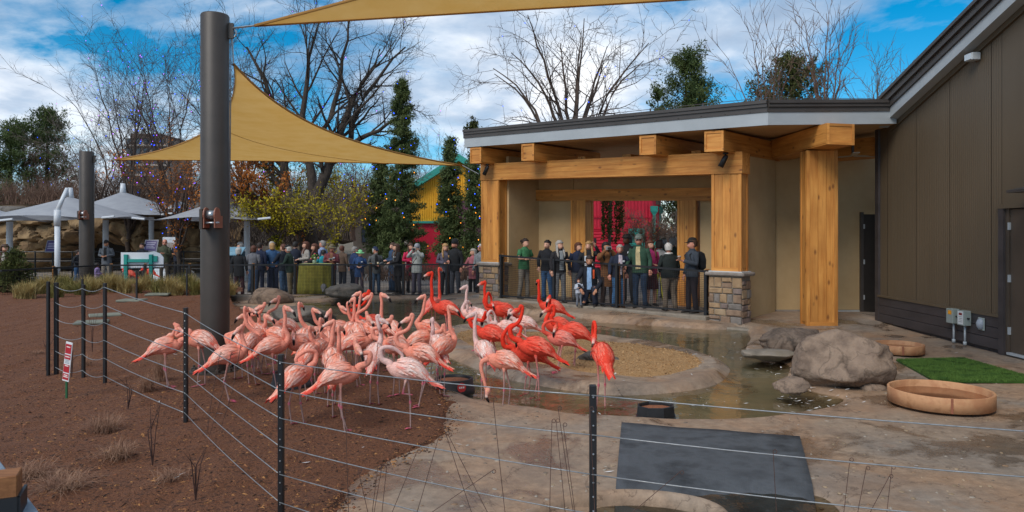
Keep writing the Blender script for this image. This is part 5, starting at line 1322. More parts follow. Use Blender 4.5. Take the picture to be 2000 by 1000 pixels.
    if scarf: MB().tube([TU @ V((.085*math.cos(a), .005+.085*math.sin(a), 1.485)) for a in np.linspace(0, 6.283, 13)], .026*k, 6).build('scarf', fab(scarf), root, True)
    if bag == 'backpack':
        pk = MB().loft([[TU @ V((x*w_, .135+y*d_, z)) for x, y in ((-.13, 0), (-.09, 1), (.09, 1), (.13, 0))] for z, w_, d_ in ((1.0, .95, .10), (1.06, 1.1, .17), (1.25, 1.1, .18), (1.40, 1., .14), (1.45, .8, .06))]).build('backpack', fab('22262c'), root)
        for sx in (-1, 1): MB().tube([TU @ V((sx*.10, .13, 1.40)), TU @ V((sx*.115, .0, 1.465)), TU @ V((sx*.115, -.135, 1.36)), TU @ V((sx*.14, -.05, 1.12)), TU @ V((sx*.12, .13, 1.08))], .016*k, 6).build('shoulder_strap', fab('22262c'), root, True)
    if bag == 'sling':
        MB().tube([TU @ V((.12, .0, 1.46)), TU @ V((.02, -.15, 1.28)), TU @ V((-.15, -.10, 1.05)), TU @ V((-.20, 0, .95))], .012*k, 6).build('strap', fab('26211f'), root, True)
        MB().sph(TU @ V((-.23, -.02, .88)), (.06*k, .09*k, .10*k), 10, 8).build('shoulder_bag', fab('26211f'), root, True)
    # hair
    st, hc = hair; hm = MB()
    if st != 'bald':
        m2 = 16; rgs = []
        zlow = {'short': 1.585, 'bob': 1.54, 'long': 1.30, 'bun': 1.60, 'curly': 1.56, 'pony': 1.58}[st]
        bulge = {'short': .015, 'bob': .022, 'long': .022, 'bun': .013, 'curly': .045, 'pony': .014}[st]
        zz_ = [zlow, zlow*.6+1.62*.4, 1.635, 1.67, 1.70, 1.725, 1.748, 1.76+bulge*.3]
        for i, z in enumerate(zz_):
            rx, ry, cy = (np.interp(min(z, 1.75), [1.40, 1.60, 1.635, 1.665, 1.70, 1.73, 1.75], [.075, .069, .074, .076, .074, .062, .03]), np.interp(min(z, 1.75), [1.40, 1.60, 1.635, 1.665, 1.70, 1.73, 1.75], [.07, .094, .099, .101, .096, .080, .04]), .006)
            fr = 1.0 if z > 1.695 else (.30 if z > 1.62 else .10)       # how far the hair reaches over the face side
            rg = []
            for j in range(m2):
                a = 2*math.pi*j/m2; s_ = math.sin(a); bx_ = (rx+bulge)*math.cos(a); by_ = (ry+bulge)*s_
                if s_ < 0 and z <= 1.695: by_ *= fr*(.75 if st in ('long', 'bob') else .55)
                q = HD @ V((bx_, cy+by_, z)); rg.append(wob(q, .016 if st == 'curly' else .006, sd))
            rgs.append(rg)
        hm.loft(rgs)
        if st == 'bun': hm.sph(HD @ V((0, .135, 1.68)), .045*k, 8, 6)
        if st == 'pony': hm.tube([HD @ V((0, .10, 1.68)), HD @ V((0, .15, 1.63)), HD @ V((0, .14, 1.50)), HD @ V((0, .12, 1.42))], [.02*k, .03*k, .028*k, .008*k], 7)
        if st == 'long':
            for sx in (-1, 1): hm.tube([HD @ V((sx*.070, .0, 1.66)), HD @ V((sx*.088, -.02, 1.58)), TU @ V((sx*.10, -.07, 1.46)), TU @ V((sx*.10, -.125, 1.34)), TU @ V((sx*.09, -.14, 1.27))], [.015*k, .028*k, .035*k, .030*k, .008*k], 7)
        hm.build('hair', HAIR[hc], root, True)
    if beard:
        MB().sph(HD @ V((0, -.055, 1.565)), (.060*k, .052*k, .036*k), 10, 6).build('beard', HAIR[beard], root, True)
    if shades:
        g_ = MB()
        for sx in (-1, 1): g_.sph(HD @ V((sx*.032, -.100, 1.640)), (.026*k, .008*k, .018*k), 8, 5)
        g_.tube([HD @ V((x, y, 1.647)) for x, y in ((-.078, .0), (-.07, -.08), (0, -.104), (.07, -.08), (.078, .0))], .004*k, 5); g_.build('glasses', M_BLACK, root, True)
    if hat:
        kind_, hcv = hat; hmb = MB(); fm = fab(hcv); R3 = HD
        dome = [(1.675, .086, .110), (1.70, .086, .108), (1.74, .078, .096), (1.772, .055, .068), (1.785, .02, .025)]
        if kind_ == 'beanie': dome = [(1.655, .087, .112), (1.70, .088, .112), (1.75, .078, .096), (1.79, .055, .066), (1.805, .015, .018)]
        hmb.loft([ring(z, x, y, .004, HD, .003) for z, x, y in dome])
        if kind_ == 'cap':
            vv = []
            for t in (0., 1.):
                for x in (-.07, -.045, 0, .045, .07): vv.append(HD @ V((x*(1-.15*t), -.085-(.085*(1-(x/.085)**2*.5))*t, 1.686-.018*t-.10*x*x)))
            vv2 = [q+(HD.to_3x3() @ V((0, 0, -.008))) for q in vv]
            hmb.add(vv+vv2, [(i, i+1, i+6, i+5) for i in range(4)]+[(i+11, i+10, i+15, i+16) for i in range(4)]+[(5+i, 6+i, 16+i, 15+i) for i in range(4)])
        if kind_ == 'brim': hmb.loft([ring(1.69, .080, .10, .004, HD), ring(1.68, .150, .175, .004, HD, .008), ring(1.668, .165, .19, .004, HD, .012), ring(1.685, .08, .10, .004, HD)], cap=False)
        hmb.build('hat', fm, root, True)
    return root, AJ
def at_world(root, q): return root.location+Matrix.Rotation(root.rotation_euler.z, 3, 'Z') @ q

ZP, ZD = -.13, .15
def far(px, top, feet, z=ZP):
    q = G(px, feet, z); return q, (feet-top)*q.y/F
def farY(px, top, Yd, z=ZP):
    q = P(px, 500, Yd); q.z = z; t = P(px, top, Yd).z-z; return q, t
PEO = []
def add(label, place, hdg, **kw):
    r = person(label, place[0], place[1], hdg, **kw); PEO.append(r); return r
# --- plaza, left
add('woman with curly brown hair in a maroon coat at the left edge', farY(8, 478, 24.5), 20, top='4a2428', legs='3a3330', hair=('curly', 'brown'), inner='b9b2aa', hem=.7, arms=('front', 'front'))
add('person in black top and blue jeans half hidden by the back pole', farY(151, 488, 30), 80, top='1f2228', legs='35587f', hair=('short', 'dark'), arms=('front', 'front'))
add('man in grey jacket and black cap holding a phone near the cave', far(208, 470, 553), 10, top='5f646b', legs='8d8377', inner='1d1e21', skin='m', hair=('short', 'dark'), hat=('cap', '202124'), arms=('front', 'front'), hem=.78, beard=None)
add('woman in navy jacket behind the white and teal sign', farY(278, 475, 31), 0, top='262b36', legs='2a2b2f', hair=('bun', 'dark'), arms=('front', 'front'), shades=False)
add('bald man with sunglasses in an olive jacket behind the sign', farY(321, 467, 30.0), 0, top='454a38', legs='4a4338', hair=('bald', 'dark'), shades=True, arms=('down', 'down'), skin='r')
add('man in navy shirt with one hand on his chin beside the sign', far(347, 469, 549), 340, top='252c3d', legs='24242a', skin='t', hair=('short', 'black'), beard='black', arms=('chin', 'fold'), sleeve=.4)
# --- plaza, centre
add('white haired woman in black jacket and maroon trousers, back turned', far(467, 484, 578), 185, top='232427', legs='4a2a33', hair=('bob', 'white'), arms=('front', 'down'), hem=.72)
add('person in grey cap and teal scarf behind the white haired woman', farY(468, 474, 27.5), 250, top='3b5560', legs='3a3f4a', hair=('short', 'grey'), hat=('cap', '55585c'), scarf='3fa6a8', arms=('hold', 'hold'))
add('woman with auburn hair in a grey sweater beside the navy blazer man', far(494, 480, 571), 170, top='696a70', legs='3d5470', hair=('bob', 'auburn'), arms=('down', 'front'))
add('man in a navy blazer seen from behind at the railing', far(507, 474, 568), 165, top='1d2740', legs='242c44', skin='r', hair=('short', 'dark'), arms=('front', 'down'), hem=.74, build=1.12)
add('blond woman in a blue top with her back to the railing', far(534, 475, 567), 195, top='2c4f75', legs='2a3550', hair=('bob', 'blond'), arms=('front', 'front'))
add('grey blond person in a blue hooded jacket behind the blond woman', farY(530, 472, 27), 160, top='3c618c', legs='2c3850', hair=('bob', 'silver'), arms=('down', 'down'))
add('person in a black puffer jacket and jeans beside the green jacket man', far(554, 477, 572), 240, top='1c222e', legs='45617f', hair=('short', 'auburn'), arms=('rail', 'down'), hem=.8)
add('man in green hooded jacket, black cap and khaki trousers, hand on the railing', far(567, 480, 576), 275, top='26382f', legs='8e7d62', skin='r', hair=('short', 'white'), hat=('cap', '1d2022'), arms=('rail', 'rail'), lean=6, hem=.8, build=1.1, emblem=True)
add('man with sunglasses on dark hair in a navy jacket behind the green jacket', farY(575, 472, 26.5), 200, top='1c2436', legs='26303f', hair=('short', 'black'), arms=('down', 'down'), hem=.75)
add('woman with long auburn hair in a cream sweater', farY(598, 472, 26.5), 300, top='a59f97', legs='2b3040', hair=('long', 'auburn'), arms=('front', 'front'), tagc=True)
add('woman with long dark auburn hair in black behind the flower vase', farY(616, 476, 25.8), 285, top='1e1c1f', legs='26242a', hair=('long', 'auburn'), arms=('front', 'down'))
add('grey haired man in a light blue shirt behind the green table', farY(629, 470, 27), 250, top='8f9fc0', legs='3a3f4f', skin='r', hair=('short', 'grey'), arms=('front', 'front'))
add('short dark haired person in a bright teal jacket behind the green table', farY(630, 488, 25.6), 200, top='1e8f9c', legs='2f3238', hair=('short', 'black'), arms=('down', 'down'))
pm_ = add('man in sun hat and maroon shirt taking a picture over the green table', farY(647, 478, 25.4), 10, top='7a3f45', legs='4a4a4d', inner='8a6048', skin='r', hair=('short', 'grey'), hat=('brim', '6d6348'), arms=('hold', 'hold'), tagc=True)
add('person in a brown quilted jacket leaning toward the green table', far(669, 480, 566), 150, top='5f4c3f', legs='2f3440', hair=('short', 'auburn'), arms=('front', 'down'), hem=.72)
add('grey haired person in a navy jacket behind the brown quilted jacket', farY(690, 482, 26.2), 130, top='22355c', legs='2c3444', hair=('short', 'grey'), arms=('down', 'down'))
gh_ = add('woman in a mint green sun hat and blue jacket looking at a phone', far(702, 489, 572), 8, top='2c4a78', legs='4a3f4a', hair=('short', 'dark'), hat=('brim', '8fdc9a'), arms=('front', 'front'), hem=.66, tagc=True)
cn_ = add('bearded man in navy cap and grey jacket with a drink at the railing', far(734, 483, 574), 25, top='5a5d5e', legs='3f566e', inner='1c1c1e', skin='r', hair=('short', 'white'), hat=('cap', '1f2c4d'), arms=('front', 'front'), beard='white', hem=.78, shades=True)
add('person in blue behind the woman in the black cardigan', farY(767, 474, 26), 300, top='2f4664', legs='39506c', hair=('short', 'brown'), arms=('front', 'front'))
add('woman with long brown hair in a black cardigan at the railing', far(777, 476, 574), 305, top='1c1b1e', legs='1d1c20', inner='5e6062', hair=('long', 'brown'), arms=('rail', 'front'), hem=.62, tagc=True)
add('woman in a hot pink coat behind the photographer', farY(803, 475, 25.8), 20, top='d22a58', legs='3a3338', hair=('long', 'brown'), arms=('down', 'down'), hem=.6)
ph_ = add('photographer in a pale grey jacket holding a camera to the eye', far(814, 478, 575), 350, top='a7aaa6', legs='4c4856', hair=('short', 'silver'), hat=('beanie', '8d9096'), arms=('eye', 'eye'), hem=.76, bag='sling')
add('woman with long strawberry blond hair in a mauve grey jacket', far(870, 476, 578), 15, top='5f5a69', legs='242228', hair=('long', 'blond'), arms=('front', 'front'), hem=.8, lean=4)
add('bearded man in black beanie and black jacket at the railing', far(889, 469, 579), 330, top='202226', legs='4a4c55', skin='r', hair=('short', 'dark'), hat=('beanie', '1c1e22'), arms=('down', 'down'), beard='auburn', hem=.8)
add('grey haired woman in a dusty pink puffer jacket beside the stone column', far(924, 486, 580), 320, top='a5626a', legs='19181b', hair=('bob', 'silver'), arms=('rail', 'rail'), hem=.66)
add('person with sunglasses in a grey jacket half hidden by the left cedar column', farY(940, 477, 23.2), 330, top='8c8f92', legs='3c4a60', skin='r', hair=('short', 'white'), shades=True, arms=('rail', 'down'))
# --- in the pavilion
def pv(px, top, feet): return far(px, top, feet, ZD)
add('woman in green T-shirt with arms folded beside the left cedar column', pv(1023, 466, 583), 40, top='3f7a50', legs='837a6e', hair=('bun', 'dark'), arms=('fold', 'fold'), sleeve=.4)
add('woman in black jacket and blue jeans with dark tied hair', pv(1068, 469, 588), 330, top='1b1c22', legs='35587f', hair=('bun', 'black'), arms=('pocket', 'pocket'), hem=.88, tw=-10)
add('woman with long grey brown hair in dark jacket and grey trousers', pv(1093, 470, 591), 20, top='262427', legs='7a7a7c', inner='9aa0a3', hair=('long', 'silver'), arms=('down', 'down'))
add('woman with glasses in a navy top behind the kneeling man', farY(1127, 474, 19.4, ZD), 15, top='222b45', legs='8a8580', hair=('bob', 'auburn'), shades=False, arms=('pocket', 'down'))
bl2 = add('blond woman in black jacket raising a phone and holding papers', farY(1149, 471, 19.0, ZD), 0, top='232326', legs='2c2c33', hair=('long', 'blond'), arms=('up', 'front'))
add('kneeling bearded man in a black jacket with orange shoulder stripes', (farY(1153, 520, 18.25, ZD)[0], 1.80), 345, top='1b1e29', legs='23283a', skin='m', hair=('short', 'dark'), beard='dark', inner='8fb0d6', stripe='e0592c', arms=(((.30, -.20, 1.14), (.20, -.40, .98)), ((.30, -.20, 1.14), (.16, -.40, .98))), crouch=True, lean=8)
add('toddler in a pale grey striped hoodie standing before the kneeling man', farY(1131, 545, 18.0, ZD), 0, top='b6bcc8', legs='6f7580', hair=('short', 'auburn'), arms=('front', 'hold'), build=1.25, sleeve=1.)
cw_ = add('woman in a brown coat holding a camera to her eye', pv(1186, 473, 599), 5, top='7d5230', legs='33231f', hair=('long', 'black'), skin='m', arms=('eye', 'eye'), hem=.55)
add('older person in navy jacket and plaid shirt with blue jeans', pv(1208, 478, 601), 5, top='222a3e', legs='3f6a94', inner='c3b6bf', skin='r', hair=('short', 'silver'), arms=('down', 'down'), tagc=True, hem=.84)
add('person with big curly black hair in a dark jacket behind the green jacket man', farY(1227, 459, 19.2, ZD), 330, top='1d1d20', legs='26262b', skin='d', hair=('curly', 'black'), arms=('down', 'down'), tagc=True)
cm_ = add('tall man in a green jacket and grey cap leaning on a cane', pv(1250, 459, 601), 335, top='31503f', legs='2b3e57', inner='bfae84', skin='r', hair=('short', 'silver'), hat=('cap', '5f6a63'), arms=('down', 'cane'), hem=.84, build=1.08, shades=True)
add('woman with brown hair in a magenta cardigan behind the green jacket man', farY(1271, 469, 18.2, ZD), 20, top='b13472', legs=None, skirt='5b2a38', hair=('long', 'auburn'), arms=('down', 'down'))
add('person with wavy dark hair in a white top, back turned', farY(1288, 470, 19.4, ZD), 170, top='b9b6b2', legs='c6c33a', hair=('curly', 'dark'), arms=('down', 'down'))
add('person in grey cap behind the white haired man', farY(1299, 466, 20.5, ZD), 200, top='2e4136', legs='33333a', skin='r', hair=('short', 'grey'), hat=('cap', '6a6256'), arms=('down', 'down'))
add('grey haired person in dark green behind the white haired man', farY(1316, 465, 20.2, ZD), 190, top='263a34', legs='2c2d33', hair=('curly', 'grey'), arms=('down', 'down'))
add('white haired man in black sweater and khaki trousers, back turned', pv(1308, 475, 607), 195, top='1c2422', legs='80705f', skin='r', hair=('short', 'white'), arms=('hip', 'down'), build=1.25, scarf='d8d4ce')
bp_ = add('man in black cap and slate jacket with a backpack, holding a cup', pv(1352, 466, 611), 285, top='3a414b', legs='2c2228', skin='r', hair=('short', 'brown'), hat=('cap', '1d1b1b'), arms=('hold', 'down'), bag='backpack', hem=.84, beard=None)
# --- things they hold
def held(name, label, who, off, mk, cat):
    r, AJ = who; w = (AJ[0][2]+AJ[1][2])/2 if off[3] == 'both' else AJ[off[3]][2]
    q = at_world(r, w+V(off[:3])); o = thing(name, label, cat, q, r.rotation_euler.z); mk(o); return o
def mk_phone(o): MB().box(-.036, .036, -.005, .005, -.01, .13).build('case', M_BLACK, o, bevel=.004); MB().box(-.032, .032, .0055, .0065, .0, .122).build('screen', mat('phone_screen', hx('30343c'), None, .1), o)
def mk_cam(o): MB().box(-.07, .07, -.03, .03, -.045, .045).build('camera_body', mat('camera_grey', hx('8a8b88'), None, .5), o, bevel=.008); MB().tube([(0, -.03, 0), (0, -.10, 0)], [.034, .036], 12).build('lens', M_BLACK, o, True)
def mk_cup(o): MB().lathe([(.028, -.05), (.038, .05), (.001, .05)], 14).build('cup', mat('paper_cup', hx('6b4a36'), None, .7), o, True); MB().lathe([(.041, .05), (.041, .062), (.001, .066)], 14).build('lid', mat('cup_lid', hx('d6d2cb'), None, .5), o)
def mk_can(o): MB().lathe([(.026, -.06), (.033, -.05), (.033, .05), (.026, .06), (.001, .058)], 14).build('can', mat('drink_can', hx('c3c7cb'), hx('d6b04a'), .3, 9), o, True)
held('phone', 'black phone held by the woman in the mint green hat', gh_, (0, -.05, .02, 'both'), mk_phone, 'phone')
held('drink_can', 'pale drink can held by the man in the navy cap', cn_, (0, -.07, .04, 'both'), mk_can, 'can')
held('camera', 'grey camera held to the eye by the photographer', ph_, (0, -.06, .04, 'both'), mk_cam, 'camera')
held('camera', 'small camera held by the woman in the brown coat', cw_, (0, -.06, .04, 'both'), mk_cam, 'camera')
held('camera', 'black camera held over the green table by the sun hat man', pm_, (0, -.06, .04, 'both'), mk_cam, 'camera')
held('phone', 'phone raised by the blond woman in the pavilion', bl2, (0, -.03, .06, 0), mk_phone, 'phone')
held('coffee_cup', 'coffee cup held by the man with the backpack', bp_, (0, -.09, .05, 0), mk_cup, 'cup')
held('paper_sheets', 'white printed papers held by the blond woman in the pavilion', bl2, (.04, -.06, .06, 1), lambda o: (MB().box(-.11, .11, -.002, .002, -.10, .16).build('sheet', mat('paper_white', hx('dfe3e8'), None, .6), o), MB().box(-.085, .085, -.0035, -.0025, -.07, -.0).build('printed_picture', mat('print_mix', hx('7d5a60'), hx('b7bcc8'), .6, 30), o)), 'paper')
r, AJ = cm_; hnd = at_world(r, AJ[1][2]+V((0, -.08, 0)))
cn = MB().tube([hnd+V((.05, .02, .035)), hnd+V((0, 0, .045)), hnd+V((-.02, 0, .0)), V((hnd.x-.02, hnd.y-.03, ZD))], [.013, .015, .013, .012], 8).build('walking_cane', mat('cane_wood', hx('7a4a24'), hx('a06a38'), .5, 20), None, True)
tag(cn, 'brown wooden walking cane held by the man in the green jacket', 'cane')
# ------------------------------------------------------------------ trees and shrubs
def ntubes(pos, rad, ns):
    n, k1, _ = pos.shape
    d = np.zeros_like(pos); d[:, 1:-1] = pos[:, 2:]-pos[:, :-2]; d[:, 0] = pos[:, 1]-pos[:, 0]; d[:, -1] = pos[:, -1]-pos[:, -2]
    d /= np.maximum(np.linalg.norm(d, axis=-1, keepdims=True), 1e-9)
    ref = np.where(np.abs(d[..., 2:3]) > .9, np.array([1., 0, 0]), np.array([0, 0, 1.])); u = np.cross(d, ref); u /= np.maximum(np.linalg.norm(u, axis=-1, keepdims=True), 1e-9); w = np.cross(d, u)
    a = np.arange(ns)*2*np.pi/ns
    v = pos[:, :, None, :]+rad[:, :, None, None]*(np.cos(a)[:, None]*u[:, :, None, :]+np.sin(a)[:, None]*w[:, :, None, :])
    i = np.arange(n*k1*ns).reshape(n, k1, ns); j = np.roll(i, -1, 2)
    f = np.stack([i[:, :-1], j[:, :-1], j[:, 1:], i[:, 1:]], -1).reshape(-1, 4)
    return v.reshape(-1, 3), f
def nrm(a): return a/np.maximum(np.linalg.norm(a, axis=-1, keepdims=True), 1e-9)
def extend(P0, D0, L, R0, k, wob_, trop, r, tip=.25):
    pos = [P0]; d = D0.copy(); p = P0.copy()
    for i in range(k):
        d = nrm(d+r.normal(0, wob_, d.shape)+np.array(trop)); p = p+d*(L/k)[:, None]; pos.append(p)
    pos = np.stack(pos, 1); t = np.linspace(0, 1, k+1)
    return pos, R0[:, None]*(1-(1-tip)*t[None])
def spawn(pos, rad, L, m, t0, ang, lr, r, rr=.55, flat=0., rmin=.004):
    n, k1, _ = pos.shape; k = k1-1
    pi = np.repeat(np.arange(n), m); t = t0+(1-t0)*(np.tile(np.arange(m), n)+r.uniform(0, 1, n*m))/m; t = np.clip(t, 0, .999)*k; i = t.astype(int); f = (t-i)[:, None]
    P0 = pos[pi, i]*(1-f)+pos[pi, i+1]*f; D = nrm(pos[pi, i+1]-pos[pi, i]); R = rad[pi, i]*(1-f[:, 0])+rad[pi, i+1]*f[:, 0]
    rv = r.normal(0, 1, D.shape); rv[:, 2] *= (1-flat); perp = nrm(rv-D*np.sum(rv*D, -1, keepdims=True)); a = np.radians(r.uniform(*ang, len(D)))[:, None]
    return P0, nrm(D*np.cos(a)+perp*np.sin(a)), L[pi]*lr*r.uniform(.6, 1.2, len(D)), np.maximum(R*rr, rmin)
def merge(parts):
    vs_, fs, o = [], [], 0
    for v, f in parts: vs_.append(v); fs.append(f+o); o += len(v)
    return np.concatenate(vs_), np.concatenate(fs)
def cards(pts, s, r, up=.3, asp=.5):
    n = len(pts); a = nrm(r.normal(0, 1, (n, 3))); b = r.normal(0, 1, (n, 3)); b[:, 2] *= up; b = nrm(b-a*np.sum(a*b, -1, keepdims=True)); s = s*r.uniform(.6, 1.4, n)[:, None]
    v = np.stack([pts-a*s, pts+b*s*asp, pts+a*s, pts-b*s*asp], 1).reshape(-1, 3); return v, np.arange(n*4).reshape(-1, 4)
M_BARK = mat('dark_bark', hx('2c2622'), hx('4d433b'), .95, 6, stretch=(3, 3, .6), bump=.02, bscale=14)
M_BARKG = mat('grey_bark', hx('554b45'), hx('75685f'), .95, 6, stretch=(3, 3, .6), bump=.01)
M_TWIG = mat('twig_brown', hx('3d332e'), hx('5a4b42'), .95, 4); M_TWIGR = mat('twig_russet', hx('5a4338'), hx('7a6152'), .95, 3); M_TWIGG = mat('twig_grey', hx('5f544d'), hx('7d7067'), .95, 3)
def leafm(name, a, b, c=None): return mat(name, hx(a), hx(b), .75, .9, detail=6, lo=.3, hi=.7, c3=hx(c) if c else None, trans=.25, spec=.2)
M_YEL = leafm('yellow_leaves', '85801e', 'b8a62c', '9c9022'); M_RUS = leafm('russet_leaves', '9a5c2c', 'c07a3c', '824822'); M_SPR = leafm('spruce_needles', '34442a', '616d42', '4a5835'); M_PIN = leafm('pine_needles', '33452a', '5c6a3c', '465536'); M_PINB = leafm('juniper_needles', '2e3a22', '5a5f34', '424a28')
BULB = {k: mat('bulb_'+k, c, None, .3, emit=e) for k, c, e in (('blue', (.02, .09, 1.), 2.2), ('orange', (1., .30, .02), 1.6), ('purple', (.45, .12, 1.), 1.5))}
def bulbs(parent, pts, cols, r_=.02):
    for c in set(cols):
        mb = MB()
        for q, k in zip(pts, cols):
            if k == c: mb.sph(q, r_, 5, 4)
        o = mb.build('fairy_lights', BULB[c], parent, world=True); o['kind'] = 'stuff'; o['label'] = 'small glowing %s fairy lights' % c
def bare_tree(label, base, stems, lv, seed, bark=None, twig=None, leaves=None, lights=None, name='bare_tree', group=None, trop=.02, sz=.05):
    """stems: list of (points, r0, r1) main limbs in world space; lv: list of (children, t0, angle, length ratio, wobble, segments)"""
    r = np.random.RandomState(seed); root = thing(name, label, 'tree', base, 0, group)
    k = 10; pos, rad, L = [], [], []
    for pts, r0, r1 in stems:
        c = catmull(pts, 8); seg = [0]
        for i in range(len(c)-1): seg.append(seg[-1]+(c[i+1]-c[i]).length)
        ss = np.linspace(0, seg[-1], k+1); q = np.stack([np.interp(ss, seg, [p[a] for p in c]) for a in range(3)], -1)
        q[1:-1] += r.normal(0, seg[-1]*.006, (k-1, 3)); pos.append(q); rad.append(np.linspace(r0, r1, k+1)); L.append(seg[-1])
    pos, rad, L = np.array(pos), np.array(rad), np.array(L)
    v, f = ntubes(pos, rad, 8); npmesh('trunk', v, f, bark or M_BARK, root, True, world=True)
    parts = []; tips = []
    for li, (m, t0, ang, lr, wb_, kk) in enumerate(lv):
        P0, D0, L2, R2 = spawn(pos, rad, L, m, t0, ang, lr, r, .55 if li else .5, rmin=.006 if li > 1 else .01)
        pos, rad = extend(P0, D0, L2, R2, kk, wb_, (0, 0, trop), r); L = L2
        parts.append(ntubes(pos, rad, 5 if li == 0 else 3)); tips.append(pos)
    v, f = merge(parts); npmesh('crown', v, f, twig or M_TWIG, root, True, world=True)
    allp = tips[-1].reshape(-1, 3)
    if leaves:
        lm, cnt, fil = leaves; q = allp[r.randint(0, len(allp), cnt)]+r.normal(0, .08, (cnt, 3))
        if fil is not None: q = q[fil(q)]
        v, f = cards(q, sz, r); o = npmesh('leaves', v, f, lm, root, world=True); o['kind'] = 'stuff'
    if lights:
        cnt, cl = lights; q = allp[r.randint(0, len(allp), cnt)]; bulbs(root, [V(x) for x in q], [cl[i % len(cl)] for i in range(cnt)])
    return root
LV = [(7, .25, (25, 60), .45, .12, 6), (6, .2, (25, 60), .5, .16, 5), (5, .15, (25, 60), .5, .2, 4)]
# the big dark tree behind the visitors
Yb = 31.
def pl_(*a): return [P(x, y, Yb+dz) for x, y, dz in a]
st = [(pl_((606, 520, 0), (604, 480, 0), (598, 446, 0)), .46, .40),
      (pl_((598, 450, 0), (562, 442, -.3), (538, 428, -.6), (528, 398, -.8), (500, 388, -1), (472, 372, -1.2), (446, 358, -1.4)), .27, .07),
      (pl_((594, 452, 0), (566, 404, .4), (558, 350, .7), (553, 300, .9), (538, 220, 1.2), (512, 150, 1.4), (482, 92, 1.6)), .28, .04),
      (pl_((600, 448, 0), (616, 406, 0), (628, 362, 0), (642, 318, 0), (662, 262, .2), (700, 180, .4), (742, 96, .6)), .30, .04),
      (pl_((614, 410, 0), (612, 350, .4), (604, 310, .6), (592, 250, .8), (600, 150, 1), (624, 40, 1.2)), .24, .03),
      (pl_((640, 322, 0), (690, 278, -.6), (745, 252, -1), (810, 205, -1.4)), .16, .03),
      (pl_((628, 350, 0), (680, 268, .8), (724, 170, 1.2), (792, 92, 1.5)), .18, .03),
      (pl_((556, 330, .8), (520, 290, .4), (488, 250, .2), (455, 190, 0)), .14, .03),
      (pl_((604, 310, .6), (650, 220, 1.2), (668, 120, 1.4), (690, 20, 1.6)), .16, .03),
      (pl_((560, 390, .5), (530, 340, 1.), (500, 318, 1.4), (462, 300, 1.8)), .12, .03)]
bare_tree('big dark spreading bare tree behind the visitors, its trunk forked low', P(605, 500, Yb)*1, st, [(11, .25, (25, 62), .34, .12, 7), (8, .15, (25, 60), .5, .17, 5), (6, .1, (25, 60), .52, .22, 4)], 2, M_BARK, M_BARK,
          leaves=(M_RUS, 26000, lambda q: (q[:, 2] < 5.4) & (q[:, 0] < -8.8)), lights=(60, ['blue', 'blue', 'purple']), sz=.07)
# slender tree of the left with fine twigs and coloured lights
def vtree(px, ybase, ytop, Yd, spread, ns, seed, r0=.09):
    r = random.Random(seed); b = P(px, ybase, Yd); t = P(px, ytop, Yd); h = t.z-b.z; out = []
    out.append(([b, b+V((r.uniform(-.1, .1), 0, h*.15)), b+V((r.uniform(-.2, .2), 0, h*.30))], r0*1.5, r0))
    for i in range(ns):
        a = (i+.5)/ns*2-1+r.uniform(-.15, .15); dy = r.uniform(-.6, .6)*spread; z0 = h*r.uniform(.12, .3)
        out.append(([b+V((0, 0, z0)), b+V((a*spread*.22, dy*.2, z0+h*.20)), b+V((a*spread*.55, dy*.6, z0+(h-z0)*.55)), b+V((a*spread*(.85+.2*r.random()), dy, z0+(h-z0)*r.uniform(.8, 1.0)*(1-.18*abs(a))))], r0*.75, r0*.12))
    return b, out
def tree(label, px, ybase, ytop, Yd, spread, ns, seed, lv=None, **k):
    b, s = vtree(px, ybase, ytop, Yd, spread, ns, seed, k.pop('r0', .09)); return bare_tree(label, b, s, lv or LV, seed, **k)
LVF = [(8, .2, (20, 45), .42, .10, 6), (7, .15, (20, 50), .5, .14, 5), (5, .1, (20, 55), .5, .18, 4)]
tree('fine twigged bare tree with coloured lights left of the thick pole', 330, 520, 92, 33, 3.6, 8, 5, LVF, bark=M_TWIG, twig=M_TWIG, lights=(110, ['blue', 'blue', 'blue', 'purple']), r0=.08)
tree('bare tree rising steeply between the two dark poles', 250, 500, 110, 38, 3.2, 7, 6, LVF, bark=M_TWIG, twig=M_TWIG, lights=(60, ['blue', 'purple']))
tree('russet leaved low tree directly left of the thick pole', 350, 520, 285, 31, 2.4, 7, 7, LVF, bark=M_BARK, twig=M_TWIGR, leaves=(M_RUS, 2600, None), lights=(50, ['blue', 'purple']), r0=.07)
tree('bare tree behind the white canopies, left of the back pole', 190, 470, 240, 44, 3.4, 7, 8, LVF, bark=M_TWIG, twig=M_TWIGG, lights=(30, ['blue']))
tree('brown bare tree on the rise behind the leftmost canopy', 85, 430, 300, 46, 3.2, 7, 9, LVF, bark=M_TWIGR, twig=M_TWIGR, lights=(16, ['blue']))
tree('bare tree behind the rock wall, just right of the thick pole', 470, 470, 110, 40, 4.0, 8, 10, LVF, bark=M_TWIG, twig=M_TWIG, leaves=(M_RUS, 1200, lambda q: q[:, 2] < 5.))
tree('tangled grey brown bare tree behind the big tree', 690, 470, 310, 36, 2.6, 8, 11, LVF, bark=M_TWIGR, twig=M_TWIGR, lights=(60, ['blue', 'orange', 'blue', 'purple']), leaves=(M_RUS, 500, None))
tree('grey bare tree in the distance between the spruces', 840, 470, 290, 48, 3.0, 7, 12, LVF, bark=M_TWIGG, twig=M_TWIGG, lights=(24, ['blue', 'blue', 'purple']))
tree('bare locust tree with long twigs rising behind the pavilion roof', 1115, 440, 20, 29, 4.1, 11, 13, [(8, .3, (25, 55), .34, .14, 6), (6, .2, (30, 65), .45, .2, 5), (3, .15, (30, 65), .45, .25, 4)], bark=M_TWIG, twig=M_TWIG, lights=(22, ['blue']), r0=.13)
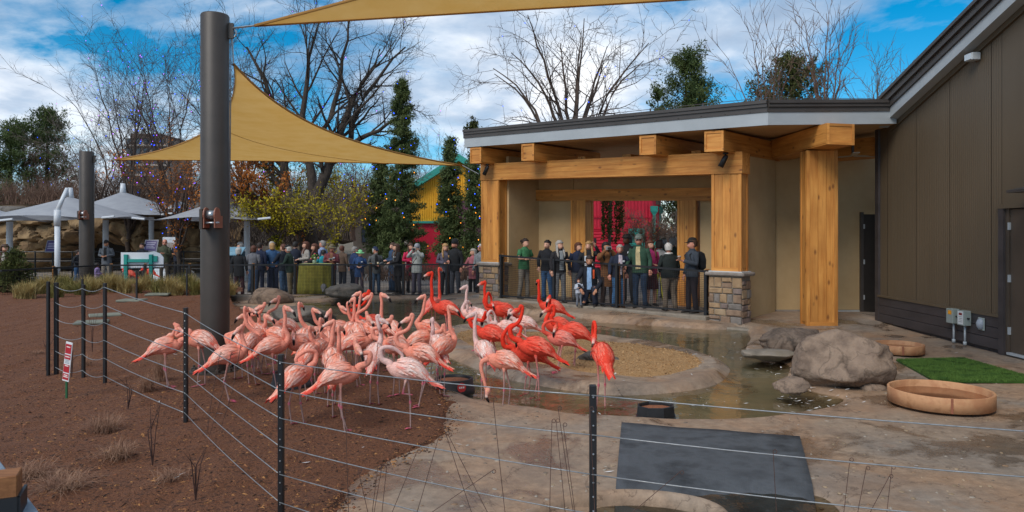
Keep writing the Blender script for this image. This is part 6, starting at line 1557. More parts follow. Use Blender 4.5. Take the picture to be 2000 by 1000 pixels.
tree('bare tree left of the two behind the roof kink', 1500, 400, 50, 27, 1.7, 6, 14, [(8, .3, (18, 40), .36, .08, 5), (6, .2, (20, 45), .45, .12, 4)], bark=M_TWIGR, twig=M_TWIGR, r0=.06)
tree('bare reddish tree with upright branches behind the roof kink', 1612, 400, 18, 26, 1.5, 6, 15, [(9, .3, (18, 40), .34, .08, 5), (6, .2, (20, 45), .45, .12, 4)], bark=M_TWIGR, twig=M_TWIGR, r0=.07)
tree('small bare tree rightmost behind the roof, next to the brown building', 1712, 400, 100, 30, 1.7, 6, 16, [(8, .3, (18, 45), .4, .12, 5), (6, .2, (20, 50), .45, .16, 4)], bark=M_TWIGG, twig=M_TWIGG, r0=.06)
tree('yellow green leaved bushy tree behind the crowd, left of the big trunk', 540, 500, 395, 29.5, 1.5, 9, 17, LVF, bark=M_TWIG, twig=M_TWIG, leaves=(M_YEL, 3600, None), r0=.04, sz=.06, name='leafy_shrub')
tree('yellow green leaved small tree right of the big trunk', 655, 510, 375, 29, 1.5, 7, 18, LVF, bark=M_TWIGG, twig=M_TWIGG, leaves=(M_YEL, 2600, None), r0=.05, sz=.055, name='leafy_shrub')
tree('thin yellow leaved shrub left of the big forked trunk, higher up', 590, 470, 330, 33, 1.9, 7, 19, LVF, bark=M_TWIG, twig=M_TWIG, leaves=(M_YEL, 2400, None), r0=.04, sz=.06, name='leafy_shrub')
tree('bare red berried shrub before the red building', 1262, 520, 435, 27, 1.0, 8, 20, LVF, bark=M_TWIGR, twig=M_TWIGR, leaves=(M_RUS, 140, None), r0=.012, sz=.05, name='bare_shrub')
tree('pale bare shrub right of the red building', 1310, 510, 430, 31, 1.0, 8, 22, LVF, bark=M_TWIGG, twig=M_TWIGG, r0=.02, name='bare_shrub')

def conifer(label, px, ybase, ytop, Yd, wid, seed, m, n=9000, shape='spruce', lights=None, dens=1., sz=.062, name='conifer_tree', clump=None, asp=.30):
    r = np.random.RandomState(seed); b = P(px, ybase, Yd); h = P(px, ytop, Yd).z-b.z; root = thing(name, label, 'tree', b)
    pos = np.array([[(b.x, b.y, b.z+h*t) for t in np.linspace(0, .97, 8)]]); v, f = ntubes(pos, np.linspace(wid*.09+.03, .015, 8)[None], 7); npmesh('trunk', v, f, M_BARK, root, True, world=True)
    nb_ = int(260*dens) if shape != 'pine' else int(70*dens)
    t = r.uniform(.02, 1, nb_)**(.9) if shape != 'pine' else r.uniform(.18, 1, nb_)
    az = r.uniform(0, 2*np.pi, nb_)
    if shape == 'spruce': ln = wid*(1-t)**.62*r.uniform(.62, 1.12, nb_)+.10; el = .12-.30*(1-t)
    elif shape == 'column': ln = wid*np.minimum(1, (1-t)*2.6+.06)**.8*r.uniform(.7, 1.15, nb_); el = .5+0*t
    else: ln = wid*np.clip((1-t)**.38*1.1, .10, 1)*np.clip(t*3.2, .3, 1)*r.uniform(.45, 1.2, nb_); el = .35+.5*t*r.uniform(.3, 1., nb_)
    P0 = np.stack([np.full(nb_, b.x), np.full(nb_, b.y), b.z+h*t*.97], -1); D0 = np.stack([np.cos(az)*np.cos(el), np.sin(az)*np.cos(el), np.sin(el)], -1)
    bp, br = extend(P0, D0, ln, np.full(nb_, .02), 5, .10, (0, 0, .06), r)
    v, f = ntubes(bp, br, 3); npmesh('boughs', v, f, M_BARK, root, world=True)
    bi = r.randint(0, nb_, n*2); wt = r.uniform(0, 1, n*2) < (ln[bi]/ln.max()*.85+.15); bi = bi[wt][:n]; n = len(bi)
    if shape == 'pine':                                      # needles gathered in tufts at the ends
        nt_ = int(nb_*9); ti = r.randint(0, nb_, nt_); tt = 2+3*r.uniform(0, 1, nt_)**.7; i = np.minimum(tt.astype(int), 4); tf_ = (tt-i)[:, None]
        tuft = bp[ti, i]*(1-tf_)+bp[ti, i+1]*tf_+r.normal(0, wid*.08, (nt_, 3)); q = tuft[r.randint(0, nt_, n)]+r.normal(0, (clump or wid*.05), (n, 3))
    else:
        tt = 5*r.uniform(.05, 1, n)**.7; i = np.minimum(tt.astype(int), 4); tf_ = (tt-i)[:, None]; q = bp[bi, i]*(1-tf_)+bp[bi, i+1]*tf_+r.normal(0, (clump or .07), (n, 3))
    v, f = cards(q, sz, r, .6, asp); npmesh('crown', v, f, m, root, world=True)
    if lights:
        cnt, fn = lights; tip = bp[:, -1]; ii = r.randint(0, nb_, cnt); qq = tip[ii]; front = qq[:, 1] < b.y+.1; qq = qq[front]
        bulbs(root, [V(x)+V((0, -.06, 0)) for x in qq], [fn((x[2]-b.z)/h, k) for k, x in enumerate(qq)])
    return root
bo = lambda t, k: ('orange' if t < .55 and k % 3 else 'blue')
conifer('tall pointed spruce, tallest conifer behind the crowd, with coloured lights', 785, 520, 146, 28.5, 1.0, 1, M_SPR, 40000, lights=(55, bo))
conifer('dark spruce close against the left side of the tallest spruce', 742, 500, 285, 30, .7, 2, M_SPR, 15000, lights=(24, bo))
conifer('narrow dark spruce between the tallest spruce and the pavilion', 880, 520, 262, 27.5, .62, 3, M_SPR, 18000, lights=(26, bo))
conifer('dark conifer right against the pavilion\'s left column', 925, 520, 305, 27, .45, 4, M_SPR, 11000, lights=(20, bo))
conifer('tall green pine leftmost behind the canopies', 20, 480, 250, 46, 2.9, 5, M_PIN, 22000, 'pine', sz=.09, asp=.25)
conifer('tall green pine with open crown, second from the left', 92, 480, 215, 48, 2.6, 6, M_PIN, 22000, 'pine', sz=.09, asp=.25)
conifer('pine with rounded tufts seen over the middle of the pavilion roof', 1340, 400, 116, 30, 2.2, 7, M_PIN, 26000, 'pine', sz=.07, asp=.25)
conifer('small dark pine peeking over the roof left of the larger one', 1285, 400, 170, 31, .8, 8, M_PIN, 3000, 'pine', sz=.08)
conifer('dense olive green conifer behind the bare trees over the roof kink', 1545, 400, 98, 32, 2.3, 9, M_PINB, 16000, 'column', sz=.09)
conifer('dark green conifer seen through the pavilion opening', 1335, 520, 330, 36, 1.5, 10, M_SPR, 8000, 'column', sz=.1)
conifer('olive conifer top above the pavilion roof\'s left end', 925, 420, 222, 34, .7, 21, M_PINB, 3200, 'pine', sz=.07)
conifer('young green pine shrub at the left edge of the mulch', 27, 592, 490, 20.3, .62, 12, M_PINB, 6500, 'spruce', sz=.05, name='young_pine', dens=.6)
# weeping conifer in the opening
wc = thing('weeping_conifer', 'weeping conifer with hanging boughs before the red building', 'tree', P(1190, 500, 26)); rw = np.random.RandomState(5)
top_ = P(1192, 372, 26); bs_ = P(1190, 500, 26); v, f = ntubes(np.array([[tuple(bs_.lerp(top_, t)) for t in np.linspace(0, 1, 6)]]), np.linspace(.07, .03, 6)[None], 6); npmesh('trunk', v, f, M_BARKG, wc, True, world=True)
qs = []
for k in range(8):
    a = rw.uniform(0, 6.28); x = top_.x+rw.uniform(.05, .42)*math.cos(a); y = top_.y+.3*math.sin(a); z1 = top_.z-rw.uniform(0, .4); L = rw.uniform(.7, 1.9)
    t = rw.uniform(0, 1, 260); qs.append(np.stack([x+rw.normal(0, .035, 260), y+rw.normal(0, .035, 260), z1-L*t], -1))
v, f = cards(np.concatenate(qs), .055, rw, 1.5, .4); npmesh('crown', v, f, M_PINB, wc, world=True)

# ornamental grasses: far fringe of the bed and dry tufts nearby
def tuft(label, c, h, rad_, n, m, seed, name='grass_tuft', group=None, w=.006, droop=.5):
    r = np.random.RandomState(seed); az = r.uniform(0, 6.28, n); out = r.uniform(.1, 1, n)*rad_; hh = h*r.uniform(.5, 1.1, n); b0 = r.normal(0, rad_*.16, (n, 2)); vv = []
    dirs = np.stack([np.cos(az), np.sin(az)], -1); sd_ = np.stack([-np.sin(az), np.cos(az)], -1)
    for t, ws in ((0, 1.), (.35, .9), (.7, .6), (1., .1)):
        ctr = b0+dirs*(out*t**1.5)[:, None]; z = hh*(t-droop*t**3*.6*(out/rad_))
        for s_ in (-1, 1): vv.append(np.concatenate([ctr+sd_*(w*ws*s_), z[:, None]], 1))
    vv = np.stack(vv, 1)+np.array([c[0], c[1], c[2]-.01]); i = np.arange(n)[:, None]*8; f = np.concatenate([i+np.array([[a, a+1, a+3, a+2]]) for a in (0, 2, 4)], 0)
    o = npmesh(name, vv.reshape(-1, 3), f, m); return tag(o, label, 'grass', group)
M_TAN = mat('dry_grass_tan', hx('8f7d4e'), hx('b7a36c'), .9, 6, trans=.2); M_OLV = mat('dry_grass_olive', hx('6a6a38'), hx('94884e'), .9, 5, trans=.2); M_PINK = mat('dry_grass_russet', hx('805e4c'), hx('ae8a70'), .9, 6, trans=.2)
rg_ = random.Random(4)
for k in range(34):
    px = 45+k*12.2+rg_.uniform(-5, 5); py = 583-rg_.uniform(0, 12)+(8 if px < 120 else 0)
    q = G(px, py, .22); q.z = float(mulch_z(np.array(q.x), np.array(q.y)))
    if abs(px-420) < 12: continue
    gk = globals().setdefault('GK', [0]); gk[0] += 1
    tuft('tan ornamental grass tuft along the far mulch edge, %s from the left' % ORD[gk[0]-1], q, rg_.uniform(.38, .62), .42, 240, rg_.choice([M_TAN, M_TAN, M_OLV]), 50+k, group='ornamental grasses along the far mulch edge', w=.008)
NT = [(203, 836, .28, .32, M_PINK, 'largest dry russet grass tuft in the near mulch'), (232, 884, .24, .30, M_PINK, 'dry russet grass tuft below the largest one'), (288, 760, .30, .22, M_PINK, 'upright dry russet grass tuft left of the fence post'), (310, 735, .45, .16, M_PINK, 'tall thin dry grass tuft beside the left fence post'), (120, 950, .18, .42, M_PINK, 'flattened straw coloured grass near the stone ledge'), (60, 930, .20, .35, M_PINK, 'straw coloured grass right beside the stone ledge'), (168, 712, .22, .22, M_PINK, 'dry russet grass tuft behind the red and white sign'), (70, 688, .10, .25, M_PINK, 'low flat russet grass tuft left of the sign'), (330, 930, .12, .3, M_PINK, 'sparse pale grass lying on the near mulch')]
for k, (px, py, h, rd, m, lb) in enumerate(NT):
    q = G(px, py, .08); q.z = float(mulch_z(np.array(q.x), np.array(q.y))); tuft(lb, q, h, rd, 240 if k < 6 else 90, m, 90+k, w=.0022, droop=1.2, name='dry_grass_tuft')
for k, (px, py, h) in enumerate(((90, 720, .5), (140, 735, .45), (250, 800, .4), (298, 905, .6), (382, 970, .5), (180, 690, .7), (70, 600, .5))):
    q = G(px, py, .05); q.z = float(mulch_z(np.array(q.x), np.array(q.y)))
    mb = MB(); r = random.Random(k)
    for j in range(4): mb.tube([q, q+V((r.uniform(-.03, .03), r.uniform(-.03, .03), h*.5)), q+V((r.uniform(-.1, .1), r.uniform(-.08, .08), h*r.uniform(.7, 1)))], [.006, .004, .002], 4)
    o = mb.build('twig_sapling', M_STK); tag(o, 'tiny leafless twig sapling in the mulch, %s' % ('left of the red and white sign', 'behind the red and white sign', 'before the second fence post', 'above the lower left grass', 'by the bottom edge', 'inside the cable fence corner', 'far left near the young pine')[k], 'sapling')
# low brown brush along the back of the plaza and on the rise
def brush(label, x0, x1, y, Yd, h, n, m, seed):
    r = np.random.RandomState(seed); a, b = P(x0, y, Yd), P(x1, y, Yd); t = r.uniform(0, 1, n); P0 = np.stack([a.x+(b.x-a.x)*t, Yd+r.uniform(-1.2, 1.2, n), np.full(n, a.z)], -1)
    D = nrm(np.stack([r.normal(0, .35, n), r.normal(0, .3, n), np.ones(n)], -1)); pos, rad = extend(P0, D, h*r.uniform(.5, 1.1, n), np.full(n, .018*max(1, Yd/40)), 5, .12, (0, 0, 0), r)
    Pc, Dc, Lc, Rc = spawn(pos, rad, h*np.ones(n), 4, .3, (20, 50), .4, r); p2_, r2 = extend(Pc, Dc, Lc, Rc, 3, .2, (0, 0, 0), r)
    v, f = merge([ntubes(pos, rad, 3), ntubes(p2_, r2, 3)]); o = npmesh('brush_thicket', v, f, m); return tag(o, label, 'brush', kind='stuff')
brush('brown leafless brush on the rise above the rock wall', -20, 170, 400, 43, 1.6, 420, M_TWIGR, 1)
brush('russet brush behind the canopies', 150, 420, 400, 46, 2.2, 520, M_TWIGR, 2)
brush('grey brown thicket behind the visitors', 610, 790, 470, 41, 3.4, 700, M_TWIGG, 3)
brush('dry brown stems under the spruces', 720, 935, 545, 26.3, .55, 420, M_TWIGR, 4)
brush('dark thicket left of the big trunk', 450, 620, 480, 38, 2.6, 400, M_TWIG, 6)
brush('far grey wood on the horizon', -300, 1300, 455, 90, 7, 2600, M_TWIGG, 7)
brush('brown leafless wood behind the big dark tree', 420, 900, 462, 56, 5.2, 900, M_TWIGR, 8)

# ------------------------------------------------------------------ rock wall, canopies, buildings behind
M_CLIFF = mat('rockwork_tan', hx('5a4634'), hx('947a58'), .95, .7, detail=10, lo=.32, hi=.7, c3=hx('785f45'), bump=.16, bscale=2.2)
nx_, nz_ = 150, 40; xs_ = np.linspace(-32, -14.2, nx_); zs2 = np.linspace(-.3, 3.1, nz_); XX, ZZ = np.meshgrid(xs_, zs2)
vor = np.zeros_like(XX)
rc = np.random.RandomState(8); cp = np.stack([rc.uniform(-33, -13, 90), rc.uniform(-.5, 3.6, 90)], -1); ch = rc.uniform(-.5, .5, 90)
dd = np.stack([np.hypot((XX-c[0])*.6, ZZ-c[1]) for c in cp]); i1 = dd.argmin(0); s2_ = np.sort(dd, 0); dep_ = ch[i1]+.25*wav(XX, ZZ, 1.1)-.35*np.exp(-((s2_[1]-s2_[0])/.06)**2)
cave = sm(0, .8, 1-np.hypot((XX+22.6)/3.6, (ZZ+.2)/2.75))*3.2
YY = 38+.35*(ZZ-1)**2*.3-dep_+cave*1.4
v = np.stack([XX, YY, ZZ], -1).reshape(-1, 3); i = np.arange(nx_*nz_).reshape(nz_, nx_); f = np.stack([i[:-1, :-1], i[:-1, 1:], i[1:, 1:], i[1:, :-1]], -1).reshape(-1, 4)
rw_ = thing('rock_wall', 'tan artificial rock wall with a dark cave behind the canopies', 'rock wall', (-23, 38, 0)); npmesh('rock_face', v, f, M_CLIFF, rw_, world=True)
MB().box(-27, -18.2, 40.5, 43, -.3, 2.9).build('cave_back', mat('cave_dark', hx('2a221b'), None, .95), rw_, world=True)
hx_ = np.linspace(-60, -13, 60); hy_ = np.linspace(38.2, 75, 30); HX, HY = np.meshgrid(hx_, hy_); HZ_ = 3.0+.055*(HY-38)+.5*wav(HX, HY, 9)+.3*wav(HX, HY, 3, 5)-2.8*sm(-18, -13.5, HX)
grid_mesh('hillside', hx_, hy_, HZ_, mat('hill_earth', hx('5a4a38'), hx('786550'), .95, .8, bump=.1))
rk = random.Random(3)
for k in range(9):
    boulder('ledge_rock', 'flat grey ledge rock on top of the rock wall, %s' % ('first from the left', 'second from the left', 'third from the left', 'fourth from the left', 'fifth from the left', 'between the canopies, left', 'between the canopies, right', 'beside the lamp post', 'rightmost')[k], (-31+k*2.0, 38.6+rk.uniform(-.2, .3), 3.15+rk.uniform(0, .25)), (rk.uniform(.7, 1.1), .6, rk.uniform(.25, .4)), M_ROCKG, 60+k, 20, 12, flat=.7)
M_TENT = mat('canopy_fabric', hx('a9acb3'), hx('b7babf'), .7, 2, trans=.3); M_WHP = mat('white_paint', hx('c9cdd3'), hx('d3d7db'), .4, 3)
def canopy(label, pxs, pxe, ypk, ye, Yd, pk=None, group='pale tensioned canopies'):
    a, b = P(pxs, ye, Yd), P(pxe, ye, Yd); c = (a+b)/2; half = (b.x-a.x)/2; zt2 = P(0, ypk, Yd).z; cx = P(pk, ypk, Yd).x if pk else c.x
    t_ = thing('tent_canopy', label, 'canopy', (cx, Yd, ZP), 0, group); n = 28; vv = []
    for j in range(n+1):
        for i_ in range(n+1):
            u, w = i_/n*2-1, j/n*2-1; rr_ = max(abs(u), abs(w)); rd_ = math.hypot(u, w)
            px_ = u*half*(1-.10*(1-w*w)*abs(u)**3); py_ = w*half*(1-.10*(1-u*u)*abs(w)**3)
            z = a.z+(zt2-a.z)*max(0, 1-min(1, rd_/1.25))**1.2-.05*(1-abs(u*w))
            vv.append((c.x+(cx-c.x)*(1-rr_)+px_, Yd+py_, z))
    MB().add(vv, [(j*(n+1)+i_, j*(n+1)+i_+1, (j+1)*(n+1)+i_+1, (j+1)*(n+1)+i_) for j in range(n) for i_ in range(n)]).build('membrane', M_TENT, t_, True, world=True)
    MB().tube([(cx, Yd, zt2-.25), (cx, Yd, zt2+.35)], [.16, .10], 10).build('peak_ring', M_WHP, t_, True, world=True)
    for sx, sy in ((-1, -1), (1, -1)):
        q = V((c.x+sx*half, Yd+sy*half, a.z)); MB().tube([q, q+V((sx*.5, 0, .05)), ], .045, 7).build('edge_strut', M_WHP, t_, world=True)
    MB().tube([(cx+.3, Yd+half*.75, ZP), (cx+.3, Yd+half*.75, a.z)], .13, 10).build('support_post', M_WHP, t_, True, world=True)
canopy('pale canopy cut off by the left edge', -110, 62, 398, 432, 31, -40)
canopy('pale canopy with the bent white post, second from the left', 10, 275, 382, 428, 32, 137)
canopy('pale canopy with tall peak right of the back pole', 140, 372, 372, 422, 35.5, 240)
canopy('small pale canopy peak between the back pole and the thick pole', 270, 420, 386, 424, 40, 338)
canopy('pale canopy partly hidden by the thick pole', 335, 540, 384, 430, 30.3, 440)
bp2 = thing('bent_white_post', 'white steel post with bent upper arm holding a canopy', 'post', V((P(112, 500, 26).x, 26, ZP)))
q0 = P(112, 548, 26); q0.z = ZP
MB().tube([q0, V((q0.x, 26, P(0, 440, 26).z))], .092, 14).build('lower_shaft', M_WHP, bp2, True, world=True)
MB().tube([V((q0.x, 26, P(0, 441, 26).z)), V((q0.x, 26, P(0, 410, 26).z))], .112, 14).build('sleeve', M_WHP, bp2, True, world=True)
MB().tube([V((q0.x, 26, P(0, 412, 26).z)), P(131, 368, 26.4)], [.08, .065], 14).build('arm', M_WHP, bp2, True, world=True)
MB().tube([P(131, 367, 26.4), P(132, 385, 26.4)], .05, 12).build('arm_tip', M_WHP, bp2, True, world=True)
lp = thing('lamp_post', 'black lamp post with two flood lights behind the sign', 'lamp post', V((P(329, 500, 33).x, 33, ZP)))
MB().tube([V((P(329, 500, 33).x, 33, ZP)), P(329, 388, 33)], .07, 10).build('pole', M_BLACK, lp, True, world=True)
for sx in (-1, 1): MB().sph(P(329+sx*9, 419, 32.9), (.16, .16, .13), 10, 6).build('flood_head', M_BLACK, lp, True, world=True)
MB().box(-.12, .12, -.06, .06, -.09, .09, M=Matrix.Translation(P(334, 404, 32.9))).build('control_box', M_WHP, lp, world=True)
# habitat rails behind the plaza
for k, (ya, yb, Yd) in enumerate(((492, 545, 35), (506, 549, 33))):
    hr = thing('habitat_rail', 'dark double rail in front of the rock wall, %s of two' % ('farther', 'nearer')[k], 'railing', P(100, 540, Yd)); z1 = P(0, ya, Yd).z; xa, xb = P(-40, 0, Yd).x, P(540, 0, Yd).x
    for z in (z1, z1-.45): MB().tube([(xa, Yd, z), (xb, Yd, z)], .035, 6).build('rail', M_BLACK, hr, world=True)
    for i_ in range(8): x = xa+(xb-xa)*(i_+.5)/8; MB().tube([(x, Yd, ZP), (x, Yd, z1+.05)], .04, 6).build('post', M_BLACK, hr, world=True)
# back of a white and teal sign
sg = thing('flamingo_sign', 'back of a white notice board on teal posts behind the railing', 'sign', G(278, 566, -.1)); Ys = 24.6
M_TEAL = mat('teal_paint', hx('1f8f86'), hx('27998f'), .5, 5); M_SW = mat('board_white', hx('ccd4dd'), hx('d5dce4'), .6, 3)
bo_ = [P(x, y, Ys) for x, y in ((236, 493), (290, 493), (300, 491), (312, 495), (319, 503), (319, 522), (236, 524))]
mb = MB(); n_ = len(bo_); mb.add([q for q in bo_]+[q+V((0, .04, 0)) for q in bo_], [tuple(range(n_)), tuple(reversed(range(n_, 2*n_)))]+[(i_, n_+i_, n_+(i_+1) % n_, (i_+1) % n_) for i_ in range(n_)]); mb.build('board', M_SW, sg, world=True)
for x in (246, 295): a_, b_ = P(x-3, 566, Ys-.05), P(x+3, 497, Ys-.05); MB().box(a_.x, b_.x, Ys-.10, Ys-.005, ZP, b_.z).build('post', M_TEAL, sg, world=True)
a_, b_ = P(249, 512, Ys), P(292, 506, Ys); MB().box(a_.x, b_.x, Ys-.07, Ys-.004, a_.z, b_.z).build('cross_rail', M_TEAL, sg, world=True)
a_, b_ = P(298, 511, Ys), P(308, 500, Ys); MB().box(a_.x, b_.x, Ys-.05, Ys-.004, a_.z, b_.z).build('bracket', M_TEAL, sg, world=True)
af = thing('a_frame_sign', 'white A-frame sign on the plaza behind the notice board', 'sign', G(314, 553, ZP)); q = G(314, 553, ZP)
for s_ in (-1, 1): MB().add([(q.x-.34, q.y+s_*.3, ZP), (q.x+.34, q.y+s_*.3, ZP), (q.x+.26, q.y+s_*.02, ZP+.62), (q.x-.26, q.y+s_*.02, ZP+.62)], [(0, 1, 2, 3)]).build('panel', M_SW, af, world=True, solid=.02)
for k, (px, py, lab) in enumerate(((295, 481, 'purple information panel on a stand behind the navy jacket woman'), (103, 482, 'small purple information panel beside the bent white post'))):
    ip = thing('information_panel', lab, 'sign', V((P(px, 500, 32).x, 32, ZP))); q = P(px, py, 32)
    pn_ = MB().box(-.30, .30, -.02, .02, -.26, .30, M=Matrix.Translation(q) @ Matrix.Rotation(-.35, 4, 'X')).build('panel', mat('panel_frame', hx('8d8f98'), None, .5), ip, world=True); MB().box(-.26, .26, -.027, -.022, -.22, .26, M=Matrix.Translation(q) @ Matrix.Rotation(-.35, 4, 'X')).build('panel_face', mat('panel_purple', hx('4a3f74'), None, .5), pn_, world=True)
    for j in range(4): MB().box(-.2, .2-.04*(j % 3), -.031, -.028, .14-.08*j, .165-.08*j, M=Matrix.Translation(q) @ Matrix.Rotation(-.35, 4, 'X')).build('text_line', mat('panel_text', hx('c9c6d8'), None, .6), pn_, world=True)
    MB().tube([(q.x, 32, ZP), (q.x, 32, q.z)], .04, 6).build('leg', M_BLACK, ip, world=True)
nb_ = thing('notice_board', 'white notice board on the lamp post behind the olive jacket man', 'sign', V((P(331, 500, 32.7).x, 32.7, ZP))); q = P(331, 478, 32.7)
MB().box(q.x-.3, q.x+.3, 32.68, 32.72, q.z-.35, q.z+.35).build('board', M_SW, nb_, world=True); MB().box(q.x-.2, q.x+.2, 32.672, 32.679, q.z-.15, q.z+.1).build('printed_picture', mat('print_mix2', hx('8a7f7a'), hx('b0a9a5'), .6, 12), nb_, world=True)
lc = thing('lectern_panel', 'pale blue slanted reading panel behind the white haired woman', 'sign', V((P(452, 500, 27).x, 27, ZP))); q = P(452, 491, 27)
MB().box(-.45, .45, -.3, .3, -.02, .02, M=Matrix.Translation(q) @ Matrix.Rotation(.5, 4, 'X')).build('panel', mat('panel_blue', hx('5f8a9f'), hx('7ba0b0'), .4, 4), lc, world=True); MB().box(q.x-.05, q.x+.05, 26.95, 27.05, ZP, q.z).build('leg', M_BLACK, lc, world=True)
# flamingos and a grey juvenile on the plaza beyond the railing
flamingo('red flamingo on the plaza behind the left post of the white and teal sign', 254, 534, 25.6, (243, 527), 170, 'R', -1, zg=ZP, neck='s', scale=.85, group='birds beyond the railing')
flamingo('red flamingo on the plaza between the posts of the white and teal sign', 293, 531, 26.5, (277, 527), 175, 'R', -1, zg=ZP, neck='s', scale=.85, group='birds beyond the railing')
PALES['G'] = dict(neck=hx('8f8c8c'), head=hx('8a8787'), body=hx('8d8988'), lite=hx('a39f9d'), warm=hx('827d7b'), tail=hx('6f6a68'), leg=hx('6a6464'), joint=hx('6f6868'))
flamingo('grey young flamingo behind the railing left of the thick pole', 371, 536, 25.0, (369, 524), 80, 'G', -1, zg=ZP, neck='up', scale=.8, group='birds beyond the railing')
flamingo('grey young flamingo behind the railing by the green table', 632, 560, 24.0, (630, 556), 100, 'G', (-.3, 1, -.2), zg=ZP, neck='preen', scale=.7, group='birds beyond the railing')
# tall table with olive cloth and flowers
tb = thing('cocktail_table', 'round cocktail table under an olive green cloth', 'table', G(617, 577, ZP)); q = G(617, 577, ZP); R_ = .58
rings = []
for z, k_ in ((0.0, 1.02), (.3, .98), (.7, .95), (1.0, .96), (1.07, .97)): rings.append([V((R_*k_*(1+(.09*(1.12-z))*math.cos(13*a)+.05*(1.12-z)*math.cos(29*a+1))*math.cos(a), R_*k_*(1+(.05*(1.05-z))*math.cos(13*a))*math.sin(a), z)) for a in np.linspace(0, 6.2832, 97)[:-1]])
MB().loft(rings).build('cloth', mat('olive_cloth', hx('7d7526'), hx('9c9238'), .8, 3, c3=hx('8c832e')), tb, True); MB().lathe([(R_*.97, 1.072), (R_*.9, 1.082), (.001, 1.083)], 40).build('table_top_cloth', mat('olive_cloth_top', hx('a0a060'), None, .8), tb)
vs2 = thing('flower_vase', 'small vase of mixed flowers on the olive table', 'vase', (q.x-.02, q.y-.1, ZP+1.085)); MB().lathe([(.05, 0), (.07, .06), (.06, .13), (.055, .13), (.06, .06), (.001, .01)], 14).build('vase', mat('vase_glass', hx('9aa890'), None, .1), vs2, True)
rv = random.Random(6)
for k in range(22):
    a, rr_ = rv.uniform(0, 6.28), rv.uniform(0, .16); p_ = V((rr_*math.cos(a), rr_*math.sin(a), .20+rv.uniform(0, .14)-.5*rr_)); c = rv.choice(['c9586a', 'd8a63c', 'e6d9c8', '6f8a3c', '5a7a34', '6f8a3c', 'c43a48'])
    MB().sph(p_, rv.uniform(.025, .045), 6, 5).build('blossom' if c not in ('6f8a3c', '5a7a34') else 'leaf', mat('bloom_'+c, hx(c), None, .7), vs2, True)
# child sitting low behind the railing
person('small child with dark hair in a lilac top crouching behind the railing', G(190, 556, ZP), 1.25, 100, top='9d86b5', legs='4a4a58', hair=('curly', 'black'), skin='t', crouch=True, arms=('front', 'front'), group='visitors watching the flamingos')

# buildings behind
def corr(name, parent, a, b, z0, z1, m, pitch=.18, dp=.02, horiz=False):
    d = b-a; L = d.length; d.normalize(); n = V((d.y, -d.x, 0)); mb = MB()
    if not horiz:
        k = int(L/pitch)
        for i_ in range(k):
            p0, p1 = a+d*(L*i_/k), a+d*(L*(i_+.5)/k); p2_ = a+d*(L*(i_+1)/k); U0, U1 = V((0, 0, z0)), V((0, 0, z1))
            mb.add([p0+U0, p1+n*dp+U0, p1+n*dp+U1, p0+U1], [(0, 1, 2, 3)]); mb.add([p1+n*dp+U0, p2_+U0, p2_+U1, p1+n*dp+U1], [(0, 1, 2, 3)])
    else:
        k = int((z1-z0)/pitch)
        for i_ in range(k):
            a0, a1, a2 = z0+(z1-z0)*i_/k, z0+(z1-z0)*(i_+.6)/k, z0+(z1-z0)*(i_+1)/k
            for za, zb, oa, ob in ((a0, a1, 0, dp), (a1, a2, dp, 0)): mb.add([a+n*oa+V((0, 0, za)), b+n*oa+V((0, 0, za)), b+n*ob+V((0, 0, zb)), a+n*ob+V((0, 0, zb))], [(0, 1, 2, 3)])
    return mb.build(name, m, parent, world=True)
M_RED = mat('crimson_siding', hx('cc1534'), hx('d61d3c'), .45, 2); M_YELW = mat('yellow_siding', hx('eaa820'), hx('f2b62e'), .55, 2); M_TEALR = mat('teal_roof', hx('2f9a8c'), hx('38a596'), .5, 3); M_PURP = mat('plum_siding', hx('6b3a55'), hx('764262'), .6, 3)
Yr = 34.
rb = thing('red_building', 'crimson corrugated metal building seen through the pavilion opening', 'building', (P(1160, 500, Yr).x, Yr, ZP))
a, b = V((P(1040, 500, Yr).x, Yr, 0)), V((P(1274, 500, Yr).x, Yr, 0)); zm = P(0, 447, Yr).z
corr('upper_siding', rb, a, b, zm+.02, 6.5, M_RED, .16, .03); corr('lower_siding', rb, a, b, ZP, zm-.02, M_RED, .14, .03, True)
MB().box(a.x, b.x, Yr-.05, Yr+.03, zm-.03, zm+.03).build('belt_trim', M_RED, rb, world=True)
c = V((P(1290, 500, Yr+2.2).x, Yr+2.2, 0)); corr('side_siding', rb, b, c, ZP, 6.5, M_RED, .16, .03)
w_ = MB().box(P(1227, 0, Yr).x, P(1259, 0, Yr).x, Yr-.10, Yr-.04, P(0, 486, Yr).z, P(0, 446, Yr).z).build('shutter', M_TEALR, rb, world=True)
MB().box(a.x, P(1268, 0, Yr).x, Yr-.09, Yr-.05, P(0, 425, Yr).z, P(0, 423, Yr).z).build('conduit', M_RED, rb, world=True)
for px, Yq in ((1277, Yr-.1), (1288, Yr+1.8)):
    x = P(px, 0, Yq).x; dsp = MB().box(x-.06, x+.06, Yq-.12, Yq, ZP, P(0, 417, Yq).z).build('downspout', M_TEALR, rb, world=True); z = P(0, 417, Yq).z
    MB().loft([[V((x+sx*w2, Yq-.06+sy*w2*.7, zz2)) for sx, sy in ((-1, -1), (1, -1), (1, 1), (-1, 1))] for zz2, w2 in ((z-.05, .07), (z+.1, .16), (z+.35, .17))]).build('hopper', M_TEALR, dsp, world=True)
Yy = 40.
yb_ = thing('yellow_building', 'yellow metal building with teal roof edge behind the spruces', 'building', (P(870, 500, Yy).x, Yy, ZP))
xl, xr_ = P(800, 0, Yy).x, P(975, 0, Yy).x; zq = P(0, 432, Yy).z
pk = P(897, 312, Yy); el_ = P(800, 373, Yy)
mb = MB(); kk_ = 40
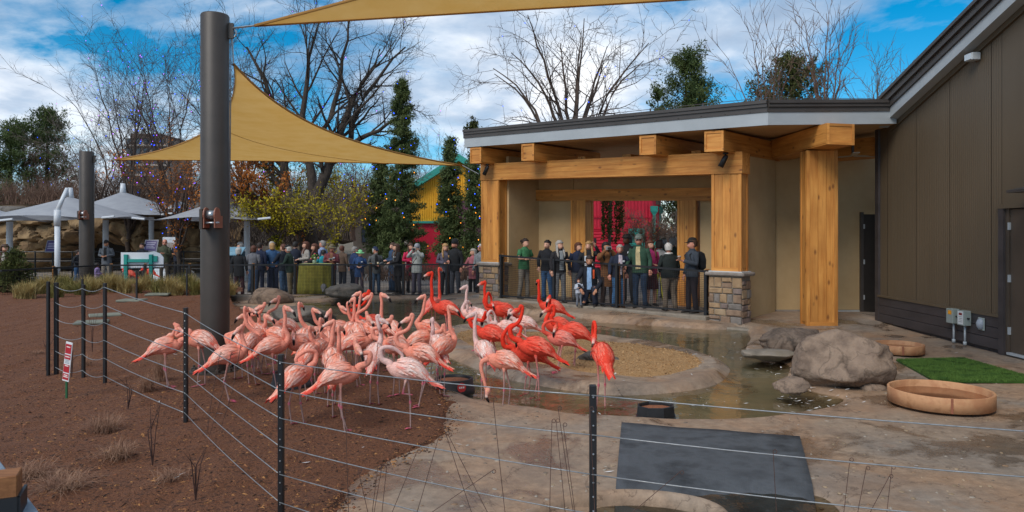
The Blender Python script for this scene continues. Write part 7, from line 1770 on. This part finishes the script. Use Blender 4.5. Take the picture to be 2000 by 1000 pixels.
for i_ in range(kk_):
    x0, x1 = xl+(xr_-xl)*i_/kk_, xl+(xr_-xl)*(i_+1)/kk_; xm = (x0+x1)/2; zt3 = lambda x: pk.z-abs(x-pk.x)*(pk.z-el_.z)/(pk.x-el_.x)-.05
    mb.add([(x0, Yy, zq), (xm, Yy-.03, zq), (xm, Yy-.03, zt3(xm)), (x0, Yy, zt3(x0))], [(0, 1, 2, 3)]); mb.add([(xm, Yy-.03, zq), (x1, Yy, zq), (x1, Yy, zt3(x1)), (xm, Yy-.03, zt3(xm))], [(0, 1, 2, 3)])
mb.build('gable_siding', M_YELW, yb_, world=True)
for sx in (-1, 1):
    e_ = V((pk.x+sx*(pk.x-el_.x), Yy, el_.z)); mb = MB(); vv = [pk+V((0, -.5, -.1)), e_+V((0, -.5, -.1)), e_+V((0, -.5, .28)), pk+V((0, -.5, .28))]; mb.add(vv+[q_+V((0, 6, 0)) for q_ in vv], [(0, 1, 2, 3), (3, 2, 6, 7), (0, 4, 5, 1), (4, 7, 6, 5)]); mb.build('roof_edge', M_TEALR, yb_, world=True)
MB().box(xl, P(905, 0, Yy).x, Yy-.04, Yy+.05, ZP, zq-.12).build('red_lower_wall', M_RED, yb_, world=True); MB().box(xl-.1, P(905, 0, Yy).x, Yy-.25, Yy+.02, zq-.12, zq).build('teal_trim', M_TEALR, yb_, world=True)
pa, pb_ = V((P(893, 0, 36).x, 36, 0)), V((P(990, 0, 36).x, 36, 0)); pw_ = thing('plum_wall', 'plum coloured board wall left of the pavilion column', 'wall', (pa.x, 36, ZP)); corr('boards', pw_, pa, pb_, ZP, P(0, 392, 36).z, M_PURP, .3, .05)
sb = thing('brown_cottage', 'small tan building with one window behind the visitors', 'building', V((P(705, 500, 37).x, 37, ZP))); q = P(690, 0, 37).x; q2 = P(728, 0, 37).x
MB().box(q, q2, 37, 40, ZP, P(0, 441, 37).z).build('wall', mat('tan_wall', hx('75695c'), hx('82756a'), .9, 3), sb, world=True)
w_ = MB().box(P(706, 0, 36.9).x, P(717, 0, 36.9).x, 36.93, 36.99, P(0, 474, 36.9).z, P(0, 446, 36.9).z).build('window', M_BLACK, sb, world=True); MB().box(P(707.5, 0, 36.9).x, P(715.5, 0, 36.9).x, 36.91, 36.925, P(0, 472, 36.9).z, P(0, 448, 36.9).z).build('pane', mat('window_glass', hx('4d5560'), None, .08), w_, world=True)
tw_ = thing('apartment_tower', 'distant brown high-rise block behind the bare trees', 'building', (P(285, 0, 190).x, 190, -.5)); xa, xb, zt4 = P(246, 0, 190).x, P(326, 0, 190).x, P(0, 270, 190).z
MB().box(xa, xb, 190, 205, -.5, zt4).build('wall', mat('tower_brown', hx('85746a'), hx('917f73'), .9, .2), tw_, world=True); MB().box(xa+1.5, xb-1.5, 189.5, 204, zt4, zt4+1.2).build('roof_parapet', mat('tower_parapet', hx('5d4f48'), None, .9), tw_, world=True)
for fl_ in range(8):
    z = zt4-2.2-fl_*2.6
    if z < 2: break
    sl_ = MB().box(xa-.2, xb+.2, 189.2, 189.95, z, z+.5).build('balcony_slab', mat('tower_slab', hx('a89f98'), None, .8), tw_, world=True)
    for i_ in range(5): x = xa+(xb-xa)*(i_+.2)/5; MB().box(x, x+1.3, 189.7, 189.97, z+.7, z+2.1).build('window', mat('tower_glass', hx('3f464e'), None, .15), tw_, world=True)
